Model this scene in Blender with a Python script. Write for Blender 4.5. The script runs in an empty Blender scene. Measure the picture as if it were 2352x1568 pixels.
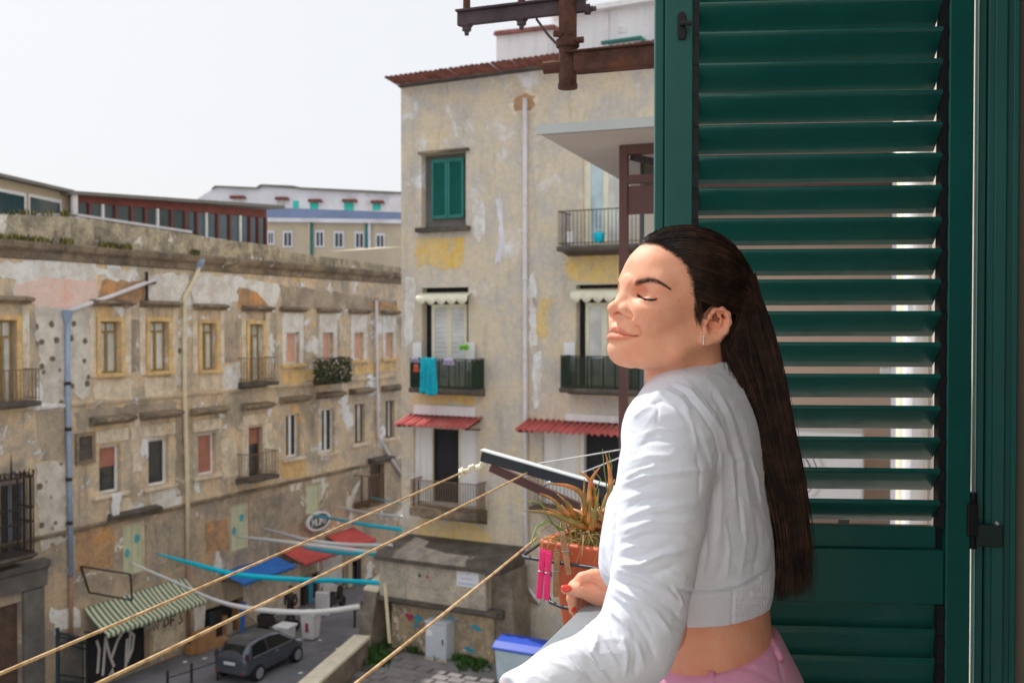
import bpy, math, random
import numpy as np
from mathutils import Vector, Matrix

random.seed(7)
np.random.seed(7)
scene = bpy.context.scene
COL = scene.collection
PI = math.pi

# ------------------------------------------------------------------ camera
CAM_Z = 12.6                       # eye height above the street
PITCH = math.radians(1.0)
cam_data = bpy.data.cameras.new('camera')
cam_data.lens = 35.0
cam_data.sensor_width = 36.0
cam_data.clip_start = 0.02
cam_data.clip_end = 3000
cam_data.dof.use_dof = True
cam_data.dof.focus_distance = 1.62
cam_data.dof.aperture_fstop = 9.0
camera = bpy.data.objects.new('camera', cam_data)
camera.location = (0, 0, CAM_Z)
camera.rotation_euler = (PI / 2 - PITCH, 0, 0)
COL.objects.link(camera)
scene.camera = camera

# ------------------------------------------------------------------ sky, sun, exposure
SUN_AZ = math.radians(44)          # to the left of the view axis
SUN_EL = math.radians(51)
world = bpy.data.worlds.new('World')
scene.world = world
world.use_nodes = True
wn = world.node_tree.nodes
wl = world.node_tree.links
wn.clear()
w_out = wn.new('ShaderNodeOutputWorld')
w_bg = wn.new('ShaderNodeBackground')
w_sky = wn.new('ShaderNodeTexSky')
w_sky.sky_type = 'NISHITA'
w_sky.sun_disc = False
w_sky.sun_elevation = SUN_EL
w_sky.sun_rotation = -SUN_AZ
w_sky.air_density = 1.0
w_sky.dust_density = 4.0
w_mix = wn.new('ShaderNodeMix')
w_mix.data_type = 'RGBA'
w_mix.inputs[0].default_value = 0.86          # thin even veil of bright haze
w_mix.inputs[7].default_value = (6.9, 6.98, 7.2, 1)
wl.new(w_sky.outputs[0], w_mix.inputs[6])
wl.new(w_mix.outputs[2], w_bg.inputs[0])
w_bg.inputs[1].default_value = 0.1
wl.new(w_bg.outputs[0], w_out.inputs[0])

sun_data = bpy.data.lights.new('sun', 'SUN')
sun_data.energy = 2.9
sun_data.angle = math.radians(0.55)
sun_data.color = (1.0, 0.955, 0.89)
sun = bpy.data.objects.new('sun', sun_data)
SUN_DIR = Vector((-math.sin(SUN_AZ) * math.cos(SUN_EL), math.cos(SUN_AZ) * math.cos(SUN_EL), math.sin(SUN_EL)))
sun.rotation_euler = SUN_DIR.to_track_quat('Z', 'Y').to_euler()
sun.location = (0, 0, 60)
COL.objects.link(sun)

scene.view_settings.view_transform = 'Standard'
scene.view_settings.look = 'None'
scene.view_settings.exposure = 0.42
scene.view_settings.gamma = 1.0
scene.view_settings.use_curve_mapping = False
scene.cycles.max_bounces = 8
scene.cycles.use_denoising = True

# ------------------------------------------------------------------ layout helpers
FPX = 35.0 / 36.0 * 2352.0         # measurements were taken on a 2352 x 1568 print of the view
CP, SP = math.cos(PITCH), math.sin(PITCH)

def ray(px, py):
    u = (px - 1176.0) / FPX
    v = -(py - 784.0) / FPX
    return Vector((u, CP + SP * v, -SP + CP * v))

def at(px, py, Y):
    """point seen at a print position, Y metres ahead"""
    r = ray(px, py)
    r = r * (Y / r.y)
    return Vector((r.x, r.y, r.z + CAM_Z))

def at_z(px, py, z):
    r = ray(px, py)
    t = (z - CAM_Z) / r.z
    return Vector((r.x * t, r.y * t, z))

def to_px(p):
    """numpy: points (N,3) -> print positions"""
    x = p[:, 0]; y = p[:, 1]; z = p[:, 2] - CAM_Z
    f = CP * y - SP * z
    v = SP * y + CP * z
    return np.stack([1176.0 + FPX * x / f, 784.0 - FPX * v / f], 1)

class Frame:
    """upright plane: origin, direction along the wall, outward normal; local (s, n, z)"""
    def __init__(self, o, ang_deg, flip=False):
        a = math.radians(ang_deg)
        self.o = Vector((o[0], o[1], 0))
        self.d = Vector((math.sin(a), math.cos(a), 0))
        self.n = Vector((self.d.y, -self.d.x, 0))
        if flip:
            self.n = -self.n
    def __call__(self, s, n, z):
        p = self.o + self.d * s + self.n * n
        return (p.x, p.y, z)
    def px(self, px, py, n=0.0):
        r = ray(px, py)
        t = ((self.o + self.n * n).dot(self.n)) / r.dot(self.n)
        p = r * t
        return ((p - self.o).dot(self.d), p.z + CAM_Z)

WORLD = lambda s, n, z: (s, n, z)

# ------------------------------------------------------------------ mesh building
class MB:
    def __init__(self):
        self.v = []; self.f = []; self.m = []
    def add(self, vs, fs, m=0):
        b = len(self.v)
        self.v += [tuple(p) for p in vs]
        self.f += [tuple(i + b for i in f) for f in fs]
        self.m += [m] * len(fs)
        return self
    def box(self, fr, s0, s1, n0, n1, z0, z1, m=0):
        vs = [fr(s, n, z) for z in (z0, z1) for n in (n0, n1) for s in (s0, s1)]
        self.add(vs, [(0, 1, 3, 2), (4, 6, 7, 5), (0, 4, 5, 1), (2, 3, 7, 6), (0, 2, 6, 4), (1, 5, 7, 3)], m)
        return self
    def prism(self, fr, poly, n0, n1, m=0):
        k = len(poly)
        vs = [fr(s, n0, z) for s, z in poly] + [fr(s, n1, z) for s, z in poly]
        fs = [tuple(range(k)), tuple(range(2 * k - 1, k - 1, -1))]
        fs += [(i, i + k, (i + 1) % k + k, (i + 1) % k) for i in range(k)]
        self.add(vs, fs, m)
        return self
    def extr(self, fr, prof, s0, s1, m=0):
        """profile [(n, z)] swept along s"""
        k = len(prof)
        vs = [fr(s0, n, z) for n, z in prof] + [fr(s1, n, z) for n, z in prof]
        fs = [tuple(range(k)), tuple(range(2 * k - 1, k - 1, -1))]
        fs += [(i, i + k, (i + 1) % k + k, (i + 1) % k) for i in range(k)]
        self.add(vs, fs, m)
        return self
    def bar(self, a, b, w, h, up=(0, 0, 1), m=0):
        a = Vector(a); b = Vector(b)
        d = (b - a).normalized()
        u = Vector(up)
        s = d.cross(u)
        if s.length < 1e-4:
            s = d.cross(Vector((1, 0, 0)))
        s.normalize(); u = s.cross(d)
        vs = [p + s * (i * w / 2) + u * (j * h / 2) for p in (a, b) for i, j in ((-1, -1), (1, -1), (1, 1), (-1, 1))]
        self.add(vs, [(0, 1, 2, 3), (7, 6, 5, 4), (0, 4, 5, 1), (1, 5, 6, 2), (2, 6, 7, 3), (3, 7, 4, 0)], m)
        return self
    def tube(self, pts, rad, sides=8, m=0, cap=True, flat=1.0, upv=None):
        pts = [Vector(p) for p in pts]
        n = len(pts)
        if not hasattr(rad, '__len__'):
            rad = [rad] * n
        vs = []; prev = None
        for i in range(n):
            t = (pts[min(i + 1, n - 1)] - pts[max(i - 1, 0)])
            if t.length < 1e-9:
                t = Vector((0, 0, 1))
            t.normalize()
            if prev is None:
                r = Vector(upv) if upv is not None else (Vector((0, 0, 1)) if abs(t.z) < 0.9 else Vector((1, 0, 0)))
            else:
                r = prev
            r = (r - t * r.dot(t))
            if r.length < 1e-6:
                r = Vector((1, 0, 0)) - t * t.x
            r.normalize(); prev = r
            q = t.cross(r)
            for k in range(sides):
                a = 2 * PI * k / sides
                vs.append(pts[i] + (r * math.cos(a) * flat + q * math.sin(a)) * rad[i])
        fs = []
        for i in range(n - 1):
            for k in range(sides):
                k2 = (k + 1) % sides
                fs.append((i * sides + k, i * sides + k2, (i + 1) * sides + k2, (i + 1) * sides + k))
        if cap:
            fs.append(tuple(range(sides - 1, -1, -1)))
            fs.append(tuple((n - 1) * sides + k for k in range(sides)))
        self.add(vs, fs, m)
        return self
    def lathe(self, c, prof, sides=16, m=0, axis=None):
        """prof [(r, h)]; axis default z"""
        c = Vector(c)
        ax = Vector(axis).normalized() if axis is not None else Vector((0, 0, 1))
        r0 = ax.orthogonal().normalized(); q0 = ax.cross(r0)
        vs = []
        for r, h in prof:
            for k in range(sides):
                a = 2 * PI * k / sides
                vs.append(c + ax * h + (r0 * math.cos(a) + q0 * math.sin(a)) * max(r, 1e-5))
        fs = []
        for i in range(len(prof) - 1):
            for k in range(sides):
                k2 = (k + 1) % sides
                fs.append((i * sides + k, i * sides + k2, (i + 1) * sides + k2, (i + 1) * sides + k))
        fs.append(tuple(range(sides - 1, -1, -1)))
        fs.append(tuple((len(prof) - 1) * sides + k for k in range(sides)))
        self.add(vs, fs, m)
        return self
    def mesh(self, name):
        me = bpy.data.meshes.new(name)
        me.from_pydata(self.v, [], self.f)
        return me
    def build(self, name, mats, parent=None, smooth=False, bevel=0.0, **kw):
        me = self.mesh(name)
        return link(name, me, mats, parent, smooth, self.m, bevel, **kw)

def link(name, me, mats, parent=None, smooth=False, midx=None, bevel=0.0, **kw):
    if not isinstance(mats, (list, tuple)):
        mats = [mats]
    if not me.materials:
        for m in mats:
            me.materials.append(m)
    if midx is not None and len(mats) > 1:
        me.polygons.foreach_set('material_index', midx)
    if smooth:
        me.polygons.foreach_set('use_smooth', [True] * len(me.polygons))
    me.update()
    o = bpy.data.objects.new(name, me)
    COL.objects.link(o)
    if parent is not None:
        setpar(o, parent)
    if bevel:
        b = o.modifiers.new('bevel', 'BEVEL')
        b.width = bevel; b.segments = 2; b.limit_method = 'ANGLE'; b.angle_limit = math.radians(40)
    tag(o, **kw)
    return o

def wloc(o):
    v = Vector(o.location)
    if o.parent is not None and '_w' in o:
        return Vector(o['_w'])
    return v

def setpar(o, parent):
    o.parent = parent
    base = WL.get(parent.name, Vector((0, 0, 0)))
    o.matrix_parent_inverse = Matrix.Translation(-base)
    WL[o.name] = Vector(o.location)

WL = {}

def tag(o, label=None, cat=None, group=None, kind=None):
    if label: o['label'] = label
    if cat: o['category'] = cat
    if group: o['group'] = group
    if kind: o['kind'] = kind
    return o

def empty(name, loc, parent=None, **kw):
    o = bpy.data.objects.new(name, None)
    o.location = loc
    o.empty_display_size = 0.1
    COL.objects.link(o)
    WL[o.name] = Vector(loc)
    if parent is not None:
        setpar(o, parent)
        WL[o.name] = Vector(loc)
    tag(o, **kw)
    return o

def inst(name, me, loc, parent, rot=None, scale=None):
    """another piece sharing mesh data (mesh is centred on its own origin)"""
    o = bpy.data.objects.new(name, me)
    COL.objects.link(o)
    o.location = loc
    if rot is not None: o.rotation_euler = rot
    if scale is not None: o.scale = scale
    if parent is not None:
        setpar(o, parent)
    return o

def raw_mesh(name, verts, faces, mats, smooth=True):
    me = bpy.data.meshes.new(name)
    me.from_pydata([tuple(v) for v in verts], [], [tuple(f) for f in faces])
    for m in (mats if isinstance(mats, (list, tuple)) else [mats]):
        me.materials.append(m)
    if smooth:
        me.polygons.foreach_set('use_smooth', [True] * len(me.polygons))
    me.update()
    return me

# ------------------------------------------------------------------ materials
def lin(c):
    c = c / 255.0
    return c / 12.92 if c <= 0.04045 else ((c + 0.055) / 1.055) ** 2.4

def S(r, g, b, k=1.0):
    return (min(lin(r) * k, .95), min(lin(g) * k, .95), min(lin(b) * k, .95), 1)

class NT:
    def __init__(self, name):
        self.mat = bpy.data.materials.new(name)
        self.mat.use_nodes = True
        self.t = self.mat.node_tree
        self.n = self.t.nodes; self.l = self.t.links
        self.b = self.n['Principled BSDF']
        g = self.n.new('ShaderNodeNewGeometry')
        self.pos = g.outputs['Position']
    def mapping(self, scale=(1, 1, 1), loc=(0, 0, 0), rot=(0, 0, 0), src=None):
        m = self.n.new('ShaderNodeMapping')
        m.inputs['Scale'].default_value = scale
        m.inputs['Location'].default_value = loc
        m.inputs['Rotation'].default_value = rot
        self.l.new(src or self.pos, m.inputs[0])
        return m.outputs[0]
    def noise(self, scale, detail=6, rough=0.6, vec=None, dist=0.0):
        n = self.n.new('ShaderNodeTexNoise')
        n.inputs['Scale'].default_value = scale
        n.inputs['Detail'].default_value = detail
        n.inputs['Roughness'].default_value = rough
        n.inputs['Distortion'].default_value = dist
        self.l.new(vec or self.pos, n.inputs['Vector'])
        return n.outputs[0]
    def vor(self, scale, vec=None, feature='F1', rand=1.0):
        n = self.n.new('ShaderNodeTexVoronoi')
        n.feature = feature
        n.inputs['Scale'].default_value = scale
        n.inputs['Randomness'].default_value = rand
        self.l.new(vec or self.pos, n.inputs['Vector'])
        return n.outputs[0]
    def ramp(self, fac, lo, hi):
        n = self.n.new('ShaderNodeMapRange')
        n.inputs[1].default_value = lo; n.inputs[2].default_value = hi
        n.interpolation_type = 'SMOOTHSTEP'
        self.l.new(fac, n.inputs[0])
        return n.outputs[0]
    def mix(self, fac, a, b, mode='MIX'):
        n = self.n.new('ShaderNodeMix')
        n.data_type = 'RGBA'; n.blend_type = mode
        if isinstance(fac, (int, float)): n.inputs[0].default_value = fac
        else: self.l.new(fac, n.inputs[0])
        for i, c in ((6, a), (7, b)):
            if isinstance(c, tuple): n.inputs[i].default_value = c if len(c) == 4 else (*c, 1)
            else: self.l.new(c, n.inputs[i])
        return n.outputs[2]
    def math(self, op, a, b=0.0):
        n = self.n.new('ShaderNodeMath'); n.operation = op
        for i, c in ((0, a), (1, b)):
            if isinstance(c, (int, float)): n.inputs[i].default_value = c
            else: self.l.new(c, n.inputs[i])
        return n.outputs[0]
    def bump(self, h, strength=0.3, dist=0.02):
        n = self.n.new('ShaderNodeBump')
        n.inputs['Strength'].default_value = strength
        n.inputs['Distance'].default_value = dist
        self.l.new(h, n.inputs['Height'])
        self.l.new(n.outputs[0], self.b.inputs['Normal'])
    def color(self, c):
        if isinstance(c, tuple): self.b.inputs['Base Color'].default_value = c
        else: self.l.new(c, self.b.inputs['Base Color'])
    def set(self, **kw):
        names = dict(rough='Roughness', metal='Metallic', spec='Specular IOR Level', sss='Subsurface Weight',
                     coat='Coat Weight', trans='Transmission Weight', alpha='Alpha', sheen='Sheen Weight')
        for k, v in kw.items():
            i = self.b.inputs[names[k]]
            if isinstance(v, (int, float)): i.default_value = v
            else: self.l.new(v, i)
        return self

def plain(name, c, rough=0.7, var=0.25, scale=4.0, bump=0.15, bscale=40.0, bdist=0.01, dirt=None, dirt_amt=0.5, metal=0.0, spec=0.4, streak=False, coat=0.0):
    """everyday surface: colour with grain, wear and fine relief"""
    t = NT(name)
    n1 = t.noise(scale, 7, 0.65)
    dark = tuple(x * (1 - var) for x in c[:3]) + (1,)
    light = tuple(min(x * (1 + var * 0.7), .95) for x in c[:3]) + (1,)
    col = t.mix(t.ramp(n1, 0.3, 0.7), dark, light)
    if dirt:
        vec = t.mapping((3, 3, 0.35)) if streak else None
        d = t.ramp(t.noise(scale * 0.6, 8, 0.7, vec), 0.5, 0.72)
        col = t.mix(t.math('MULTIPLY', d, dirt_amt), col, dirt)
    t.color(col)
    t.set(rough=rough, metal=metal, spec=spec)
    if coat: t.set(coat=coat)
    if bump:
        t.bump(t.noise(bscale, 5, 0.6), bump, bdist)
    return t.mat

# ------------------------------------------------------------------ plaster and stone surfaces
def facade_mat(name, tan, grey, warm, pale, seed, pale_amt=0.56, warm_amt=0.58, grey_amt=0.55, streaks=0.5, sc=1.0, band=None, bump=0.6, grain=0.16, edge=0.04, chips=0.5):
    t = NT(name)
    p = t.mapping(loc=(seed * 3.1, seed * 1.7, seed * 0.9))
    big = t.noise(0.3 * sc, 9, 0.62, p, 0.3)
    mid = t.noise(1.0 * sc, 9, 0.7, p, 0.3)
    fin = t.noise(7.0 * sc, 7, 0.7, p)
    warmn = t.noise(0.45 * sc, 9, 0.68, t.mapping(loc=(seed * 7.7 + 31, seed, 13)), 0.3)
    stn = t.noise(1.0 * sc, 8, 0.7, t.mapping((2.4, 2.4, 0.3), loc=(seed * 2, 5, 9)), 0.2)
    col = t.mix(t.ramp(mid, 0.36, 0.62), grey, tan)
    col = t.mix(t.ramp(big, grey_amt, grey_amt + 0.16), col, tuple(x * 0.7 for x in grey[:3]) + (1,))
    col = t.mix(t.math('MULTIPLY', t.ramp(warmn, warm_amt, warm_amt + 0.1), 0.85), col, warm)
    pn = t.noise(0.6 * sc, 11, 0.7, t.mapping(loc=(seed * 5, 41, seed)), 0.4)
    patch = t.ramp(pn, pale_amt, pale_amt + edge)
    col = t.mix(patch, col, pale)
    stre = t.math('MULTIPLY', t.ramp(stn, 0.5, 0.76), streaks)
    col = t.mix(stre, col, tuple(x * 0.45 for x in grey[:3]) + (1,))
    lime = t.math('MULTIPLY', t.ramp(t.noise(1.5 * sc, 8, 0.74, t.mapping((2.8, 2.8, 0.4), loc=(3, seed, 77)), 0.2), 0.58, 0.76), streaks * 0.8)
    col = t.mix(lime, col, pale)
    ch = t.noise(3.2 * sc, 9, 0.75, t.mapping(loc=(seed, 7, seed * 2)))
    col = t.mix(t.math('MULTIPLY', t.ramp(ch, 0.57, 0.66), chips), col, tuple(x * 0.55 for x in tan[:3]) + (1,))
    col = t.mix(t.math('MULTIPLY', t.ramp(t.noise(2.6 * sc, 9, 0.75, t.mapping(loc=(seed * 9, 3, 1))), 0.58, 0.68), chips * 0.8), col, pale)
    lo_ = 1 - grain * 1.6; hi_ = 1 + grain
    col = t.mix(t.ramp(fin, 0.25, 0.75), t.mix(1.0, col, (lo_, lo_, lo_, 1), 'MULTIPLY'), t.mix(1.0, col, (hi_, hi_, hi_, 1), 'MULTIPLY'))
    t.color(col)
    t.set(rough=0.93, spec=0.2)
    h = t.math('ADD', t.math('MULTIPLY', patch, 0.8), t.math('ADD', t.math('MULTIPLY', mid, 0.9), t.math('ADD', t.math('MULTIPLY', fin, 0.35), t.math('MULTIPLY', ch, 0.8))))
    t.bump(h, bump, 0.05)
    return t.mat

M = {}
M['left'] = facade_mat('weathered_tuff_plaster', S(186, 166, 138, 1.75), S(154, 145, 132, 1.65), S(202, 162, 112, 1.75), S(222, 216, 206, 1.6), 1.0, 0.555, 0.575, 0.56, 0.75, .85, grain=.1, edge=.03, chips=.42)
M['left_low'] = facade_mat('grimy_tuff_plaster', S(170, 150, 126, 1.65), S(140, 130, 118, 1.55), S(190, 148, 106, 1.65), S(210, 200, 188, 1.55), 2.0, 0.565, 0.60, 0.56, 0.75, .9, grain=.1, edge=.03, chips=.45)
M['right'] = facade_mat('patched_grey_yellow_plaster', S(194, 181, 158, 1.5), S(176, 171, 163, 1.5), S(206, 184, 134, 1.5), S(210, 210, 212, 1.5), 5.0, 0.55, 0.585, 0.575, 0.4, .9, grain=.07, edge=.13, chips=.32, bump=.4)
M['block'] = facade_mat('cement_render', S(176, 166, 150, 1.45), S(152, 145, 134, 1.4), S(190, 165, 135, 1.4), S(200, 193, 182, 1.45), 8.0, 0.6, 0.64, 0.6, 0.5, 1.6)
M['blocklow'] = facade_mat('painted_rubble_render', S(170, 152, 125, 1.4), S(138, 126, 110, 1.3), S(186, 152, 104, 1.35), S(205, 190, 170, 1.4), 11.0, 0.56, 0.57, 0.6, 0.6, 2.0)
M['darkstone'] = plain('dark_lava_stone', S(92, 86, 80, 1.25), 0.9, 0.35, 2.2, 0.5, 14, 0.03, S(60, 58, 52), 0.6)
M['portal'] = plain('grey_stone_portal', S(112, 108, 104, 1.1), 0.88, 0.25, 1.6, 0.4, 10, 0.03)
M['cornice'] = facade_mat('sooty_cornice', S(142, 126, 106, 1.5), S(112, 102, 90, 1.35), S(160, 132, 96, 1.45), S(180, 166, 146, 1.45), 27.0, .62, .6, .5, .6, 1.6)
M['parapet'] = facade_mat('lichened_parapet_render', S(172, 160, 136, 1.55), S(126, 118, 104, 1.4), S(176, 158, 116, 1.5), S(204, 198, 186, 1.5), 31.0, .58, .6, .54, .9, 1.4)
M['whiteplaster'] = facade_mat('flaking_white_plaster', S(212, 208, 204, 1.5), S(190, 182, 172, 1.45), S(205, 190, 170, 1.4), S(222, 222, 222, 1.5), 14.0, .55, .62, .62, .35, 1.6, grain=.08, edge=.1, chips=.5, bump=.4)
M['pinkplaster'] = facade_mat('faded_pink_plaster', S(214, 182, 170, 1.5), S(206, 186, 176, 1.45), S(212, 166, 150, 1.5), S(216, 206, 200, 1.5), 17.0, .55, .56, .64, .3, 1.6, grain=.08, edge=.12, chips=.4, bump=.4)
M['greyrender'] = facade_mat('bare_grey_brown_render', S(164, 150, 132, 1.55), S(140, 130, 118, 1.5), S(186, 148, 104, 1.55), S(196, 188, 176, 1.5), 41.0, .6, .6, .56, .6, 1.1, grain=.1)
M['orange'] = facade_mat('bare_orange_tuff', S(180, 142, 104, 1.5), S(150, 124, 100, 1.4), S(194, 142, 90, 1.5), S(196, 178, 156, 1.4), 21.0, .62, .54, .6, .5, 1.8)
M['ochre'] = facade_mat('ochre_limewash', S(204, 178, 118, 1.5), S(190, 172, 136, 1.45), S(210, 174, 92, 1.5), S(200, 190, 170, 1.5), 24.0, .58, .52, .64, .35, 1.8, grain=.08, edge=.12, chips=.4, bump=.4)
M['ochretrim'] = facade_mat('ochre_window_moulding', S(208, 178, 126, 1.5), S(186, 158, 118, 1.4), S(212, 170, 100, 1.5), S(206, 190, 164, 1.5), 37.0, .6, .55, .62, .5, 2.2, grain=.08, edge=.1, chips=.4, bump=.35)
M['paletrim'] = facade_mat('pale_window_moulding', S(208, 194, 172, 1.5), S(184, 170, 150, 1.4), S(200, 168, 124, 1.4), S(220, 210, 196, 1.5), 34.0, .56, .6, .64, .5, 2.2, grain=.08, edge=.1, chips=.4, bump=.35)
def pitted():
    t = NT('pitted_render')
    base = t.mix(t.ramp(t.noise(1.6, 8, 0.7), 0.35, 0.65), S(176, 170, 158, 1.35), S(204, 198, 188, 1.4))
    v = t.vor(2.3, t.mapping((1, 1, 1), loc=(4, 2, 1)))
    v = t.math('ADD', v, t.math('MULTIPLY', t.noise(6, 5, 0.6), 0.3))
    pit = t.ramp(v, 0.36, 0.30)
    n = t.n.new('ShaderNodeMapRange'); n.inputs[1].default_value = 0.34; n.inputs[2].default_value = 0.43
    n.inputs[3].default_value = 1.0; n.inputs[4].default_value = 0.0
    t.l.new(v, n.inputs[0])
    col = t.mix(n.outputs[0], base, S(122, 108, 92, 1.15))
    t.color(col); t.set(rough=0.95, spec=0.2)
    t.bump(t.math('SUBTRACT', t.noise(8, 6, 0.6), t.math('MULTIPLY', n.outputs[0], 2.0)), 0.7, 0.05)
    return t.mat
M['pitted'] = pitted()
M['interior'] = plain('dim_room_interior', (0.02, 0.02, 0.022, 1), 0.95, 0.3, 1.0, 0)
def glass(name, c, rough=0.08):
    t = NT(name)
    col = t.mix(t.ramp(t.noise(1.2, 3, 0.5), 0.35, 0.65), tuple(x * 0.7 for x in c[:3]) + (1,), c)
    t.color(col); t.set(rough=rough, spec=0.6, coat=0.3)
    return t.mat
M['glass_curtain'] = glass('curtained_window_glass', S(212, 214, 210, 1.3), 0.25)
M['glass_dark'] = glass('dark_window_glass', S(58, 66, 70, 0.8))
M['glass_teal'] = glass('tinted_veranda_glass', S(70, 92, 98, 0.9))
M['glass_pale'] = glass('pale_door_glass', S(186, 206, 212, 1.2), 0.2)
M['wood_olive'] = plain('olive_varnished_wood', S(146, 122, 76, 1.3), 0.6, 0.2, 6, 0.1)
M['wood_brown'] = plain('brown_wood', S(104, 82, 62, 1.2), 0.65, 0.25, 5, 0.2)
M['carved'] = plain('carved_brown_door', S(98, 80, 70, 1.1), 0.6, 0.3, 3, 0.5, 12, 0.04)
M['cream'] = plain('cream_painted_wood', S(218, 212, 190, 1.35), 0.5, 0.08, 3, 0.05)
M['whitepaint'] = plain('white_painted_frame', S(226, 226, 226, 1.3), 0.5, 0.08, 3, 0.05, dirt=S(190, 184, 172), dirt_amt=0.4)
M['whitewall'] = plain('whitewashed_wall', S(214, 218, 224, 1.4), 0.85, 0.08, 1.2, 0.2, 20, 0.02, S(182, 180, 176, 1.3), 0.6, streak=True)
M['terracotta_blind'] = plain('terracotta_roller_blind', S(170, 118, 102, 1.2), 0.7, 0.14, 2.5, 0.05)
M['pink_blind'] = plain('pink_roller_blind', S(206, 164, 148, 1.35), 0.75, 0.08, 1.5, 0.05)
M['palegreen'] = plain('pale_green_painted_door', S(190, 194, 164, 1.35), 0.6, 0.12, 2, 0.1, dirt=S(150, 144, 120), dirt_amt=0.5, streak=True)
M['decal'] = plain('blue_paint_decal', S(90, 170, 180, 1.2), 0.7, 0.2, 8, 0)
M['iron'] = plain('old_black_iron', S(58, 52, 50, 1.0), 0.6, 0.4, 12, 0.2, dirt=S(96, 66, 48), dirt_amt=0.5)
M['ironlight'] = plain('rusted_grey_iron', S(120, 100, 84, 1.2), 0.7, 0.3, 8, 0.2)
M['greeniron'] = plain('dark_teal_iron', S(38, 58, 66, 1.0), 0.55, 0.3, 6, 0.1)
M['pipe_blue'] = plain('blue_grey_zinc_pipe', S(142, 160, 184, 1.3), 0.5, 0.15, 2, 0.1, metal=0.1)
M['pipe_cream'] = plain('cream_drainpipe', S(206, 194, 166, 1.35), 0.6, 0.12, 2, 0.1)
M['pipe_brown'] = plain('brown_drainpipe', S(150, 120, 98, 1.2), 0.6, 0.2, 3, 0.1)
M['pipe_white'] = plain('grey_white_drainpipe', S(206, 202, 204, 1.35), 0.5, 0.1, 2, 0.1)
M['tile_red'] = plain('red_roof_tile', S(146, 98, 90, 1.2), 0.85, 0.3, 3, 0.4, 12, 0.02, S(110, 84, 74), 0.5)
M['corrug_red'] = plain('red_corrugated_sheet', S(176, 86, 82, 1.35), 0.6, 0.2, 1.6, 0.1, dirt=S(196, 130, 118, 1.3), dirt_amt=0.6)
M['redcloth'] = plain('red_awning_cloth', S(190, 82, 78, 1.3), 0.8, 0.12, 1.2, 0.1)
M['bluecloth'] = plain('blue_awning_cloth', S(46, 108, 186, 1.3), 0.8, 0.12, 1.2, 0.1)
M['greenshutter'] = plain('teal_green_shutter', S(38, 112, 104, 1.35), 0.55, 0.15, 2, 0.05)
M['greenscreen'] = plain('dark_green_reed_screen', S(54, 70, 58, 1.1), 0.85, 0.3, 8, 0.3, 60, 0.02)
M['hedge'] = plain('artificial_ivy_leaf', S(64, 74, 48, 1.1), 0.8, 0.4, 10, 0.1)
M['darkopening'] = plain('dark_door_opening', S(52, 54, 60, 0.9), 0.8, 0.2, 1.0, 0)
M['redwood'] = plain('red_brown_fascia', S(124, 68, 62, 1.1), 0.7, 0.2, 2, 0.1)
M['roofgrey'] = plain('grey_roof_sheet', S(120, 118, 112, 1.2), 0.8, 0.15, 1.5, 0.1)
M['asphalt'] = plain('street_asphalt', S(126, 125, 130, 1.05), 0.85, 0.3, 0.35, 0.4, 30, 0.02, S(96, 94, 98), 0.8)
M['pave'] = plain('grey_stone_sett', S(134, 130, 130, 1.1), 0.9, 0.2, 1.3, 0.4, 18, 0.02, S(112, 106, 96), 0.5)
M['joint'] = plain('earthy_paving_joint', S(112, 108, 98, 1.0), 0.95, 0.3, 2, 0.3)
M['grass'] = plain('weedy_grass_blade', S(66, 104, 44, 1.0), 0.8, 0.4, 3, 0)
M['weedy'] = plain('yellow_weed_leaf', S(150, 140, 66, 1.1), 0.8, 0.4, 4, 0)
M['weedgreen'] = plain('olive_weed_leaf', S(92, 96, 58, 1.0), 0.8, 0.4, 4, 0)
M['capstone'] = plain('pale_wall_capping', S(206, 196, 176, 1.3), 0.9, 0.15, 2, 0.3)
M['rubble'] = plain('old_rubble_wall', S(132, 122, 110, 1.2), 0.95, 0.35, 1.8, 0.8, 7, 0.08, S(90, 84, 74), 0.6)
M['tealpaint'] = plain('bright_teal_window', S(60, 190, 176, 1.2), 0.6, 0.1, 1, 0)
M['far_white'] = plain('far_white_render', S(206, 206, 210, 1.35), 0.9, 0.1, 0.4, 0, dirt=S(160, 150, 140, 1.2), dirt_amt=0.6)
M['far_beige'] = plain('far_beige_render', S(186, 172, 148, 1.35), 0.9, 0.12, 0.3, 0)
M['far_blue'] = plain('far_blue_grey_roof', S(126, 142, 172, 1.2), 0.8, 0.1, 0.3, 0)
M['plasticwhite'] = plain('white_plastic', S(226, 228, 228, 1.25), 0.45, 0.06, 3, 0, dirt=S(190, 184, 176), dirt_amt=0.3)
M['ribbon_white'] = plain('white_plastic_ribbon', S(246, 248, 250, 1.3), 0.3, 0.05, 2, 0)
M['ribbon_cyan'] = plain('cyan_plastic_ribbon', S(10, 180, 250, 1.5), 0.3, 0.08, 2, 0)
M['paint_black'] = plain('black_spray_paint', S(40, 38, 40), 0.7, 0.1, 4, 0)
M['paint_white'] = plain('white_spray_paint', S(214, 212, 208, 1.2), 0.7, 0.1, 4, 0)
M['paint_red'] = plain('red_spray_paint', S(178, 60, 84, 1.1), 0.7, 0.1, 4, 0)
M['paint_blue'] = plain('blue_spray_paint', S(60, 150, 176, 1.1), 0.7, 0.1, 4, 0)
M['cardboard'] = plain('brown_cardboard', S(170, 128, 88, 1.2), 0.85, 0.15, 3, 0.1)
M['marble'] = plain('white_marble_plaque', S(204, 208, 214, 1.3), 0.4, 0.05, 2, 0)
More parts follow.
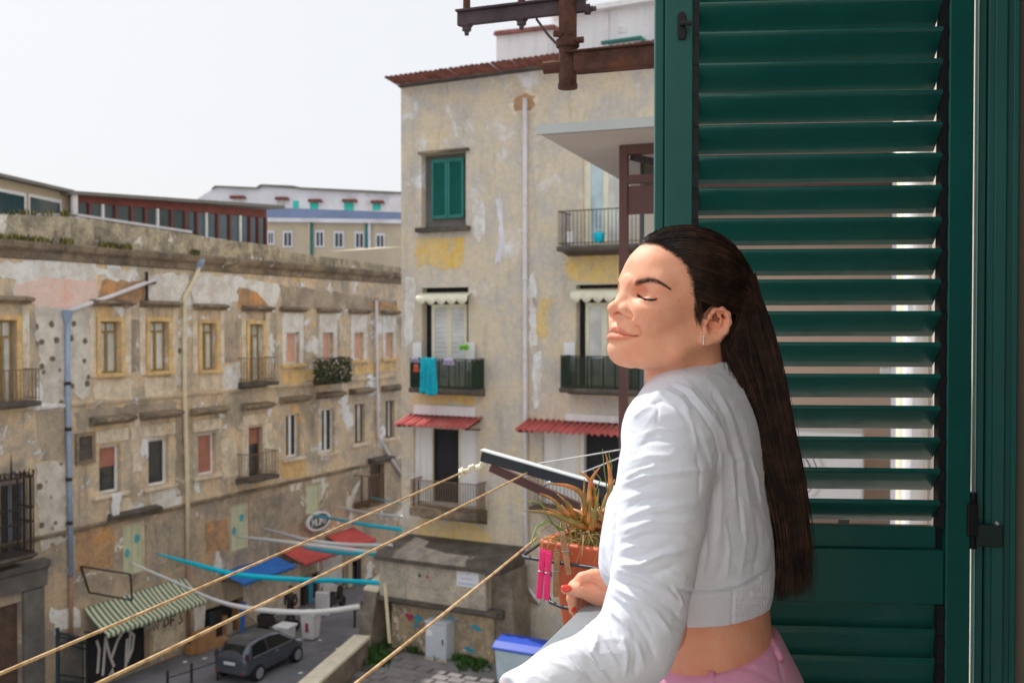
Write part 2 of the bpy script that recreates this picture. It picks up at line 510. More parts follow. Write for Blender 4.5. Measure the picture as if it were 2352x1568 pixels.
def stripes():
    t = NT('green_white_striped_canvas')
    uv = t.n.new('ShaderNodeUVMap').outputs[0]
    w = t.n.new('ShaderNodeTexWave'); w.wave_type = 'BANDS'; w.bands_direction = 'X'
    w.inputs['Scale'].default_value = 7.2; w.inputs['Distortion'].default_value = 0.3
    t.l.new(uv, w.inputs['Vector'])
    col = t.mix(t.ramp(w.outputs[1], 0.42, 0.55), S(58, 118, 102, 1.2), S(206, 192, 164, 1.3))
    t.color(col); t.set(rough=0.9)
    return t.mat
M['stripes'] = stripes()

# ------------------------------------------------------------------ city frames
def frame_at(px, Y, ang, flip=False):
    p = at(px, 744, Y)
    return Frame((p.x, p.y), ang, flip)

LW = frame_at(365, 37.0, 26.2)               # old palace along the street on the left
RW = frame_at(1010, 36.0, 117.1)             # tall house across the square, facing the camera
STREET = 0.0
TERR = 1.2

def rect(fr, x0, x1, y0, y1, n=0.0):
    xm, ym = (x0 + x1) / 2, (y0 + y1) / 2
    s0 = fr.px(x0, ym, n)[0]; s1 = fr.px(x1, ym, n)[0]
    z1 = fr.px(xm, y0, n)[1]; z0 = fr.px(xm, y1, n)[1]
    return s0, s1, z0, z1

def wall_holes(mb, fr, s0, s1, z0, z1, holes, depth=0.3, m=0, mr=0):
    ss = sorted(set([s0, s1] + [h[0] for h in holes] + [h[1] for h in holes]))
    zs = sorted(set([z0, z1] + [h[2] for h in holes] + [h[3] for h in holes]))
    ss = [s for s in ss if s0 <= s <= s1]; zs = [z for z in zs if z0 <= z <= z1]
    for i in range(len(ss) - 1):
        for j in range(len(zs) - 1):
            cs, cz = (ss[i] + ss[i + 1]) / 2, (zs[j] + zs[j + 1]) / 2
            if any(h[0] < cs < h[1] and h[2] < cz < h[3] for h in holes):
                continue
            mb.add([fr(ss[i], 0, zs[j]), fr(ss[i + 1], 0, zs[j]), fr(ss[i + 1], 0, zs[j + 1]), fr(ss[i], 0, zs[j + 1])], [(0, 1, 2, 3)], m)
    for a, b, c, d in holes:
        for (p, q) in (((a, c), (b, c)), ((b, c), (b, d)), ((b, d), (a, d)), ((a, d), (a, c))):
            mb.add([fr(p[0], 0, p[1]), fr(q[0], 0, q[1]), fr(q[0], -depth, q[1]), fr(p[0], -depth, p[1])], [(0, 1, 2, 3)], mr)
    return mb

def lp(mb, fr, x, y, n=0.0):
    s, z = fr.px(x, y, n)
    return s, z

def patch(parent, fr, pts, mat, th=0.02, rough=0.09, name='plaster_patch', sub=3, n0=0.004):
    """flake of old plaster with a broken edge, standing proud of the wall"""
    poly = [fr.px(x, y) for x, y in pts]
    out = []
    k = len(poly)
    for i in range(k):
        a, b = poly[i], poly[(i + 1) % k]
        L = math.hypot(b[0] - a[0], b[1] - a[1])
        m = max(2, int(L / 0.22))
        for j in range(m):
            t = j / m
            out.append((a[0] + (b[0] - a[0]) * t + random.uniform(-rough, rough), a[1] + (b[1] - a[1]) * t + random.uniform(-rough, rough)))
    mb = MB().prism(fr, out, n0, th)
    o = mb.build(name, mat, parent)
    return o

def window_part(bld, fr, r, style, name='window', depth=0.22, frame_m='wood_olive', pane_m='glass_curtain', frac=1.0, blind='terracotta_blind', fw=0.07, transom=True):
    s0, s1, z0, z1 = r
    w = empty(name, fr((s0 + s1) / 2, 0, z0), bld)
    n = -depth
    mb = MB()
    for a, b, c, d in ((s0, s0 + fw, z0, z1), (s1 - fw, s1, z0, z1), (s0 + fw, s1 - fw, z0, z0 + fw), (s0 + fw, s1 - fw, z1 - fw, z1)):
        mb.box(fr, a, b, n - 0.03, n + 0.04, c, d)
    sm = (s0 + s1) / 2
    panes = []
    if style == 'leaves':
        zt = z1 - (z1 - z0) * 0.2 if transom else z1 - fw
        if transom:
            mb.box(fr, s0 + fw, s1 - fw, n - 0.03, n + 0.045, zt - fw / 2, zt + fw / 2)
            panes += [(s0 + fw, sm - 0.02, zt + fw / 2, z1 - fw), (sm + 0.02, s1 - fw, zt + fw / 2, z1 - fw)]
            mb.box(fr, sm - 0.02, sm + 0.02, n - 0.03, n + 0.03, zt + fw / 2, z1 - fw)
            zt -= fw / 2
        mb.box(fr, sm - fw * 0.8, sm + fw * 0.8, n - 0.03, n + 0.05, z0 + fw, zt)
        panes += [(s0 + fw, sm - fw * 0.8, z0 + fw, zt), (sm + fw * 0.8, s1 - fw, z0 + fw, zt)]
    elif style == 'open':
        panes = [(s0 + fw, s1 - fw, z0 + fw, z1 - fw)]
    elif style == 'blind':
        panes = [(s0 + fw, s1 - fw, z0 + fw, z1 - fw)]
    mb.build('frame', M[frame_m], w)
    for (a, b, c, d) in panes:
        MB().box(fr, a, b, n - 0.02, n - 0.005, c, d).build('pane', M[pane_m], w)
    if style == 'blind':
        zb = z1 - fw - (z1 - z0 - 2 * fw) * frac
        b = MB()
        k = max(3, int((z1 - zb) / 0.06))
        prof = [(n + 0.01, z1 - fw)]
        for i in range(k):
            za = z1 - fw - (z1 - fw - zb) * i / k; zc = z1 - fw - (z1 - fw - zb) * (i + 1) / k
            prof += [(n + 0.03, za - 0.008), (n + 0.03, zc + 0.008), (n + 0.022, zc)]
        prof += [(n + 0.005, zb)]
        b.extr(fr, prof, s0 + fw * 0.6, s1 - fw * 0.6)
        b.build('roller_blind', M[blind], w)
    return w

def hood(w, fr, s0, s1, z, mat, out=0.35, h=0.22, name='hood_moulding'):
    MB().extr(fr, [(0, z), (out * 0.45, z), (out * 0.6, z + h * 0.3), (out, z + h * 0.55), (out, z + h * 0.85), (out * 0.9, z + h), (0, z + h * 1.25)], s0, s1).build(name, mat, w)

def surround(w, fr, s0, s1, z0, z1, t, mat, out=0.06, sill=True):
    mb = MB()
    mb.box(fr, s0 - t, s0, 0.002, out, z0, z1 + t)
    mb.box(fr, s1, s1 + t, 0.002, out, z0, z1 + t)
    mb.box(fr, s0, s1, 0.002, out, z1, z1 + t)
    mb.build('moulding', mat, w)
    if sill:
        MB().box(fr, s0 - t * 1.3, s1 + t * 1.3, 0.002, out + 0.12, z0 - 0.12, z0 - 0.002).build('sill', mat, w)

_balu = {}
def balcony(bld, fr, s0, s1, z, out, h=1.0, slab_m='darkstone', rail_m='iron', step=0.13, th=0.16, name='balcony', r=0.011, screen=None, bars=True):
    b = empty(name, fr((s0 + s1) / 2, 0, z), bld)
    MB().extr(fr, [(0, z - th * 1.7), (out * 0.55, z - th), (out - 0.03, z - th), (out, z - th * 0.5), (out, z), (0, z)], s0, s1).build('slab', M[slab_m], b)
    e = 0.05
    mb = MB(); mb2 = MB()
    pts = [fr(s0 + e, 0, z + h), fr(s0 + e, out - e, z + h), fr(s1 - e, out - e, z + h), fr(s1 - e, 0, z + h)]
    for a, c in zip(pts[:-1], pts[1:]):
        mb.bar(a, c, 0.045, 0.03)
        d = Vector((0, 0, h - 0.1))
        mb2.bar(Vector(a) - d, Vector(c) - d, 0.025, 0.02)
    mb.build('handrail', M[rail_m], b)
    mb2.build('bottom_rail', M[rail_m], b)
    key = (round(h, 2), rail_m, r)
    if bars:
        if key not in _balu:
            me = MB().tube([(0, 0, 0), (0, 0, h - 0.015)], r, 5).mesh('baluster')
            me.materials.append(M[rail_m])
            _balu[key] = me
        n = max(3, int((s1 - s0 - 2 * e) / step))
        for i in range(n + 1):
            inst('baluster', _balu[key], fr(s0 + e + (s1 - s0 - 2 * e) * i / n, out - e, z), b)
        k = max(2, int((out - e) / step))
        for i in range(1, k):
            for sx in (s0 + e, s1 - e):
                inst('baluster', _balu[key], fr(sx, (out - e) * i / k, z), b)
    if screen:
        mb = MB()
        for (a, c) in ((fr(s0 + e, 0, 0), fr(s0 + e, out - e + 0.03, 0)), (fr(s0 + e, out - e + 0.03, 0), fr(s1 - e, out - e + 0.03, 0)), (fr(s1 - e, out - e + 0.03, 0), fr(s1 - e, 0, 0))):
            A, B = Vector(a), Vector(c)
            k = max(2, int((B - A).length / 0.05))
            for i in range(k):
                p = A.lerp(B, (i + 0.5) / k)
                top = z + h * random.uniform(0.93, 1.0)
                mb.bar((p.x, p.y, z + 0.02), (p.x, p.y, top), 0.052, 0.02, up=(1, 0.3, 0))
        mb.build('reed_screen', M[screen], b, kind='stuff')
    return b

def pipe(bld, pts, r, mat, name='drainpipe', clips=True):
    p = MB().tube(pts, r, 10).build(name, mat, bld, smooth=True)
    if clips:
        A, B = Vector(pts[0]), Vector(pts[-1])
    return p

# ------------------------------------------------------------------ ground
g = MB().add([(-400, -80, -0.004), (400, -80, -0.004), (400, 900, -0.004), (-400, 900, -0.004)], [(0, 1, 2, 3)]).build('ground', M['asphalt'], kind='structure')

# raised stone-paved forecourt in front of the tall house
wA = at_z(700, 1578, TERR + 0.75); wB = at_z(832, 1462, TERR + 0.75)
terr_poly = [(wA.x, wA.y), (wB.x, wB.y), (wB.x + 0.9, wB.y + 3.6), (14, 33), (14, 14), (wA.x - 2.6, 14)]
fc = MB()
k = len(terr_poly)
fc.add([(x, y, 0.0) for x, y in terr_poly] + [(x, y, TERR - 0.05) for x, y in terr_poly], [tuple(range(k, 2 * k))] + [(i, (i + 1) % k, (i + 1) % k + k, i + k) for i in range(k)])
forecourt = fc.build('forecourt_pavement', M['joint'], kind='structure')
WL['forecourt_pavement'] = Vector((0, 0, 0))
def sett_mesh(w, l, h, nm):
    mb = MB()
    b = 0.03
    vs = [(-w/2, -l/2, 0), (w/2, -l/2, 0), (w/2, l/2, 0), (-w/2, l/2, 0), (-w/2 + b, -l/2 + b, h), (w/2 - b, -l/2 + b, h), (w/2 - b, l/2 - b, h), (-w/2 + b, l/2 - b, h)]
    mb.add(vs, [(4, 5, 6, 7), (0, 1, 5, 4), (1, 2, 6, 5), (2, 3, 7, 6), (3, 0, 4, 7)])
    me = mb.mesh(nm); me.materials.append(M['pave'])
    return me
setts = [sett_mesh(0.58, 0.42, 0.075, 'paving_stone'), sett_mesh(0.66, 0.42, 0.065, 'paving_stone'), sett_mesh(0.5, 0.42, 0.08, 'paving_stone')]
cnt = 0
aa = math.radians(27.1)
for i in range(-8, 26):
    for j in range(-4, 34):
        sx = i * 0.6 + (0.3 if j % 2 else 0); sy = j * 0.45
        x = -5.5 + sx * math.cos(aa) - sy * -math.sin(aa) * 1.0
        y = 29.0 - sx * math.sin(aa) + sy * math.cos(aa)
        pp = to_px(np.array([[x, y, TERR]]))[0]
        if 800 < pp[0] < 1230 and 1478 < pp[1] < 1600 and cnt < 300 and y < 34.3 and x > wA.x + (y - wA.y) * 0.2 + 0.45:
            cnt += 1
            inst('paving_stone', random.choice(setts), (x, y, TERR - 0.05 + random.uniform(-0.012, 0.012)), forecourt, rot=(random.uniform(-.015, .015), random.uniform(-.015, .015), -aa + random.uniform(-.03, .03)))

# ------------------------------------------------------------------ old palace on the left
sL0 = LW.px(-260, 744)[0]
sL1 = LW.px(930, 744)[0] + 1.0
z_corn = LW.px(450, 592)[1]
z_roof = LW.px(450, 545)[1]
palace = empty('old_palace', LW((sL0 + sL1) / 2, 0, 0), label='long weathered tuff palace with flaking plaster along the street', cat='building')
LWIN = {}
def lr(k, x0, x1, y0, y1):
    LWIN[k] = rect(LW, x0, x1, y0, y1)
lr('w0', -10, 37, 735, 928); lr('w1', 229, 276, 738, 857); lr('w2', 342, 386, 738, 852); lr('w3', 461, 495, 742, 849); lr('w4', 571, 602, 744, 876)
lr('w5', 656, 687, 763, 835); lr('w6', 740, 765, 763, 838); lr('w7', 812, 834, 763, 826); lr('w8', 884, 902, 763, 822)
lr('v1', 228, 277, 1022, 1132); lr('v2', 341, 387, 1007, 1114); lr('v3', 455, 495, 995, 1090); lr('v4', 569, 602, 981, 1097)
lr('v5', 657, 688, 950, 1050); lr('v6', 739, 769, 938, 1038); lr('v7', 814, 838, 928, 1017); lr('v8', 886, 906, 920, 1005)
lr('x0', 2, 60, 1110, 1270)
lr('u1', 283, 336, 1199, 1318); lr('u2', 531, 573, 1155, 1262); lr('u3', 703, 739, 1108, 1178); lr('u4', 850, 883, 1062, 1160)
lr('s1', 196, 345, 1440, 1556); lr('s2', 470, 560, 1385, 1478); lr('s3', 690, 735, 1318, 1400); lr('s4', 780, 830, 1290, 1372)
lr('portal', -60, 50, 1395, 1610)
for k in ('s1', 's2', 's3', 's4', 'portal'):
    a = LWIN[k]; LWIN[k] = (a[0], a[1], 0.02, a[3])
z_mid = LW.px(300, 1190)[1]
mb = MB()
hs = list(LWIN.values())
wall_holes(mb, LW, sL0, sL1, z_mid, z_corn + 0.05, [h for h in hs if h[2] > z_mid], 0.3, 0, 0)
low = [(a, b, c, min(d, z_mid)) for a, b, c, d in hs if c < z_mid]
hi = [(a, b, z_mid, d) for a, b, c, d in hs if c < z_mid < d]
if hi:
    mb = MB()
    wall_holes(mb, LW, sL0, sL1, z_mid, z_corn + 0.05, [h for h in hs if h[2] >= z_mid] + hi, 0.3, 0, 0)
wall_holes(mb, LW, sL0, sL1, 0.0, z_mid, low, 0.3, 1, 1)
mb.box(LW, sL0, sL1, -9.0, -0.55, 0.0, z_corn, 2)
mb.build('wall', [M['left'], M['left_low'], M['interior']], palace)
MB().box(LW, sL0, sL1, -9.2, -0.02, z_corn + 0.06, z_corn + 0.2).build('roof_terrace', M['roofgrey'], palace)
# cornice and broken parapet
MB().extr(LW, [(0, z_corn - 0.5), (0.08, z_corn - 0.46), (0.1, z_corn - 0.25), (0.26, z_corn - 0.14), (0.3, z_corn - 0.03), (0.32, z_corn + 0.05), (0, z_corn + 0.14)], sL0, sL1).build('cornice', M['cornice'], palace)
ptop = [(-120, 492), (60, 495), (144, 496), (160, 500), (300, 519), (441, 540), (489, 547), (560, 556), (635, 567), (640, 573), (700, 583), (800, 597), (917, 614), (945, 618)]
pts = [LW.px(x, y) for x, y in ptop]
poly = [(pts[0][0], z_corn + 0.1)] + [(s, max(z, z_corn + 0.35) + random.uniform(-.03, .03)) for s, z in pts] + [(pts[-1][0], z_corn + 0.1)]
MB().prism(LW, poly[::-1], 0.05, -0.35).build('parapet', M['parapet'], palace)
# string courses between storeys
for yy, x in ((928, 150), (1186, 300)):
    z = LW.px(x, yy)[1]
    MB().extr(LW, [(0, z - 0.12), (0.07, z - 0.1), (0.1, z), (0, z + 0.05)], LW.px(-100, yy)[0], LW.px(905, yy)[0]).build('string_course', M['left'] if yy < 1000 else M['cornice'], palace)
# flaking plaster
patch(palace, LW, [(-40, 612), (60, 596), (130, 590), (215, 594), (225, 618), (298, 620), (318, 630), (296, 640), (212, 632), (226, 650), (222, 682), (205, 706), (80, 698), (35, 682), (31, 650)], M['whiteplaster'])
patch(palace, LW, [(33, 652), (110, 636), (225, 645), (222, 692), (150, 706), (75, 700), (40, 684)], M['pinkplaster'], 0.024, n0=0.022)
patch(palace, LW, [(78, 702), (205, 708), (214, 726), (212, 850), (205, 905), (190, 926), (170, 905), (140, 930), (100, 928), (92, 860), (82, 780)], M['pitted'], 0.022)
patch(palace, LW, [(232, 640), (330, 646), (336, 690), (240, 692), (226, 680)], M['orange'], 0.014, name='bare_tuff_patch')
patch(palace, LW, [(330, 632), (425, 628), (435, 650), (415, 690), (345, 692), (336, 660)], M['whiteplaster'])
patch(palace, LW, [(448, 630), (520, 632), (640, 652), (640, 682), (628, 722), (612, 692), (588, 668), (548, 655), (543, 690), (520, 706), (446, 704), (436, 668)], M['whiteplaster'])
patch(palace, LW, [(545, 656), (585, 668), (612, 694), (622, 704), (548, 706)], M['orange'], 0.012, name='bare_tuff_patch')
patch(palace, LW, [(212, 872), (300, 870), (300, 918), (214, 920)], M['paletrim'], 0.03, 0.05)
patch(palace, LW, [(332, 866), (402, 863), (402, 906), (332, 912)], M['paletrim'], 0.03, 0.05)
patch(palace, LW, [(508, 838), (548, 834), (552, 860), (545, 898), (512, 904)], M['whiteplaster'])
patch(palace, LW, [(452, 858), (502, 855), (502, 894), (455, 898)], M['paletrim'], 0.026, 0.05)
patch(palace, LW, [(648, 852), (720, 846), (724, 872), (650, 884)], M['ochretrim'], 0.02, 0.05)
patch(palace, LW, [(815, 838), (905, 832), (905, 852), (815, 860)], M['ochretrim'], 0.02, 0.05)
patch(palace, LW, [(390, 760), (420, 770), (416, 880), (394, 890)], M['pitted'], 0.02)
patch(palace, LW, [(84, 1064), (150, 1060), (154, 1110), (150, 1240), (95, 1268), (86, 1150)], M['pitted'], 0.018)
patch(palace, LW, [(172, 1220), (260, 1205), (262, 1300), (180, 1310)], M['orange'], 0.012, name='bare_tuff_patch')
patch(palace, LW, [(112, 1395), (150, 1395), (185, 1398), (180, 1440), (126, 1452)], M['whiteplaster'])
patch(palace, LW, [(350, 1402), (438, 1382), (436, 1470), (352, 1496)], M['paletrim'], 0.02, 0.03)
patch(palace, LW, [(445, 1388), (470, 1382), (470, 1480), (446, 1488)], M['whiteplaster'], 0.02, 0.03)
patch(palace, LW, [(555, 1322), (690, 1288), (688, 1400), (600, 1440), (560, 1400)], M['paletrim'], 0.02, 0.04)
patch(palace, LW, [(740, 1280), (785, 1268), (785, 1380), (742, 1392)], M['whiteplaster'], 0.02, 0.04)

patch(palace, LW, [(644, 656), (780, 674), (912, 692), (914, 722), (850, 716), (800, 712), (700, 712), (646, 706)], M['greyrender'], .012, name='bare_render_patch')
patch(palace, LW, [(845, 690), (912, 698), (912, 712), (850, 708)], M['orange'], .016, n0=.013, name='bare_tuff_patch')
patch(palace, LW, [(298, 732), (326, 736), (326, 850), (300, 856)], M['greyrender'], .012, .05, name='bare_render_patch')
patch(palace, LW, [(512, 735), (548, 738), (550, 826), (514, 832)], M['greyrender'], .012, .05, name='bare_render_patch')
patch(palace, LW, [(172, 945), (214, 935), (300, 930), (405, 920), (408, 938), (300, 950), (214, 962), (180, 990)], M['greyrender'], .012, .08, name='bare_render_patch')
patch(palace, LW, [(86, 945), (150, 938), (152, 1050), (90, 1058)], M['greyrender'], .014, .09, name='bare_render_patch')
patch(palace, LW, [(238, 1148), (300, 1140), (298, 1188), (250, 1200)], M['paletrim'], .012, .08)
patch(palace, LW, [(346, 1128), (402, 1118), (400, 1172), (352, 1180)], M['whiteplaster'], .012, .09)
patch(palace, LW, [(300, 960), (322, 958), (326, 1080), (304, 1090)], M['paletrim'], .012, .07)
patch(palace, LW, [(402, 945), (420, 944), (424, 1130), (406, 1140)], M['greyrender'], .012, .07, name='bare_render_patch')
patch(palace, LW, [(505, 1010), (540, 1005), (548, 1090), (512, 1100)], M['paletrim'], .012, .07)
patch(palace, LW, [(640, 1060), (660, 1052), (700, 1050), (704, 1090), (650, 1100)], M['ochretrim'], .012, .06)
patch(palace, LW, [(345, 1205), (420, 1185), (424, 1300), (400, 1310), (350, 1290)], M['greyrender'], .012, .08, name='bare_render_patch')
patch(palace, LW, [(586, 1150), (690, 1120), (694, 1200), (600, 1230)], M['greyrender'], .012, .08, name='bare_render_patch')
patch(palace, LW, [(470, 1200), (522, 1188), (524, 1258), (474, 1270)], M['orange'], .014, .06, name='bare_tuff_patch')
# first-floor row under the cornice
for k in ('w0', 'w1', 'w2', 'w3', 'w4'):
    s0, s1, z0, z1 = LWIN[k]
    w = window_part(palace, LW, LWIN[k], 'leaves', frame_m='wood_olive', pane_m='glass_curtain')
    surround(w, LW, s0, s1, z0, z1, 0.16, M['ochretrim'], 0.08, k not in ('w0', 'w4'))
    MB().box(LW, s0 - 0.45, s0 - 0.2, 0.002, 0.05, z0 - 0.1, z1 + 0.5).build('pilaster_strip', M['paletrim'], w)
    MB().box(LW, s1 + 0.2, s1 + 0.45, 0.002, 0.05, z0 - 0.1, z1 + 0.5).build('pilaster_strip', M['paletrim'], w)
    hood(w, LW, s0 - 0.42, s1 + 0.42, z1 + 0.52, M['cornice'], 0.4, 0.2)
for k in ('w5', 'w6', 'w7', 'w8'):
    s0, s1, z0, z1 = LWIN[k]
    w = window_part(palace, LW, LWIN[k], 'blind', frame_m='whitepaint', pane_m='glass_dark', blind='pink_blind')
    MB().box(LW, s0 - 0.25, s1 + 0.25, 0.002, 0.05, z1 + 0.002, z1 + 0.85).build('moulding', M['whiteplaster'], w)
    MB().box(LW, s0 - 0.25, s0 - 0.002, 0.002, 0.05, z0, z1).build('moulding', M['whiteplaster'], w)
    MB().box(LW, s1 + 0.002, s1 + 0.25, 0.002, 0.05, z0, z1).build('moulding', M['whiteplaster'], w)
    MB().box(LW, s0 - 0.35, s1 + 0.35, 0.002, 0.16, z0 - 0.14, z0 - 0.003).build('sill', M['ochretrim'], w)
    hood(w, LW, s0 - 0.4, s1 + 0.4, z1 + 0.9, M['cornice'], 0.28, 0.18)
# second row
spec = {'v1': ('blind', 'whitepaint', 'glass_dark', 0.45), 'v2': ('open', 'whitepaint', 'glass_dark', 0), 'v3': ('blind', 'whitepaint', 'glass_dark', 1.0),
        'v4': ('blind', 'wood_brown', 'glass_dark', 0.33), 'v5': ('leaves', 'whitepaint', 'glass_dark', 0), 'v6': ('leaves', 'whitepaint', 'glass_dark', 0),
        'v7': ('leaves', 'wood_brown', 'glass_curtain', 0), 'v8': ('leaves', 'wood_brown', 'glass_curtain', 0)}
for k, (st, fm, pm, fr_) in spec.items():
    s0, s1, z0, z1 = LWIN[k]
    w = window_part(palace, LW, LWIN[k], st, frame_m=fm, pane_m=pm, frac=fr_, transom=False, fw=0.09 if fm == 'whitepaint' else 0.06)
    hood(w, LW, s0 - 0.42, s1 + 0.42, z1 + (0.75 if k in ('v1', 'v2', 'v3', 'v4') else 0.5), M['cornice'], 0.42, 0.24)
    if k in ('v1', 'v2', 'v3', 'v4'):
        MB().box(LW, s0 - 0.3, s1 + 0.3, 0.002, 0.07, z1 + 0.12, z1 + 0.55).build('lintel', M['paletrim'], w)
    if k != 'v4':
        MB().box(LW, s0 - 0.3, s1 + 0.3, 0.002, 0.16, z0 - 0.13, z0 - 0.003).build('sill', M['paletrim'], w)
    if k == 'v4':
        MB().box(LW, s0 - 0.4, s0 - 0.003, 0.002, 0.06, z0, z1 + 0.1).build('moulding', M['paletrim'], w)
        MB().box(LW, s1 + 0.003, s1 + 0.6, 0.002, 0.06, z0, z1 + 0.1).build('moulding', M['paletrim'], w)
    if k == 'v2':
        MB().box(LW, s0 + 0.12, s0 + 0.42, -0.4, -0.3, z0 + 0.1, z1 - 0.2).build('curtain', M['ochre'], w)
        MB().box(LW, s1 - 0.5, s1 - 0.15, -0.42, -0.3, z0 + 0.1, z1 - 0.2).build('curtain', M['far_white'], w)
# white cloth on the sill of v1
s0, s1, z0, z1 = LWIN['v1']
cl = MB()
prev = None
vs = []; fs = []
for i in range(7):
    for j in range(9):
        s = s0 + 0.35 + 0.45 * i / 6 * (1 - 0.05 * j); z = z0 - 0.0 - 0.12 * j
        vs.append(LW(s + 0.03 * math.sin(j * 1.3), 0.19 + 0.03 * math.sin(i * 2.1 + j * 0.4), z))
for i in range(6):
    for j in range(8):
        a = i * 9 + j
        fs.append((a, a + 1, a + 10, a + 9))
cloth = link('hanging_cloth', raw_mesh('hanging_cloth', vs, fs, M['plasticwhite']), M['plasticwhite'], None, label='small white cloth hung over the sill below a half-drawn terracotta blind', cat='cloth')
cloth.modifiers.new('thick', 'SOLIDIFY').thickness = 0.012
# lower doors with painted blobs
for k in ('u1', 'u2', 'u3'):
    s0, s1, z0, z1 = LWIN[k]
    w = empty('shuttered_door', LW((s0 + s1) / 2, 0, z0), palace)
    sm = (s0 + s1) / 2
    mb = MB()
    for a, b, c, d in ((s0, s0 + .08, z0, z1), (s1 - .08, s1, z0, z1), (s0 + .08, s1 - .08, z1 - .08, z1)):
        mb.box(LW, a, b, -0.2, -0.08, c, d)
    mb.build('frame', M['paletrim'], w)
    for a, b in ((s0 + 0.082, sm - 0.012), (sm + 0.012, s1 - 0.082)):
        MB().box(LW, a, b, -0.2, -0.13, z0, z1 - 0.083).build('leaf', M['palegreen'], w)
    if k != 'u3':
        for (fs_, fz, r) in ((0.28, 0.42, 0.14), (0.7, 0.66, 0.15)):
            c = (s0 + (s1 - s0) * fs_, z0 + (z1 - z0) * fz)
            poly = [(c[0] + r * random.uniform(.7, 1.1) * math.cos(t), c[1] + 1.3 * r * random.uniform(.7, 1.1) * math.sin(t)) for t in np.linspace(0, 2 * PI, 14)[:-1]]
            MB().prism(LW, poly, -0.129, -0.124).build('painted_blob', M['decal'], w)
    if k == 'u1':
        MB().extr(LW, [(0, z1 + 0.25), (0.3, z1 + 0.3), (0.34, z1 + 0.42), (0, z1 + 0.5)], s0 - 0.7, s1 + 0.5).build('hood_moulding', M['darkstone'], w)
s0, s1, z0, z1 = LWIN['u4']
w = empty('balcony_door', LW((s0 + s1) / 2, 0, z0), palace)
MB().box(LW, s0, s1, -0.3, -0.25, z0, z1).build('leaf', M['carved'], w)
hood(w, LW, s0 - 0.2, s1 + 0.3, z1 + 0.05, M['darkstone'], 0.5, 0.2)
# niche plaque
a = rect(LW, 178, 209, 1001, 1056)
nk = empty('niche_frame', LW(a[0], 0, a[2]), palace)
mb = MB()
for q in ((a[0] - .12, a[0], a[2] - .12, a[3] + .12), (a[1], a[1] + .12, a[2] - .12, a[3] + .12), (a[0], a[1], a[3], a[3] + .12), (a[0], a[1], a[2] - .12, a[2])):
    mb.box(LW, q[0], q[1], 0.002, 0.1, q[2], q[3])
mb.build('moulding', M['cornice'], nk)
MB().box(LW, a[0] + .002, a[1] - .002, 0.002, 0.03, a[2] + .002, a[3] - .002).build('panel', M['darkstone'], nk)
# balconies
def bal_px(x0, x1, y, out, **kw):
    s0 = LW.px(x0, y, out * .15)[0]; s1 = LW.px(x1, y, out)[0]; z = LW.px((x0 + x1) / 2, y, out)[1]
    return balcony(palace, LW, s0, s1, z, out, **kw)
bal_px(-60, 96, 926, 0.8, rail_m='ironlight')
bal_px(551, 641, 878, 0.8, rail_m='ironlight')
b6 = bal_px(723, 806, 872, 0.8, bars=False)
bal_px(546, 642, 1098, 0.8, rail_m='ironlight')
bal_px(818, 884, 1158, 0.9, slab_m='wood_brown', rail_m='wood_brown', step=0.9, h=1.35, r=0.05)
# ivy over the rail of b6
s0 = LW.px(725, 850, 0.85)[0]; s1 = LW.px(806, 850, 0.85)[0]
zt = LW.px(765, 826, 0.85)[1]; zb = LW.px(765, 872, 0.85)[1]
mb = MB()
for i in range(900):
    s = random.uniform(s0, s1); z = random.uniform(zb - 0.15, zt + 0.05); n = random.uniform(0.72, 0.95)
    c = Vector(LW(s, n, z)); r = random.uniform(.05, .1)
    a = Vector((random.uniform(-1, 1), random.uniform(-1, 1), random.uniform(-1, 1))).normalized() * r; b = a.orthogonal().normalized() * r * .6
    mb.add([c - a, c + b, c + a, c - b], [(0, 1, 2, 3)])
mb.build('ivy_screen', M['hedge'], b6, kind='stuff')
# caged balcony with iron bars over the portal
cg = empty('caged_balcony', LW(LWIN['x0'][0], 0, LWIN['x0'][2]), palace)
s0, z0 = LW.px(-60, 1275, 0.9); s1 = LW.px(78, 1275, 0.9)[0]; z1 = LW.px(40, 1098, 0.9)[1]; z0 = LW.px(40, 1278, 0.9)[1]
MB().extr(LW, [(0, z0 - 0.4), (0.6, z0 - 0.25), (.92, z0 - 0.1), (.92, z0), (0, z0)], s0 - 0.2, s1 + 0.12).build('slab', M['darkstone'], cg)
mb = MB()
for z in (z0 + 0.05, z0 + 1.0, (z0 + z1) / 2 + .25, z1):
    mb.bar(LW(s0, 0.9, z), LW(s1, 0.9, z), 0.05, 0.05); mb.bar(LW(s1, 0, z), LW(s1, 0.9, z), 0.05, 0.05)
mb.build('rail', M['iron'], cg)
me = MB().tube([(0, 0, 0), (0, 0, z1 - z0)], 0.02, 5).mesh('iron_bar'); me.materials.append(M['iron'])
for i in range(28):
    inst('iron_bar', me, LW(s0 + (s1 - s0) * i / 27, 0.9, z0), cg)
for i in range(1, 6):
    inst('iron_bar', me, LW(s1, 0.9 * i / 6, z0), cg)
mb = MB()
for i in range(40):
    t = i / 39.0
    c = LW(s0 + (s1 - s0) * t, 0.9, z1)
    mb.tube([c, (c[0] + 0.05 * math.sin(i * 2), c[1], z1 + 0.12 + 0.12 * abs(math.sin(i * 1.7))), (c[0] + 0.12 * math.sin(i * 2), c[1], z1 + 0.2 * abs(math.sin(i)))], 0.02, 4)
c = LW(s0 + (s1 - s0) * 0.62, 0.9, z1)
mb.tube([c, (c[0], c[1], z1 + 0.75)], [0.05, 0.01], 5)
mb.build('iron_scrollwork', M['iron'], cg)
window_part(palace, LW, LWIN['x0'], 'leaves', name='window', frame_m='pipe_blue', pane_m='glass_dark', transom=False)
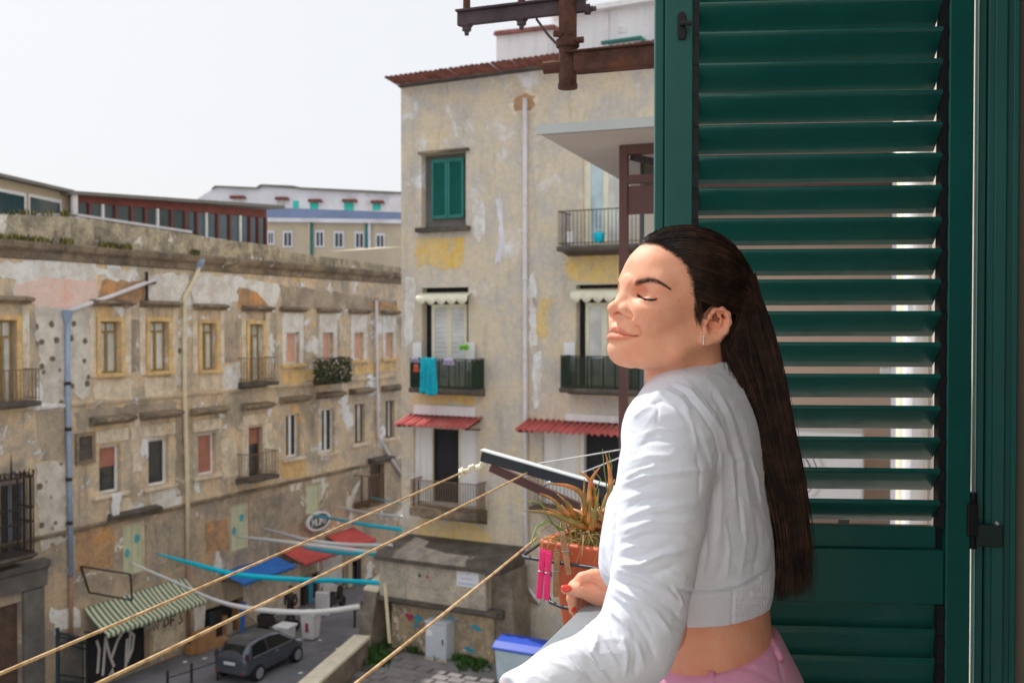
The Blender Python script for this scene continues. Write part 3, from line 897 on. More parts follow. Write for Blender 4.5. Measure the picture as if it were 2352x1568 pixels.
# stone portal
s0, s1, z0, z1 = LWIN['portal']
pt = empty('stone_portal', LW(s0, 0, 0), palace)
MB().box(LW, s1 + .002, s1 + .75, 0.002, 0.14, 0, z1 + 0.3).build('pier', M['portal'], pt)
MB().extr(LW, [(0.002, z1 + 0.32), (0.16, z1 + 0.34), (0.2, z1 + 0.9), (0.32, z1 + 1.0), (0.36, z1 + 1.2), (0.002, z1 + 1.25)], s0 - 0.3, s1 + .85).build('entablature', M['portal'], pt)
MB().box(LW, s0, s1, -0.3, -0.2, 0, z1).build('door_leaf', M['carved'], pt)
for j in range(3):
    for i in range(2):
        c = (s1 - 0.9 - i * 1.2, 0.8 + j * 1.3)
        poly = [(c[0] + 0.4 * math.cos(t), c[1] + 0.5 * math.sin(t)) for t in np.linspace(0, 2 * PI, 13)[:-1]]
        MB().prism(LW, poly, -0.2, -0.12).build('carved_panel', M['carved'], pt)
# shop openings get a back wall and clutter
for k in ('s1', 's2', 's3', 's4'):
    s0, s1, z0, z1 = LWIN[k]
    sh = empty('shop_opening', LW((s0 + s1) / 2, 0, 0), palace)
    MB().box(LW, s0, s1, -0.45, -0.35, 0.02, z1).build('roller_door', M['darkopening'], sh)
    if k == 's1':
        # sprayed white strokes on the dark shutter
        mbg = MB()
        strokes = [[(236, 1550), (240, 1500), (243, 1460)], [(243, 1468), (252, 1504), (262, 1530)], [(256, 1510), (270, 1470), (282, 1450)], [(288, 1552), (290, 1500), (292, 1466)], [(300, 1450), (296, 1500), (288, 1530)],
                   [(276, 1440), (295, 1446), (308, 1458), (304, 1490), (292, 1520)], [(222, 1470), (228, 1490), (224, 1545)], [(250, 1556), (258, 1535), (262, 1556)]]
        for st in strokes:
            P = [LW(*(lambda q: (q[0], -0.33, q[1]))(LW.px(x, y, -0.33))) for x, y in st]
            mbg.tube(P, 0.06, 6, flat=0.25, upv=tuple(LW.n))
        mbg.build('graffiti', M['paint_white'], sh)
    else:
        for i in range(9):
            s = random.uniform(s0 + .15, s1 - .15)
            hgt = random.uniform(.4, 1.6)
            MB().box(LW, s - .15, s + .15, -0.34, random.uniform(-.2, 0.2), 0.02, hgt).build('shop_goods', random.choice([M['cardboard'], M['glass_dark'], M['iron'], M['far_beige'], M['paint_blue']]), sh)
# black tag on the pale panel
mbg = MB()
for st in [[(354, 1448), (356, 1428), (362, 1446), (364, 1424)], [(368, 1426), (372, 1420)], [(376, 1440), (378, 1418), (386, 1420), (388, 1430), (378, 1438)], [(392, 1436), (392, 1414), (402, 1412)], [(392, 1424), (400, 1422)], [(406, 1408), (416, 1404), (414, 1416), (420, 1424), (410, 1432)]]:
    P = [LW(*(lambda q: (q[0], 0.024, q[1]))(LW.px(x, y, 0.024))) for x, y in st]
    mbg.tube(P, 0.035, 5, flat=0.2, upv=tuple(LW.n))
mbg.build('graffiti_tag', M['paint_black'], palace)
# drainpipes
def LP(x, y, n=0.12):
    s, z = LW.px(x, y, n)
    return LW(s, n, z)
pb = pipe(palace, [LP(155, 716), LP(156, 900), LP(160, 1100), LP(163, 1322)], 0.085, M['pipe_blue'])
MB().lathe(LP(155, 730), [(0.09, -0.15), (0.16, 0.1), (0.18, 0.25), (0.02, 0.26)], 10).build('hopper', M['pipe_blue'], pb)
for yy in (880, 985, 1100, 1200):
    MB().lathe(LP(156 + (yy - 880) * .012, yy), [(0.1, -0.06), (0.11, 0), (0.1, 0.06)], 10).build('clip', M['iron'], pb)
pipe(palace, [LP(163, 1324), LP(163, 1470)], 0.07, M['pipe_brown'])
pipe(palace, [LP(158, 714), LP(250, 682), LP(340, 648), LP(362, 640)], 0.08, M['pipe_white'])
MB().bar(LP(337, 690, .14), LP(337, 624, .14), 0.08, 0.08).bar(LP(318, 655, .14), LP(358, 650, .14), 0.06, 0.06).build('iron_bracket', M['iron'], palace)
pc = pipe(palace, [LP(458, 612), LP(440, 655), LP(424, 682), LP(424, 900), LP(430, 1100), LP(432, 1300)], 0.085, M['pipe_cream'])
MB().lathe(LP(458, 612), [(0.08, -0.1), (0.2, 0.15), (0.2, 0.3), (0.02, 0.31)], 10).build('hopper', M['pipe_blue'], pc)
pipe(palace, [LP(432, 1302), LP(434, 1480)], 0.08, M['pipe_brown'])
pipe(palace, [LP(864, 690), LP(866, 850), LP(868, 1000), LP(890, 1040), LP(924, 1092)], 0.075, M['pipe_white'])

# ------------------------------------------------------------------ glazed veranda on the palace roof
def poly_px(fr, pts, n):
    return [fr.px(x, y, n) for x, y in pts]
ver = empty('rooftop_veranda', LW(LW.px(400, 520, -1.2)[0], -1.2, z_roof), label='long glazed rooftop veranda with red-brown fascia above the old palace', cat='veranda')
nV = -1.2
MB().prism(LW, poly_px(LW, [(172, 446), (612, 482), (612, 500), (172, 464)], nV)[::-1], nV, nV - 0.1).build('fascia', M['redwood'], ver)
MB().prism(LW, poly_px(LW, [(166, 438), (655, 472), (655, 479), (166, 446)], nV + 0.3)[::-1], nV + 0.3, nV - 4).build('roof', M['roofgrey'], ver)
xs = [172, 206, 236, 266, 302, 334, 362, 394, 426, 452, 474, 500, 528, 552, 574, 593, 611]
def ytop(x): return 464 + (x - 172) * 36 / 440.0
def ybot(x): return 492 + (x - 172) * 0.152
for i in range(len(xs) - 1):
    x0, x1 = xs[i] + 1.2, xs[i + 1] - 1.2
    MB().prism(LW, poly_px(LW, [(x0, ytop(x0)), (x1, ytop(x1)), (x1, ybot(x1) + 6), (x0, ybot(x0) + 6)], nV - .05)[::-1], nV - .05, nV - .07).build('pane', M['glass_teal'], ver)
for i, x in enumerate(xs):
    m = M['whitepaint'] if i in (2, 6, 10, 13) else M['redwood']
    a = LW.px(x, ytop(x), nV); b = LW.px(x, ybot(x) + 6, nV)
    MB().box(LW, a[0] - .05, a[0] + .05, nV - .1, nV + .03, b[1], a[1]).build('mullion', m, ver)
MB().prism(LW, poly_px(LW, [(168, 489), (441, 530), (441, 536), (168, 495)], nV + .06)[::-1], nV + .06, nV - .1).build('sill', M['pipe_white'], ver)
MB().tube([LW(*(lambda q: (q[0], nV + .1, q[1]))(LW.px(x, y, nV + .1))) for x, y in ((171, 443), (171, 493))], 0.12, 8).build('drainpipe', M['pipe_white'], ver)
ver2 = empty('rooftop_room', LW(LW.px(80, 480, -1.0)[0], -1.0, z_roof), label='pale rooftop room with sloping roof and wide dark windows, above the pitted wall', cat='rooftop room')
MB().prism(LW, poly_px(LW, [(-160, 372), (164, 440), (164, 500), (-160, 500)], -1.5)[::-1], -1.5, -5).build('wall', M['far_beige'], ver2)
MB().prism(LW, poly_px(LW, [(-160, 360), (172, 437), (172, 444), (-160, 368)], -1.1)[::-1], -1.1, -5.2).build('roof', M['roofgrey'], ver2)
for a, b in ((-80, 60), (66, 142)):
    MB().prism(LW, poly_px(LW, [(a, 432 + a * .19), (b, 432 + b * .19), (b, 494), (a, 494)], -1.47)[::-1], -1.47, -1.49).build('window_frame', M['whitepaint'], ver2)
    MB().prism(LW, poly_px(LW, [(a + 5, 440 + a * .19), (b - 4, 440 + b * .19), (b - 4, 490), (a + 5, 490)], -1.44)[::-1], -1.44, -1.46).build('pane', M['glass_teal'], ver2)
# weeds along the parapet
def weeds(name, pts_fn, n, mat, size, label, cat='weeds', kind='stuff'):
    mb = MB()
    for i in range(n):
        c = Vector(pts_fn())
        for j in range(3):
            h = random.uniform(.4, 1.0) * size
            a = random.uniform(0, 2 * PI); d = Vector((math.cos(a), math.sin(a), 0)) * h * random.uniform(.15, .5)
            w = Vector((-d.y, d.x, 0)).normalized() * size * random.uniform(.05, .12)
            p1 = c + d * .5 + Vector((0, 0, h * .7)); p2 = c + d + Vector((0, 0, h))
            mb.add([c - w * .5, c + w * .5, p1 + w, p1 - w, p2], [(0, 1, 2, 3), (3, 2, 4)], random.choice([0, 0, 1]))
    return mb.build(name, mat, None, label=label, cat=cat, kind=kind)
def wp():
    x = random.choice([random.uniform(-20, 100), random.uniform(-20, 120), random.uniform(140, 165), random.uniform(230, 300), random.uniform(440, 460)])
    y = random.choice([552 + x * .08, 552 + x * .08, 498])
    if y < 500 and x > 160: y = 552 + x * .08
    n = 0.2 if y > 520 else -0.2
    s, z = LW.px(x, y, n)
    return LW(s, n, z - 0.05)
weeds('parapet_weeds', wp, 300, [M['weedgreen'], M['weedy']], 0.34, 'yellow-green weeds growing along the palace parapet')

# ------------------------------------------------------------------ street awnings on the palace
def awning(fr, xa, ya, xb, yb, out, drop, mat, name, label, sag=0.06, valance=0.15, cat='awning'):
    s0, z0 = fr.px(xa, ya, 0.02); s1, z1 = fr.px(xb, yb, 0.02)
    z = (z0 + z1) / 2
    nx, ny = 24, 8
    vs, fs, uv = [], [], []
    for i in range(nx + 1):
        for j in range(ny + 1):
            t = j / ny
            zz = z - drop * t - sag * math.sin(PI * t) * (1 + .3 * math.sin(i * .9)) - (0.02 * math.sin(i * 1.7) if j else 0)
            vs.append(fr(s0 + (s1 - s0) * i / nx, 0.03 + out * t, zz)); uv.append((i / nx, t))
        vs.append(fr(s0 + (s1 - s0) * i / nx, 0.04 + out, z - drop - valance + 0.02 * math.sin(i * 2.2))); uv.append((i / nx, 1.1))
    m = ny + 2
    for i in range(nx):
        for j in range(m - 1):
            a = i * m + j
            fs.append((a, a + 1, a + m + 1, a + m))
    root = empty(name, fr((s0 + s1) / 2, 0, z - drop), None, label=label, cat=cat)
    me = raw_mesh('canvas', vs, fs, mat)
    ul = me.uv_layers.new(name='UVMap')
    for lo in me.loops:
        ul.data[lo.index].uv = uv[lo.vertex_index]
    o = link('canvas', me, mat, root)
    o.modifiers.new('thick', 'SOLIDIFY').thickness = 0.01
    mb = MB()
    for s in (s0 + .05, s1 - .05):
        mb.tube([fr(s, 0.02, z - drop * 1.1), fr(s, out, z - drop - .02)], 0.02, 5)
    mb.tube([fr(s0, out, z - drop - .03), fr(s1, out, z - drop - .03)], 0.025, 6)
    mb.build('frame', M['iron'], root)
    return root
awning(LW, 190, 1400, 425, 1320, 1.1, 0.75, M['stripes'], 'striped_awning', 'green and white striped awning over a dark graffitied shopfront')
awning(LW, 506, 1316, 632, 1272, 1.1, 0.3, M['bluecloth'], 'blue_awning', 'blue cloth awning over a street shop', 0.03)
awning(LW, 642, 1264, 728, 1236, 1.3, 0.42, M['redcloth'], 'red_awning', 'nearer red awning beside the blue awning', 0.03)
awning(LW, 748, 1230, 812, 1210, 1.3, 0.42, M['redcloth'], 'red_awning', 'farther red awning below the oval sign', 0.03)
# rusty frame projecting above the striped awning
fr_o = empty('iron_frame', LP(200, 1380, 0), label='rusty rectangular iron frame jutting from the wall above the striped awning', cat='iron frame')
mb = MB()
P1, P2, P3, P4 = LP(186, 1300, .1), LP(300, 1318, 1.3), LP(303, 1378, 1.3), LP(205, 1360, .1)
for a, b in ((P1, P2), (P2, P3), (P3, P4), (P4, P1)):
    mb.bar(a, b, .05, .05)
mb.build('frame', M['iron'], fr_o)
# oval shop sign
sg = empty('oval_sign', LP(733, 1215, .2), label='oval white-rimmed sign with pale lettering above the red awnings', cat='sign')
c = LW.px(733, 1196, .25); rs = (LW.px(760, 1190, .25)[0] - LW.px(706, 1200, .25)[0]) / 2; rz = 0.43
def oval(k, kz=None): return [(c[0] + rs * k * math.cos(t), c[1] + rz * (kz or k) * math.sin(t)) for t in np.linspace(0, 2 * PI, 33)[:-1]]
MB().prism(LW, oval(1.0), 0.15, 0.26).build('rim', M['plasticwhite'], sg)
MB().prism(LW, oval(0.82, .78), 0.2, 0.27).build('face', M['glass_dark'], sg)
mb = MB()
x = c[0] - rs * .6
for kind in ('M', 'U', 'M', 'I'):
    w_ = rs * .26; zb, zt = c[1] - .17, c[1] + .17
    seg = {'M': [((0, 0), (0, 1)), ((0, 1), (.5, .35)), ((.5, .35), (1, 1)), ((1, 1), (1, 0))], 'U': [((0, 1), (0, .1)), ((0, .1), (1, .1)), ((1, .1), (1, 1))], 'I': [((.4, 0), (.4, 1))]}[kind]
    for (a, b) in seg:
        mb.bar(LW(x + a[0] * w_, .278, zb + a[1] * (zt - zb)), LW(x + b[0] * w_, .278, zb + b[1] * (zt - zb)), .05, .012, up=tuple(LW.n))
    x += rs * .34
mb.build('lettering', M['plasticwhite'], sg)
MB().bar(LW(c[0], 0, c[1]), LW(c[0], .16, c[1]), .1, .1).build('bracket', M['iron'], sg)

# ------------------------------------------------------------------ tall patched house across the square
house = empty('tall_house', RW(4, 0, TERR), label='tall patched grey-yellow house with white drainpipe and reed-screened balconies', cat='building')
sR0 = RW.px(922, 744)[0]; sR1 = RW.px(1700, 744)[0]
z_eave = RW.px(1080, 178)[1]
RWIN = {}
def rr(k, x0, x1, y0, y1): RWIN[k] = rect(RW, x0, x1, y0, y1)
rr('a1', 968, 1070, 352, 522); rr('a2', 1338, 1430, 350, 556)
rr('b1', 969, 1076, 660, 886); rr('b2', 1323, 1440, 653, 886)
rr('c1', 950, 1097, 985, 1156); rr('c2', 1246, 1440, 985, 1175)
mb = MB()
wall_holes(mb, RW, sR0, sR1, 0.0, z_eave, list(RWIN.values()), 0.35, 0, 0)
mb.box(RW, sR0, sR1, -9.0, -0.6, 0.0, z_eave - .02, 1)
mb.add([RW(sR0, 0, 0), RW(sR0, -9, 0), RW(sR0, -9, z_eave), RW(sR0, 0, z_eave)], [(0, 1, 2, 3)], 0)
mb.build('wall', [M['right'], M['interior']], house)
MB().box(RW, sR0, sR1, -9.2, -0.62, z_eave, z_eave + .3).build('roof', M['roofgrey'], house)
# eave of red tiles
ev = empty('tiled_eave', RW(0, 0, z_eave), house)
MB().extr(RW, [(0, z_eave - .07), (.22, z_eave - .02), (.22, z_eave + .02), (-.6, z_eave + .12), (-.6, z_eave)], sR0 - .03, sR1).build('eave_board', M['darkstone'], ev)
tm = MB()
vs = []; fs = []
for j, (yy, zz) in enumerate(((0, 0), (-0.75, .09))):
    for i in range(7):
        a = PI * i / 6
        vs.append((0.1 * math.cos(a), yy, zz + .055 * math.sin(a)))
fs = [(i, i + 1, i + 8, i + 7) for i in range(6)] + [tuple(range(6, -1, -1))]
tm.add(vs, fs)
tme = tm.mesh('roof_tile'); tme.materials.append(M['tile_red'])
rz = math.atan2(RW.d.y, RW.d.x)
s = sR0 + .06
while s < RW.px(1560, 120)[0]:
    inst('roof_tile', tme, RW(s, .28, z_eave + .005 + random.uniform(-.01, .01)), ev, rot=(0, 0, rz + random.uniform(-.02, .02)))
    s += .205
# white rooftop room
rt = empty('white_rooftop_room', RW(5, -1.5, z_eave), label='whitewashed stepped rooftop room behind the red-tiled eave', cat='rooftop room')
def pr(pts, n0, n1, mat, nm): return MB().prism(RW, [RW.px(x, y, n0) for x, y in pts], n1, n0).build(nm, mat, rt)
pr([(1140, 70), (1270, 58), (1270, 160), (1140, 160)], -1.0, -5, M['whitewall'], 'wall')
pr([(1132, 80), (1272, 64), (1272, 56), (1136, 72)], -.8, -5.2, M['tile_red'], 'coping')
pr([(1262, 40), (1620, -20), (1620, 160), (1262, 160)], -1.4, -6, M['whitewall'], 'wall')
pr([(1255, 40), (1640, -22), (1640, -36), (1255, 30)], -1.0, -6.2, M['whitepaint'], 'cornice')
for x in (1388, 1502):
    pr([(x, 30), (x + 9, 28), (x + 9, 140), (x, 142)], -1.3, -1.45, M['pipe_white'], 'pilaster_strip')
pr([(1380, 95), (1472, 82), (1490, 98), (1486, 104), (1470, 88), (1380, 101)], -1.2, -1.42, M['greenshutter'], 'small_canopy')
pr([(1420, 62), (1438, 60), (1438, 74), (1420, 76)], -1.36, -1.42, M['glass_curtain'], 'vent')
# windows and doors
s0, s1, z0, z1 = RWIN['a1']
w = empty('window', RW((s0 + s1) / 2, 0, z0), house)
MB().box(RW, s0, s1, -0.4, -0.3, z0, z1).build('shaded_reveal', M['portal'], w)
q = rect(RW, 984, 1058, 362, 500)
sm = (q[0] + q[1]) / 2
for a, b in ((q[0], sm - .01), (sm + .01, q[1])):
    lf = MB()
    for r_ in ((a, a + .09, q[2], q[3]), (b - .09, b, q[2], q[3]), (a + .09, b - .09, q[2], q[2] + .12), (a + .09, b - .09, q[3] - .12, q[3])):
        lf.box(RW, r_[0], r_[1], -.28, -.2, r_[2], r_[3])
    z = q[2] + .13
    while z < q[3] - .17:
        lf.extr(RW, [(-.27, z + .045), (-.22, z), (-.21, z + .006), (-.26, z + .051)], a + .09, b - .09)
        z += .055
    lf.box(RW, a + .09, b - .09, -.29, -.275, q[2] + .12, q[3] - .12)
    lf.build('shutter_leaf', M['greenshutter'], w)
MB().box(RW, s0 - .1, s1 + .2, .002, .3, z0 - .16, z0 - .003).build('sill', M['darkstone'], w)
MB().box(RW, s0 - .05, s1 + .15, .002, .16, z1 + .003, z1 + .1).build('hood_moulding', M['cornice'], w)
def french(k, awn=True, frame='cream', pane='glass_curtain', inset=.12):
    s0, s1, z0, z1 = RWIN[k]
    w = empty('balcony_door', RW((s0 + s1) / 2, 0, z0), house)
    MB().box(RW, s0, s1, -.5, -.42, z0, z1).build('dark_reveal', M['darkopening'], w)
    a, b = s0 + (s1 - s0) * inset, s1 - (s1 - s0) * inset
    m = (a + b) / 2; zt = z1 - .6
    f = MB()
    for (x0, x1) in ((a, a + .13), (m - .1, m + .1), (b - .13, b)):
        f.box(RW, x0, x1, -.4, -.3, z0, zt)
    f.box(RW, a + .13, m - .1, -.4, -.3, zt - .12, zt); f.box(RW, m + .1, b - .13, -.4, -.3, zt - .12, zt)
    f.box(RW, a + .13, m - .1, -.4, -.3, z0, z0 + .3); f.box(RW, m + .1, b - .13, -.4, -.3, z0, z0 + .3)
    f.build('frame', M[frame], w)
    for (x0, x1) in ((a + .13, m - .1), (m + .1, b - .13)):
        MB().box(RW, x0, x1, -.37, -.34, z0 + .3, zt - .12).build('pane', M[pane], w)
        if k == 'b1':
            zz = z0 + .4
            while zz < zt - .2:
                MB().box(RW, x0, x1, -.335, -.325, zz, zz + .05).build('blind_slat', M['far_white'], w)
                zz += .17
    return w
french('b1'); french('b2')
s0, s1, z0, z1 = RWIN['a2']
w = empty('balcony_door', RW((s0 + s1) / 2, 0, z0), house)
f = MB(); m = (s0 + s1) / 2
for x0, x1 in ((s0, s0 + .22), (m - .02, m + .16), (s1 - .2, s1)):
    f.box(RW, x0, x1, -.25, -.15, z0, z1)
f.build('frame', M['cream'], w)
MB().box(RW, s0 + .22, m - .02, -.22, -.19, z0, z1).build('pane', M['glass_pale'], w)
MB().box(RW, m + .16, s1 - .2, -.22, -.19, z0, z1).build('pane', M['glass_curtain'], w)
for k, dx in (('c1', (986, 1055)), ('c2', (1338, 1440))):
    s0, s1, z0, z1 = RWIN[k]
    w = empty('balcony_door', RW((s0 + s1) / 2, 0, z0), house)
    a = RW.px(dx[0], 1080)[0]; b = RW.px(dx[1], 1080)[0]
    MB().box(RW, s0, a, -.34, -.12, z0, z1).build('white_panel', M['whitewall'], w)
    if b < s1: MB().box(RW, b, s1, -.34, -.12, z0, z1).build('white_panel', M['whitewall'], w)
    MB().box(RW, a, b, -.5, -.36, z0, z1).build('dark_door', M['darkopening'], w)
    if k == 'c1':
        for xx in (a + .02, b - .08): MB().box(RW, xx, xx + .06, -.2, -.1, z0, z1).build('jamb', M['cream'], w)
    else:
        MB().box(RW, s0 + 1.25, s0 + 1.33, -.12, -.06, z0, z1).build('jamb', M['cream'], w)
# balconies
def rbal(x0, x1, y, out, **kw):
    s0 = RW.px(x0, y, out)[0]; s1 = RW.px(x1, y, out)[0]; z = RW.px((x0 + x1) / 2, y, out)[1]
    return balcony(house, RW, s0, s1, z, out, **kw)
rbal(1278, 1500, 562, 1.0, h=1.15)
b1 = rbal(938, 1086, 893, .9, h=1.05, screen='greenscreen')
b2 = rbal(1284, 1470, 893, .9, h=1.05, screen='greenscreen')
rbal(940, 1094, 1172, .8, h=1.0, slab_m='cornice', rail_m='ironlight', th=.3, step=.1, r=.018)
rbal(1215, 1420, 1172, .8, h=1.0, slab_m='cornice', rail_m='ironlight', th=.2)
for x0, x1 in ((953, 972), (1076, 1094), (1299, 1324)):
    q = rect(RW, x0, x1, 786, 826)
    MB().box(RW, q[0], q[1], .1, .14, q[2] - .4, q[3]).build('white_side_panel', M['whitewall'], house)
# scalloped door blinds over the middle doors
def valance(x0, x1, y0, y1, label):
    s0, s1, z0, z1 = rect(RW, x0, x1, y0, y1, .35)
    n = 40
    vs, fs = [], []
    for i in range(n + 1):
        s = s0 + (s1 - s0) * i / n
        sc = abs(math.sin(i / n * PI * 5))
        vs += [RW(s, .02, z1 + .12), RW(s, .36, z1), RW(s, .38, z0 + .2 - .16 * sc)]
    for i in range(n):
        for j in range(2):
            a = i * 3 + j
            fs.append((a, a + 3, a + 4, a + 1))
    o = link('scalloped_awning', raw_mesh('scalloped_awning', vs, fs, M['cream']), M['cream'], None, label=label, cat='awning')
    o.modifiers.new('thick', 'SOLIDIFY').thickness = .02
valance(956, 1074, 680, 703, 'cream scalloped awning over the balcony with the cyan towel')
valance(1310, 1440, 671, 698, 'cream scalloped awning just left of the woman nose')
# white lintels and red corrugated canopies
for x0, x1, y0, y1 in ((954, 1094, 931, 953), (1301, 1440, 952, 968)):
    q = rect(RW, x0, x1, y0, y1)
    MB().box(RW, q[0], q[1], .002, .12, q[2], q[3]).build('white_lintel', M['whitewall'], house)
def corrugated(xa, ya, xb, yb, out, drop, label, ext=.35):
    s0, z0 = RW.px(xa, ya, .02); s1, z1 = RW.px(xb, yb, .02); z = (z0 + z1) / 2
    root = empty('corrugated_canopy', RW((s0 + s1) / 2, 0, z - drop), label=label, cat='canopy')
    n = int((s1 - s0) / .028)
    vs, fs = [], []
    for i in range(n + 1):
        s = s0 + (s1 - s0) * i / n
        h = .045 * math.cos(i / 8.0 * 2 * PI)
        vs += [RW(s, .01, z + h), RW(s, out + .03 * math.sin(i * .37), z - drop + h)]
    fs = [(2 * i, 2 * i + 2, 2 * i + 3, 2 * i + 1) for i in range(n)]
    o = link('sheet', raw_mesh('sheet', vs, fs, M['corrug_red']), M['corrug_red'], root)
    o.modifiers.new('thick', 'SOLIDIFY').thickness = .012
    mb = MB()
    for s in (s0 + .1, s1 - .1):
        mb.bar(RW(s, .01, z - drop * 1.5), RW(s, out - .1, z - drop * .95 - .06), .05, .05)
        mb.bar(RW(s, .01, z - .1), RW(s, out - .1, z - drop * .95 - .06), .05, .05)
    mb.build('bracket', M['iron'], root)
corrugated(944, 953, 1108, 958, 1.15, .28, 'red corrugated canopy over the door with white side panels')
corrugated(1216, 964, 1450, 972, 1.15, .28, 'red corrugated canopy near the woman shoulder, over a dark door')
# drainpipe with moss-ringed outlet
def RP(x, y, n=.1):
    s, z = RW.px(x, y, n)
    return RW(s, n, z)
dp = pipe(house, [RP(1206, 226), RP(1206, 500), RP(1206, 800), RP(1207, 1100), RP(1209, 1345)], .085, M['pipe_white'])
for y in (300, 470, 640, 820, 1010, 1180):
    MB().lathe(RP(1206, y), [(.09, -.05), (.105, 0), (.09, .05)], 10).build('clip', M['pipe_white'], dp)
pipe(house, [RP(1170, 1330, .08), RP(1190, 1345, .08), RP(1215, 1375, .08), RP(1235, 1385, .08)], .05, M['pipe_brown'])
pipe(house, [RP(1209, 1345, .1), RP(1240, 1385, .1)], .06, M['pipe_white'])
patch(house, RW, [(1165, 240), (1175, 208), (1200, 196), (1228, 205), (1240, 235), (1228, 262), (1200, 270), (1172, 262)], M['paletrim'], .018)
patch(house, RW, [(1178, 240), (1185, 218), (1205, 212), (1226, 222), (1228, 245), (1210, 258), (1188, 256)], M['orange'], .022, n0=.019, name='bare_tuff_patch')
patch(house, RW, [(955, 548), (1000, 545), (1060, 548), (1068, 580), (1062, 612), (1020, 620), (985, 605), (955, 612)], M['ochre'], .012)
patch(house, RW, [(1300, 584), (1440, 582), (1440, 652), (1320, 648), (1300, 640)], M['ochre'], .014)
patch(house, RW, [(948, 905), (1085, 905), (1092, 926), (950, 928)], M['ochre'], .012)
patch(house, RW, [(955, 1195), (1090, 1200), (1130, 1230), (1120, 1260), (960, 1250)], M['ochre'], .012)
patch(house, RW, [(1022, 238), (1032, 240), (1050, 290), (1056, 318), (1046, 312), (1034, 280)], M['whiteplaster'], .012, .05)
patch(house, RW, [(1085, 470), (1112, 462), (1118, 520), (1100, 560), (1084, 530)], M['whiteplaster'], .012, .06)
patch(house, RW, [(1140, 460), (1152, 448), (1156, 510), (1160, 560), (1150, 600), (1135, 606), (1148, 560), (1146, 510)], M['far_white'], .012, .05)
patch(house, RW, [(1214, 640), (1228, 620), (1236, 700), (1232, 790), (1218, 800)], M['whiteplaster'], .012, .06)
patch(house, RW, [(1226, 820), (1245, 800), (1246, 860), (1234, 940), (1224, 930)], M['whiteplaster'], .012, .06)
patch(house, RW, [(930, 640), (952, 640), (954, 700), (945, 790), (930, 800)], M['whiteplaster'], .012, .06)
patch(house, RW, [(1225, 680), (1262, 690), (1258, 770), (1232, 780)], M['ochre'], .012, .07)
# things on the balconies
def box_thing(name, fr, q, n0, n1, mat, label, cat, bevel=.02):
    return MB().box(fr, q[0], q[1], n0, n1, q[2], q[3]).build(name, mat, None, bevel=bevel, label=label, cat=cat)
c = RW(*(lambda q: (q[0], .85, q[1]))(RW.px(1376, 558, .85)))
bk = empty('blue_bucket', c, label='bright blue bucket on the top balcony slab', cat='bucket')
MB().lathe(c, [(.14, .01), (.19, .3), (.2, .33), (.18, .33)], 14).build('body', M['ribbon_cyan'], bk, smooth=True)
MB().tube([(c[0] - .19, c[1], c[2] + .32), (c[0] - .1, c[1] - .1, c[2] + .42), (c[0] + .1, c[1] - .1, c[2] + .42), (c[0] + .19, c[1], c[2] + .32)], .012, 5).build('handle', M['plasticwhite'], bk)
c = RW(*(lambda q: (q[0], .8, q[1]))(RW.px(1311, 558, .8)))
MB().lathe(c, [(.13, .01), (.13, .3), (.15, .31), (.15, .36), (.02, .37)], 12).build('white_pot', M['plasticwhite'], None, label='small white pot at the left end of the top balcony', cat='pot')
# cyan towel and small laundry over the left screened balcony
def hang(name, x0, x1, y0, y1, n, mat, label, cat='laundry', amp=.05):
    s0, s1, z0, z1 = rect(RW, x0, x1, y0, y1, n)
    nx, ny = 14, 14
    vs, fs = [], []
    for i in range(nx + 1):
        for j in range(ny + 1):
            t = j / ny; u = i / nx
            sp = 1 + .15 * t
            s = (s0 + s1) / 2 + (u - .5) * (s1 - s0) * sp * .92
            vs.append(RW(s, n + amp * math.sin(u * 17 + t) * (.3 + t) + .02 * math.sin(t * 6), z1 + (z0 - z1) * t * (1 - .04 * math.sin(u * 7))))
    for i in range(nx):
        for j in range(ny):
            a = i * (ny + 1) + j
            fs.append((a, a + 1, a + ny + 2, a + ny + 1))
    o = link(name, raw_mesh(name, vs, fs, mat), mat, None, label=label, cat=cat)
    o.modifiers.new('thick', 'SOLIDIFY').thickness = .012
    return o
M['towel'] = plain('cyan_terry_towel', S(24, 160, 180, 1.3), .95, .2, 4, .4, 60, .02)
M['towel2'] = plain('lilac_cloth', S(170, 160, 190, 1.2), .95, .15, 4, .2)
M['coral'] = plain('coral_cloth', S(210, 110, 84, 1.2), .95, .15, 4, .2)
M['lime'] = plain('lime_green_plastic', S(110, 200, 40, 1.2), .5, .1, 4, 0)
hang('towel', 965, 1002, 821, 906, 1.0, M['towel'], 'long cyan towel hanging over the left reed-screened balcony')
hang('small_cloth', 951, 961, 836, 854, .98, M['coral'], 'tiny coral cloth pinned left of the cyan towel')
hang('small_cloth', 1020, 1042, 823, 838, .98, M['towel2'], 'lilac cloth on the rail right of the cyan towel')
hang('small_cloth', 944, 962, 822, 832, .98, M['towel2'], 'lilac cloth on the rail left of the cyan towel')
c = RW(*(lambda q: (q[0], .5, q[1]))(RW.px(1066, 797, .5)))
mb = MB()
for i in range(9):
    a = i * .7
    mb.lathe((c[0] + .12 * math.cos(a), c[1] + .1 * math.sin(a), c[2] + .06 * math.sin(i * 2.2)), [(.02, -.05), (.08, 0), (.02, .05)], 7)
mb.build('whirligig', M['lime'], None, label='lime green plastic whirligig by the left balcony door', cat='ornament')

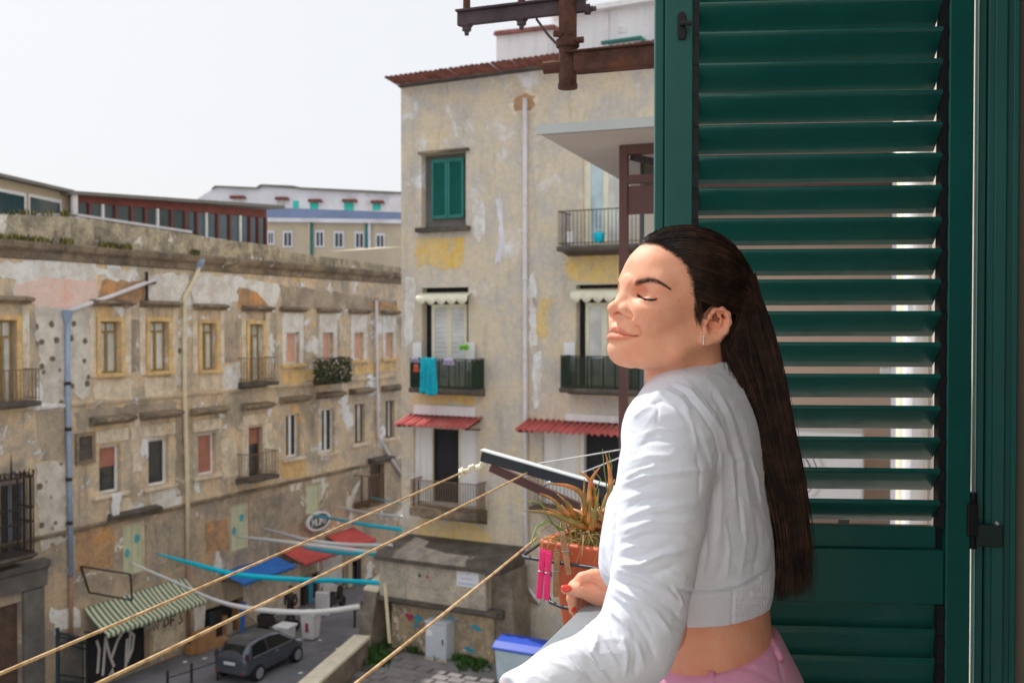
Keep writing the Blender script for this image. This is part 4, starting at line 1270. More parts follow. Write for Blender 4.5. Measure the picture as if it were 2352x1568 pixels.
# ------------------------------------------------------------------ walled projection at the foot of the tall house
blk = empty('walled_projection', RW(0, 1.2, TERR), label='low cement-rendered projection with stone ledges and a plaque', cat='building')
nB = 1.9
def bz(x, y, n=nB): return RW.px(x, y, n)
s0 = bz(872, 1330)[0]; s1 = bz(1116, 1330)[0]
zt = bz(1000, 1300)[1]; zb = bz(1000, 1385)[1]
MB().box(RW, s0, s1, -0.0 + .003, nB, zb, zt).build('upper_wall', M['block'], blk)
MB().extr(RW, [(.003, zt + .004), (nB + .18, zt + .004), (nB + .2, zt + .16), (nB - .1, zt + .3), (.003, zt + .55)], s0 - .12, s1 + .6).build('top_ledge', M['darkstone'], blk)
MB().extr(RW, [(.003, zb - .3), (nB - .25, zb - .3), (nB + .16, zb - .12), (nB + .18, zb - .004), (.003, zb - .004)], s0 - .05, s1 + .5).build('lower_ledge', M['darkstone'], blk)
MB().box(RW, s0 + .3, s1 + .15, .003, nB - .3, TERR - .02, zb - .304).build('lower_wall', M['blocklow'], blk)
MB().prism(RW, [(s1 + .003, TERR), (s1 + .9, TERR), (s1 + .75, zt), (s1 + .003, zt)], .3, 1.5).build('side_wall', M['rubble'], blk)
q = rect(RW, 1049, 1100, 1310, 1348, nB + .03)
pl = empty('plaque', RW(q[0], nB, q[2]), label='white marble plaque on the cement projection', cat='plaque')
MB().box(RW, q[0], q[1], nB + .003, nB + .05, q[2], q[3]).build('slab', M['marble'], pl, bevel=.008)
mb = MB()
for fz, a, b in ((.82, .45, .55), (.52, .22, .74), (.2, .1, .88)):
    x = a
    while x < b:
        w_ = random.uniform(.03, .07)
        mb.box(RW, q[0] + (q[1] - q[0]) * x, q[0] + (q[1] - q[0]) * min(x + w_, b), nB + .05, nB + .053, q[2] + (q[3] - q[2]) * fz - .022, q[2] + (q[3] - q[2]) * fz + .022)
        x += w_ + .02
mb.build('lettering', M['pipe_blue'], pl)
def heart(x, y, r, mat, nm, nn):
    cs, cz = RW.px(x, y, nn)
    poly = []
    for t in np.linspace(0, 2 * PI, 26)[:-1]:
        poly.append((cs + r * .062 * 16 * math.sin(t) ** 3, cz + r * .062 * (13 * math.cos(t) - 5 * math.cos(2 * t) - 2 * math.cos(3 * t) - math.cos(4 * t))))
    MB().prism(RW, poly, nn + .003, nn + .008).build(nm, mat, blk)
nl = nB - .3
heart(941, 1416, .17, M['paint_red'], 'painted_heart', nl)
heart(960, 1420, .18, M['paint_blue'], 'painted_heart', nl + .006)
heart(955, 1436, .09, M['paint_blue'], 'painted_heart', nl + .01)
for (x, y, m_, r) in ((964, 1321, 'glass_dark', .06), (982, 1324, 'paint_red', .06)):
    cs, cz = RW.px(x, y, nB)
    MB().prism(RW, [(cs + r * math.cos(t) * random.uniform(.7, 1.1), cz + r * math.sin(t) * random.uniform(.7, 1.2)) for t in np.linspace(0, 2 * PI, 11)[:-1]], nB + .003, nB + .008).build('paint_blot', M[m_], blk)
for (x, y) in ((1080, 1490), (1095, 1440), (1040, 1420)):
    cs, cz = RW.px(x, y, nl)
    MB().prism(RW, [(cs - .3, cz), (cs - .05, cz + .1), (cs + .25, cz - .08), (cs + .05, cz - .12)], nl + .003, nl + .008).build('paint_blot', M['paint_blue'], blk)
# grey utility cabinet
q = rect(RW, 975, 1023, 1436, 1514, nB + .35)
cab = empty('utility_cabinet', RW(q[0], nB, TERR), label='pale grey utility cabinet against the rubble wall', cat='cabinet')
M['cab'] = plain('pale_grey_enamel', S(184, 192, 200, 1.25), .5, .06, 2, 0, dirt=S(150, 150, 146), dirt_amt=.5)
zc = TERR + 1.28
MB().box(RW, q[0], q[1], nB - .28, nB + .3, TERR + .08, zc).build('body', M['cab'], cab, bevel=.015)
MB().box(RW, q[0] + .04, q[1] - .04, nB + .302, nB + .325, TERR + .14, zc - .08).build('door', M['cab'], cab, bevel=.008)
MB().box(RW, q[0] - .03, q[1] + .03, nB - .3, nB + .34, zc + .002, zc + .06).build('cap', M['cab'], cab, bevel=.01)
MB().box(RW, q[1] - .14, q[1] - .1, nB + .326, nB + .35, TERR + .6, TERR + .78).build('handle', M['iron'], cab)
MB().box(RW, q[0] + .06, q[0] + .28, nB + .326, nB + .329, TERR + .85, TERR + 1.05).build('sticker', M['plasticwhite'], cab)
MB().box(RW, q[0] - .02, q[1] + .02, nB - .3, nB + .34, TERR - .02, TERR + .078).build('plinth', M['block'], cab)
# grass along the foot of the walls
def gp():
    px_, py_, rx, ry = random.choice([(858, 1500, 32, 26), (905, 1478, 40, 8), (955, 1488, 22, 9), (1060, 1512, 40, 10), (1085, 1530, 40, 14), (1110, 1512, 18, 8), (870, 1520, 26, 12)])
    p = at_z(px_ + random.gauss(0, rx * .5), py_ + random.gauss(0, ry * .5), TERR)
    return (p.x, p.y, TERR - .03)
weeds('grass_tufts', gp, 1300, [M['grass'], M['grass']], .28, 'tufts of green grass along the foot of the rubble walls', 'grass')

# low retaining wall and the broken pillar beside it
lw = empty('low_wall', (wA.x, wA.y, 0), label='low wall with pale capping beside the parked car', cat='wall')
dW = (wB - wA); dW.z = 0
fW = Frame((wA.x, wA.y), math.degrees(math.atan2(dW.x, dW.y)))
MB().box(fW, -3, dW.length, -.22, .22, 0, TERR + .7).build('body', M['rubble'], lw)
MB().box(fW, -3, dW.length, -.3, .3, TERR + .702, TERR + .82).build('capping', M['capstone'], lw, bevel=.02)  # capping in a paler colour than the wall body
bw = empty('broken_wall', (wB.x, wB.y, 0), label='taller broken rubble wall between the low wall and the projection', cat='wall')
A = at_z(826, 1470, TERR + .4); 
fB = Frame((A.x, A.y + 0.3), 27)
zt2 = CAM_Z - (1352 - 744) / FPX * (A.y + .8)
MB().prism(fB, [(0, 0), (3.2, 0), (3.2, zt2 + .45), (2.2, zt2 + .35), (1.0, zt2 + .1), (.5, zt2 - .1), (.25, zt2 - .9), (.1, zt2 - 1.8)], -.2, .35).build('body', M['rubble'], bw)
MB().prism(fB, [(.5, zt2 - .096), (1.0, zt2 + .104), (2.2, zt2 + .354), (3.2, zt2 + .454), (3.2, zt2 + .53), (2.2, zt2 + .43), (1.0, zt2 + .18), (.5, zt2 - .02)], -.24, .39).build('capping', M['capstone'], bw)
MB().tube([at(884, 1340, 33.9), at(889, 1400, 33.9), at(895, 1475, 33.9)], .06, 8).build('wall_pipe', M['pipe_cream'], None, label='thin cream pipe standing between the broken wall and the projection', cat='pipe')

# ------------------------------------------------------------------ blocks of flats far behind
def far_block(pts_z, name, label): pass
FW = frame_at(700, 95, 100.0)
fb = empty('far_flats', FW(0, 0, 0), label='far pale block of flats with teal shutters on the skyline', cat='building')
FW2 = frame_at(700, 112, 97.0)
def fpoly(fr, pts, n0, n1, mat, nm, par): return MB().prism(fr, [fr.px(x, y, n0) for x, y in pts], n1, n0).build(nm, mat, par)
fpoly(FW2, [(452, 458), (494, 430), (590, 434), (600, 428), (690, 434), (930, 446), (930, 640), (452, 640)], 0, -10, M['far_white'], 'wall', fb)
fpoly(FW2, [(484, 434), (496, 429), (590, 433), (600, 427), (672, 431), (690, 434), (930, 445), (930, 441), (690, 430), (672, 426), (598, 423), (588, 430), (494, 426)], .4, -10, M['roofgrey'], 'roof_edge', fb)
for x0, x1, y0, y1 in ((673, 686, 461, 482), (712, 731, 463, 485), (790, 812, 463, 485), (856, 874, 466, 483), (532, 554, 455, 470), (636, 654, 458, 472)):
    w = fpoly(FW2, [(x0, y1), (x1, y1), (x1, y0), (x0, y0)], .06, .01, M['tealpaint'] if x0 > 660 else M['glass_curtain'], 'window', fb)
    if x0 != 673:
        fpoly(FW2, [(x0 - 6, y0), (x1 + 6, y0), (x1 + 4, y0 - 6), (x0 - 4, y0 - 6)], .8, .05, M['redwood'], 'canopy', fb)
fb2 = empty('far_terrace_house', FW(0, 0, 0), label='far beige terrace house with blue-grey roof and white windows', cat='building')
fpoly(FW, [(600, 498), (930, 503), (930, 660), (600, 660)], 0, -10, M['far_beige'], 'wall', fb2)
fpoly(FW, [(612, 476), (930, 488), (930, 504), (612, 500)], .5, -8, M['far_blue'], 'roof', fb2)
fpoly(FW, [(608, 500), (930, 504), (930, 513), (608, 509)], .55, .02, M['far_white'], 'cornice', fb2)
for x0, x1, y0, y1 in ((613, 630, 530, 562), (649, 672, 530, 568), (723, 745, 529, 568), (766, 790, 531, 570), (814, 837, 532, 571), (862, 884, 536, 570)):
    w = empty('window', FW(FW.px(x0, y1)[0], 0, FW.px(x0, y1)[1]), fb2)
    fpoly(FW, [(x0, y1), (x1, y1), (x1, y0), (x0, y0)], .1, .01, M['far_white'], 'frame', w)
    m = (x0 + x1) / 2
    for a, b in ((x0 + 4, m - 1.5), (m + 1.5, x1 - 4)):
        fpoly(FW, [(a, y1 - 4), (b, y1 - 4), (b, y0 + 5), (a, y0 + 5)], .14, .11, M['glass_dark'], 'pane', w)
for x, m_ in ((712, 'far_beige'), (716, 'greenshutter'), (844, 'greenshutter'), (850, 'far_white')):
    a, b = FW.px(x, 512), FW.px(x, 590)
    MB().tube([FW(a[0], .2, b[1]), FW(a[0], .2, a[1])], .16, 6).build('drainpipe', M[m_], fb2)
fpoly(LW, [(822, 574), (930, 566), (930, 622), (822, 606)], -6.0, -8.0, M['far_beige'], 'annex_wall', palace)

# ------------------------------------------------------------------ plastic streamers across the street
def ribbon(pts, Ys, wdt, mat, label, wave=0.0):
    P = [at(x, y, Y) for (x, y), Y in zip(pts, Ys)]
    # smooth through points
    Q = []
    n = 28
    for i in range(n + 1):
        t = i / n * (len(P) - 1)
        k = min(int(t), len(P) - 2); u = t - k
        p0 = P[max(k - 1, 0)]; p1 = P[k]; p2 = P[k + 1]; p3 = P[min(k + 2, len(P) - 1)]
        Q.append(0.5 * ((2 * p1) + (p2 - p0) * u + (2 * p0 - 5 * p1 + 4 * p2 - p3) * u * u + (3 * p1 - p0 - 3 * p2 + p3) * u ** 3))
    vs, fs = [], []
    for i, p in enumerate(Q):
        t = i / n
        tw = .5 + .35 * math.sin(t * 7 + pts[0][0])
        w = wdt * (min(1, .35 + t * 3)) / 2
        d = Vector((-.35 * math.sin(tw), -.9 * math.sin(tw) * .6, math.cos(tw * .5)))
        vs += [p + d * w, p - d * w]
    fs = [(2 * i, 2 * i + 1, 2 * i + 3, 2 * i + 2) for i in range(n)]
    o = link('streamer', raw_mesh('streamer', vs, fs, mat), mat, None, label=label, cat='streamer', group='plastic streamers across the street')
    o.modifiers.new('thick', 'SOLIDIFY').thickness = .012
    return o
rw, rc = M['ribbon_white'], M['ribbon_cyan']
ribbon([(295, 1290), (400, 1336), (500, 1380), (600, 1400), (720, 1405), (826, 1392)], [34.8, 34.6, 34.4, 34.2, 34.0, 33.8], .19, rw, 'nearest white streamer, sagging lowest, ending at the broken wall')
ribbon([(360, 1271), (440, 1293), (540, 1318), (680, 1330), (780, 1333), (871, 1338)], [36.2, 36, 35.5, 35, 34.5, 34], .2, rc, 'long broad cyan streamer above the parked car')
ribbon([(541, 1232), (620, 1240), (720, 1252), (820, 1264), (905, 1276)], [40, 39, 38, 36.5, 35], .17, rw, 'white streamer running just above a short cyan one')
ribbon([(604, 1212), (660, 1228), (720, 1242), (800, 1250), (902, 1252)], [41.5, 40, 38.5, 37, 35.2], .14, rw, 'thin white streamer, upper of the two crossing white ones')
ribbon([(692, 1256), (740, 1264), (800, 1270), (868, 1272)], [40, 38.5, 37, 35.2], .15, rc, 'short cyan streamer over the red awning')
ribbon([(715, 1182), (760, 1190), (830, 1203), (922, 1216)], [45, 42, 39, 36], .15, rc, 'cyan streamer crossing the oval sign')
ribbon([(770, 1162), (820, 1173), (870, 1181), (926, 1186)], [46, 43, 39, 36], .13, rw, 'uppermost white streamer beyond the oval sign')
ribbon([(842, 1140), (880, 1148), (924, 1156)], [49, 44, 37], .08, rc, 'faint thin blue streamer by the brown wooden balcony')

# ------------------------------------------------------------------ parked hatchback
M['carpaint'] = plain('dark_grey_metallic_paint', S(98, 105, 115, 1.0), .25, .06, 1, 0, metal=.5, coat=.8)
M['carglass'] = glass('tinted_car_glass', S(44, 50, 54, .7), .05)
M['rubber'] = plain('black_rubber', S(34, 34, 36), .8, .2, 6, 0)
M['alloy'] = plain('silver_alloy', S(190, 190, 194, 1.0), .35, .1, 6, 0, metal=.5)
M['taillight'] = plain('red_lamp_lens', S(170, 40, 40), .2, .1, 6, 0)
M['darklens'] = plain('smoked_lamp_lens', S(84, 66, 70), .2, .1, 6, 0)
M['plate'] = plain('number_plate', S(214, 220, 226, 1.1), .4, .05, 6, 0)
def car(cx, cy, ang, label):
    """x forward, y left, z up"""
    R = Matrix.Rotation(ang, 3, 'Z')
    def T(s, n, z):
        p = R @ (Vector((s, n, z)) * .92); return (p.x + cx, p.y + cy, p.z)
    root = empty('parked_car', (cx, cy, 0), label=label, cat='car')
    # stations along the length: (x, half width low, half width waist, half width roof, z floor, z waist, z roof)
    st = [(-1.86, .60, .66, .50, .42, .86, .90), (-1.82, .74, .80, .56, .30, .92, .98), (-1.66, .79, .84, .58, .26, .97, 1.22), (-1.40, .81, .85, .60, .24, .98, 1.44),
          (-.9, .82, .86, .62, .22, .98, 1.52), (-.2, .82, .86, .62, .22, .97, 1.53), (.35, .82, .86, .60, .22, .96, 1.47), (.80, .82, .86, .58, .22, .95, 1.22),
          (1.08, .82, .85, .70, .22, .94, .99), (1.45, .80, .83, .66, .24, .84, .90), (1.75, .72, .76, .56, .28, .70, .76), (1.88, .52, .56, .40, .36, .56, .60)]
    ring = []
    vs = []
    for (x, wl, ww, wr, zf, zw, zr) in st:
        half = [(wl * .9, zf), (wl, zf + .08), (ww, (zf + zw) / 2 + .05), (ww - .02, zw - .04), (ww - .06, zw), ((ww - .06) * .45 + wr * .55, zw + (zr - zw) * .6), (wr, zr - .04), (wr * .8, zr), (0, zr + .02)]
        pts = [(y, z) for y, z in half] + [(-y, z) for y, z in half[:-1]][::-1]
        vs += [T(x, y, z) for y, z in pts]
    m = 17
    fs = []
    for i in range(len(st) - 1):
        for j in range(m - 1):
            a = i * m + j
            fs.append((a, a + 1, a + m + 1, a + m))
        fs.append((i * m + m - 1, i * m, (i + 1) * m, (i + 1) * m + m - 1))
    fs.append(tuple(range(m - 1, -1, -1))); fs.append(tuple((len(st) - 1) * m + j for j in range(m)))
    b = MB().add(vs, fs).build('body', M['carpaint'], root, smooth=True)
    b.modifiers.new('sub', 'SUBSURF').levels = 2; b.modifiers['sub'].render_levels = 2
    # glass: thin shells just proud of the cabin
    def side(sgn):
        P = [(-1.50, 1.00), (-1.32, 1.36), (-.9, 1.44), (-.2, 1.45), (.32, 1.38), (.92, 1.01)]
        def y_at(z): return sgn * (.835 + (.615 - .835) * max(0, (z - .97)) / .5)
        for x0, x1, nm in ((-1.5, -.62, 'rear_side_window'), (-.56, .92, 'front_side_window')):
            top = [(x, z) for x, z in P if x0 < x < x1]
            def zi(x):
                for (a, za), (c, zc) in zip(P[:-1], P[1:]):
                    if a <= x <= c: return za + (zc - za) * (x - a) / (c - a)
                return 1.0
            poly = [(x0, 1.0)] + [(x0, zi(x0))] * (zi(x0) > 1.02) + top + [(x1, zi(x1))] * (zi(x1) > 1.02) + [(x1, 1.0)]
            k = len(poly)
            vs = [T(x, y_at(z) + sgn * .012, z) for x, z in poly] + [T(x, y_at(z) - sgn * .03, z) for x, z in poly]
            fs = [tuple(range(k)), tuple(range(2 * k - 1, k - 1, -1))] + [(i, i + k, (i + 1) % k + k, (i + 1) % k) for i in range(k)]
            MB().add(vs, fs).build(nm, M['carglass'], root)
        MB().add([T(-.59 + dx, y_at(z) + sgn * .02, z) for z in (1.0, 1.45) for dx in (-.025, .025)], [(0, 1, 3, 2)]).build('door_pillar', M['carpaint'], root)
        MB().box(T, -1.5, .95, sgn * .845, sgn * .862, .965, .99).build('chrome_strip', M['alloy'], root)
        MB().box(T, -.2, -.02, sgn * .86, sgn * .89, .84, .875).build('door_handle', M['alloy'], root, bevel=.008)
        MB().box(T, .78, .93, sgn * .88, sgn * 1.02, .98, 1.1).build('wing_mirror', M['carpaint'], root, bevel=.03)
        for x in (-1.18, 1.2):
            w = MB().lathe(T(x, sgn * .70, .30), [(.2, 0), (.3, .01), (.31, .05), (.31, .15), (.29, .18), (.2, .185)], 24, axis=R @ Vector((0, sgn, 0))).build('wheel', M['rubber'], root, smooth=False)
            MB().lathe(T(x, sgn * .70, .30), [(.0, .175), (.19, .178), (.2, .19), (.17, .2), (.05, .195), (.0, .2)], 20, axis=R @ Vector((0, sgn, 0))).build('rim', M['alloy'], w)
        MB().prism(lambda s, n, z: T(n, s, z), [(sgn * .68, .92), (sgn * .80, .90), (sgn * .77, 1.16), (sgn * .71, 1.18)], -1.82, -1.66).build('tail_light', M['darklens'], root, bevel=.02)
        MB().prism(lambda s, n, z: T(n, s, z), [(sgn * .40, .60), (sgn * .70, .62), (sgn * .68, .76), (sgn * .46, .74)], 1.66, 1.84).build('headlight', M['alloy'], root, bevel=.02)
    side(1); side(-1)
    MB().add([T(-1.80, -.50, .98), T(-1.80, .50, .98), T(-1.56, .46, 1.39), T(-1.56, -.46, 1.39), T(-1.72, -.50, .98), T(-1.72, .50, .98), T(-1.48, .46, 1.39), T(-1.48, -.46, 1.39)], [(0, 1, 2, 3), (7, 6, 5, 4), (0, 4, 5, 1), (1, 5, 6, 2), (2, 6, 7, 3), (3, 7, 4, 0)]).build('rear_window', M['carglass'], root)
    MB().add([T(.44, -.50, 1.43), T(.44, .50, 1.43), T(1.1, .66, 1.0), T(1.1, -.66, 1.0), T(.36, -.50, 1.38), T(.36, .50, 1.38), T(1.0, .66, .96), T(1.0, -.66, .96)], [(3, 2, 1, 0), (4, 5, 6, 7), (0, 1, 5, 4), (1, 2, 6, 5), (2, 3, 7, 6), (3, 0, 4, 7)]).build('windscreen', M['carglass'], root)
    MB().box(T, -1.885, -1.855, -.26, .26, .70, .81).build('number_plate', M['plate'], root)
    MB().box(T, -1.88, -1.7, -.72, .72, .34, .54).build('rear_bumper', M['carpaint'], root, bevel=.05)
    MB().box(T, -1.888, -1.87, -.68, -.5, .42, .47).build('reflector', M['taillight'], root)
    MB().box(T, -1.888, -1.87, .5, .68, .42, .47).build('reflector', M['taillight'], root)
    return root
cc = at_z(584, 1530, 0.25)
car(cc.x + .1, cc.y + 0.6, math.radians(90 - 25), 'small dark grey hatchback parked in the street below')

# ------------------------------------------------------------------ bins, boxes, fences and people-sized clutter in the street
def bin_(x, y, w, h, label, tilt=0):
    p = at_z(x, y, 0.0)
    root = empty('white_bin', (p.x, p.y, 0), label=label, cat='bin', group='white bins by the street')
    c = (p.x, p.y, 0)
    fr = Frame((p.x, p.y), 110)
    def tap(s, n, z, h=h):
        k = .78 + .22 * z / h
        return fr(s * k, n * k, z)
    MB().box(tap, -w / 2, w / 2, -w / 2, w / 2, .04, h).build('body', M['plasticwhite'], root, bevel=.03)
    MB().box(fr, -w / 2 - .05, w / 2 + .05, -w / 2 - .05, w / 2 + .05, h + .003, h + .09).build('lid', M['plasticwhite'], root, bevel=.03)
    MB().box(fr, -.08, .06, w / 2 - .06, w / 2 - .015, h * .35, h * .7).build('label_mark', M['paint_red'], root)
    return root
bin_(655, 1484, .62, .78, 'shorter white bin just behind the parked car')
bin_(714, 1466, .62, 1.0, 'taller white bin with red marks on the street')
# cardboard boxes stacked against the wall
for i, (x, y, w, h, lab) in enumerate(((470, 1494, .95, .8, 'large flattened cardboard box leaning by the pale wall'), (446, 1500, .5, .35, 'small brown box beside the large cardboard one'), (506, 1482, .6, .3, 'low cardboard tray right of the large box'))):
    p = at_z(x, y, 0)
    fr = Frame((p.x, p.y), 26 + i * 9)
    MB().box(fr, -w / 2, w / 2, -.25, .15, .01, h).build('cardboard_box', M['cardboard'], None, bevel=.01, label=lab, cat='box')
# blue plastic board leaning at the shop front
p = at_z(560, 1455, 0); fr = Frame((p.x, p.y), 26)
MB().prism(fr, [(-.2, .02), (-.02, .02), (.12, 1.3), (-.2, 1.3)], -.02, .03).build('blue_board', M['bluecloth'], None, label='blue plastic board leaning at the dark shopfront', cat='board')
# dark parked scooter
def scooter(x, y, ang, label):
    p = at_z(x, y, 0)
    R = Matrix.Rotation(math.radians(ang), 3, 'Z')
    def T(a, b, c):
        q = R @ Vector((a, b, c)); return (q.x + p.x, q.y + p.y, q.z)
    root = empty('scooter', (p.x, p.y, 0), label=label, cat='scooter')
    for xx in (-.62, .62):
        MB().lathe(T(xx, -.06, .24), [(.12, 0), (.24, .01), (.25, .06), (.24, .11), (.12, .12)], 16, axis=R @ Vector((0, 1, 0))).build('wheel', M['rubber'], root)
    MB().prism(lambda s, n, z: T(s, n, z), [(-.85, .5), (-.7, .35), (-.2, .3), (.25, .28), (.45, .35), (.52, .95), (.42, .98), (.25, .42), (-.1, .45), (-.2, .75), (-.85, .8)], -.14, .14).build('body', M['iron'], root, bevel=.04)
    MB().box(T, -.75, -.1, -.13, .13, .76, .86).build('seat', M['rubber'], root, bevel=.04)
    MB().tube([T(.42, -.32, 1.08), T(.47, 0, 1.0), T(.42, .32, 1.08)], .02, 6).build('handlebar', M['iron'], root)
    MB().tube([T(.62, 0, .24), T(.47, 0, 1.0)], .035, 6).build('fork', M['iron'], root)
scooter(640, 1452, 20, 'dark scooter parked in front of the shop, nearest the blue board')
scooter(770, 1400, 70, 'dark scooter farther up the street under the red awning')
# person standing by the shops, in dark clothes
def small_person(x, y, label, top, legs):
    p = at_z(x, y, 0)
    root = empty('person', (p.x, p.y, 0), label=label, cat='person')
    c = Vector((p.x, p.y, 0))
    mb = MB()
    for s in (-1, 1):
        mb.tube([c + Vector((s * .09, 0, .03)), c + Vector((s * .1, .02, .45)), c + Vector((s * .08, 0, .88))], [.06, .075, .1], 10)
    mb.build('trousers', legs, root, smooth=True)
    mb = MB().tube([c + Vector((0, 0, .84)), c + Vector((0, 0, 1.1)), c + Vector((0, -.02, 1.35)), c + Vector((0, -.02, 1.46))], [.16, .16, .2, .08], 12)
    for s in (-1, 1):
        mb.tube([c + Vector((s * .19, -.02, 1.4)), c + Vector((s * .25, .04, 1.12)), c + Vector((s * .2, -.12, .95))], [.065, .055, .045], 8)
    mb.build('jacket', top, root, smooth=True)
    sk = plain('far_person_skin', S(196, 150, 124, 1.1), .6, .1, 4, 0)
    mb = MB().lathe(c + Vector((0, -.03, 1.58)), [(.05, -.13), (.085, -.06), (.095, .02), (.085, .09), (.04, .13)], 12)
    mb.tube([c + Vector((0, -.02, 1.42)), c + Vector((0, -.02, 1.5))], .055, 8)
    for s in (-1, 1):
        mb.tube([c + Vector((s * .2, -.12, .95)), c + Vector((s * .19, -.16, .87))], [.04, .03], 6)
    mb.build('body', sk, root, smooth=True)
    MB().lathe(c + Vector((0, -.01, 1.62)), [(.09, -.06), (.105, .03), (.09, .1), (.04, .13)], 12).build('hair', M['iron'], root, smooth=True)
small_person(668, 1440, 'person in a dark jacket standing by the shops behind the bins', M['iron'], M['glass_dark'])
# white shop panel and crates
p = at_z(741, 1412, 0); fr = Frame((p.x, p.y), 110)
MB().box(fr, -.3, .3, -.1, .1, .02, 1.0).build('sandwich_board', M['plasticwhite'], None, bevel=.01, label='pale blank board standing by the street shops', cat='board')
# street railings and posts
def post_rail(pts, label, h=.9):
    P = [at_z(x, y, 0) for x, y in pts]
    root = empty('street_railing', P[0], label=label, cat='railing')
    for q in P:
        MB().tube([(q.x, q.y, 0), (q.x, q.y, h)], .05, 8).build('post', M['iron'], root)
    for a, b in zip(P[:-1], P[1:]):
        MB().tube([(a.x, a.y, h * .72), (b.x, b.y, h * .72)], .022, 6).build('rail', M['iron'], root)
    return root
post_rail([(385, 1600), (440, 1582), (500, 1560)], 'low iron railing with posts left of the parked car')
post_rail([(815, 1440), (832, 1428), (858, 1412)], 'low iron railing beside the broken wall')
# dark teal spiked fence, bottom left
fn = empty('spiked_fence', at_z(140, 1600, 0), label='dark teal spiked iron fence at the bottom left corner', cat='fence')
barm = None
def spikes(x0, y0, x1, y1, n, h, par):
    A = at(x0, y0, 31.5); B = at(x1, y1, 34.0)
    ztop = (A.z + B.z) / 2
    global barm
    me = MB().tube([(0, 0, -h), (0, 0, -.12), (0, 0, -.1), (0, 0, 0)], [.022, .022, .045, .004], 5).mesh('fence_bar'); me.materials.append(M['greeniron'])
    for i in range(n + 1):
        p = A.lerp(B, i / n)
        inst('fence_bar', me, p, par)
    mb = MB()
    for dz in (.22, .42, h * .55, h * .55 + .2, h - .2):
        mb.bar(A - Vector((0, 0, dz)), B - Vector((0, 0, dz)), .05, .05)
    mb.build('fence_rail', M['greeniron'], par)
    for p in (A, B):
        MB().bar(p - Vector((0, 0, h)), p + Vector((0, 0, .05)), .1, .1, up=(1, 0, 0)).build('fence_post', M['greeniron'], par)
spikes(132, 1445, 196, 1462, 13, 2.6, fn)
spikes(-20, 1514, 130, 1486, 22, 2.0, fn)
# big recycling container with a blue lid on the forecourt
p0 = at_z(1124, 1546, TERR); 
fr = Frame((p0.x + .15, p0.y - 1.2), 117)
con = empty('recycling_container', (p0.x, p0.y, TERR), label='pale grey-blue recycling container with a bright blue lid, beside the balcony rail', cat='container')
M['conbody'] = plain('pale_blue_grey_plastic', S(176, 196, 208, 1.2), .5, .06, 2, 0, dirt=S(150, 160, 166), dirt_amt=.4)
M['conlid'] = plain('bright_blue_plastic', S(36, 72, 176, 1.25), .45, .08, 2, 0)
def tp(s, n, z):
    k = .85 + .15 * (z - TERR) / 1.3
    return fr(.75 + (s - .75) * k, -.5 + (n + .5) * k, z)
MB().box(tp, 0, 1.6, -1.0, 0, TERR + .12, TERR + 1.2).build('body', M['conbody'], con, bevel=.06)
MB().extr(fr, [(.05, TERR + 1.2), (.05, TERR + 1.26), (-.2, TERR + 1.42), (-.7, TERR + 1.48), (-1.05, TERR + 1.4), (-1.05, TERR + 1.2)], -.05, 1.65).build('lid', M['conlid'], con, bevel=.05)
for s in (.1, 1.5):
    for n in (-.9, -.1):
        MB().lathe(fr(s, n, TERR + .07), [(.07, -.03), (.08, 0), (.07, .03)], 10, axis=fr.d).build('wheel', M['rubber'], con)

# scraps of litter on the street
for (x, y, lab) in ((812, 1470, 'white scrap of litter nearest the broken wall'), (775, 1490, 'white scrap of litter between the taller bin and the low wall'), (748, 1518, 'white scrap of litter right of the car bonnet'), (735, 1470, 'white scrap of litter at the foot of the taller white bin'), (690, 1545, 'white scrap of litter close to the car side'), (470, 1512, 'white scrap of litter in front of the cardboard boxes'), (425, 1520, 'white scrap of litter near the low iron railing'), (880, 1498, 'white scrap of litter in the grass by the projection')):
    z_ = TERR + .03 if x > 860 else 0.0
    p = at_z(x, y, z_)
    k_ = [(random.uniform(.05, .12) * math.cos(t), random.uniform(.05, .12) * math.sin(t)) for t in np.linspace(0, 2 * PI, 8)[:-1]]
    vs = [(p.x + a, p.y + b, z_ + random.uniform(.005, .04)) for a, b in k_] + [(p.x, p.y, z_ + .05)]
    o = link('litter_scrap', raw_mesh('litter_scrap', vs, [(i, (i + 1) % 7, 7) for i in range(7)], M['plasticwhite'], smooth=False), M['plasticwhite'], None, label=lab, cat='litter', group='scraps of white litter')
    o.modifiers.new('thick', 'SOLIDIFY').thickness = .004

# ------------------------------------------------------------------ the balcony we stand on
FLOOR = CAM_Z - 1.42
hp = at(2240, 744, 1.92)
NF = Frame((hp.x, hp.y), 20.0, flip=True)          # facade of our own house; n points out over the street
SH = Frame((hp.x, hp.y), -85.3, flip=True)         # opened shutter leaf; s runs away from the hinge, n towards the room
def NFxy(p): 
    d = Vector((p[0], p[1], 0)) - NF.o
    return d.dot(NF.d), d.dot(NF.n)
M['ownwall'] = plain('beige_facade_render', S(196, 188, 176, 1.2), .92, .1, 1.2, .25, 18, .02, S(168, 156, 138), .5)
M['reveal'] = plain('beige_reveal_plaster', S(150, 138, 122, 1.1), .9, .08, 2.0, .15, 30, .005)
M['room'] = plain('white_room_plaster', S(190, 190, 194, 1.1), .95, .1, 1, 0)
M['floor'] = plain('terrazzo_floor', S(176, 172, 170, 1.0), .6, .2, 20, 0)
M['green'] = plain('dark_green_enamel', S(16, 96, 88, 1.0), .4, .12, 3.0, .04, 60, .003, coat=.08, dirt=S(50, 84, 74), dirt_amt=.35)
M['greenslat'] = plain('green_enamel_slat', S(26, 98, 90, 1.0), .26, .1, 5.0, .05, 40, .003, coat=.3, dirt=S(70, 104, 96), dirt_amt=.3)
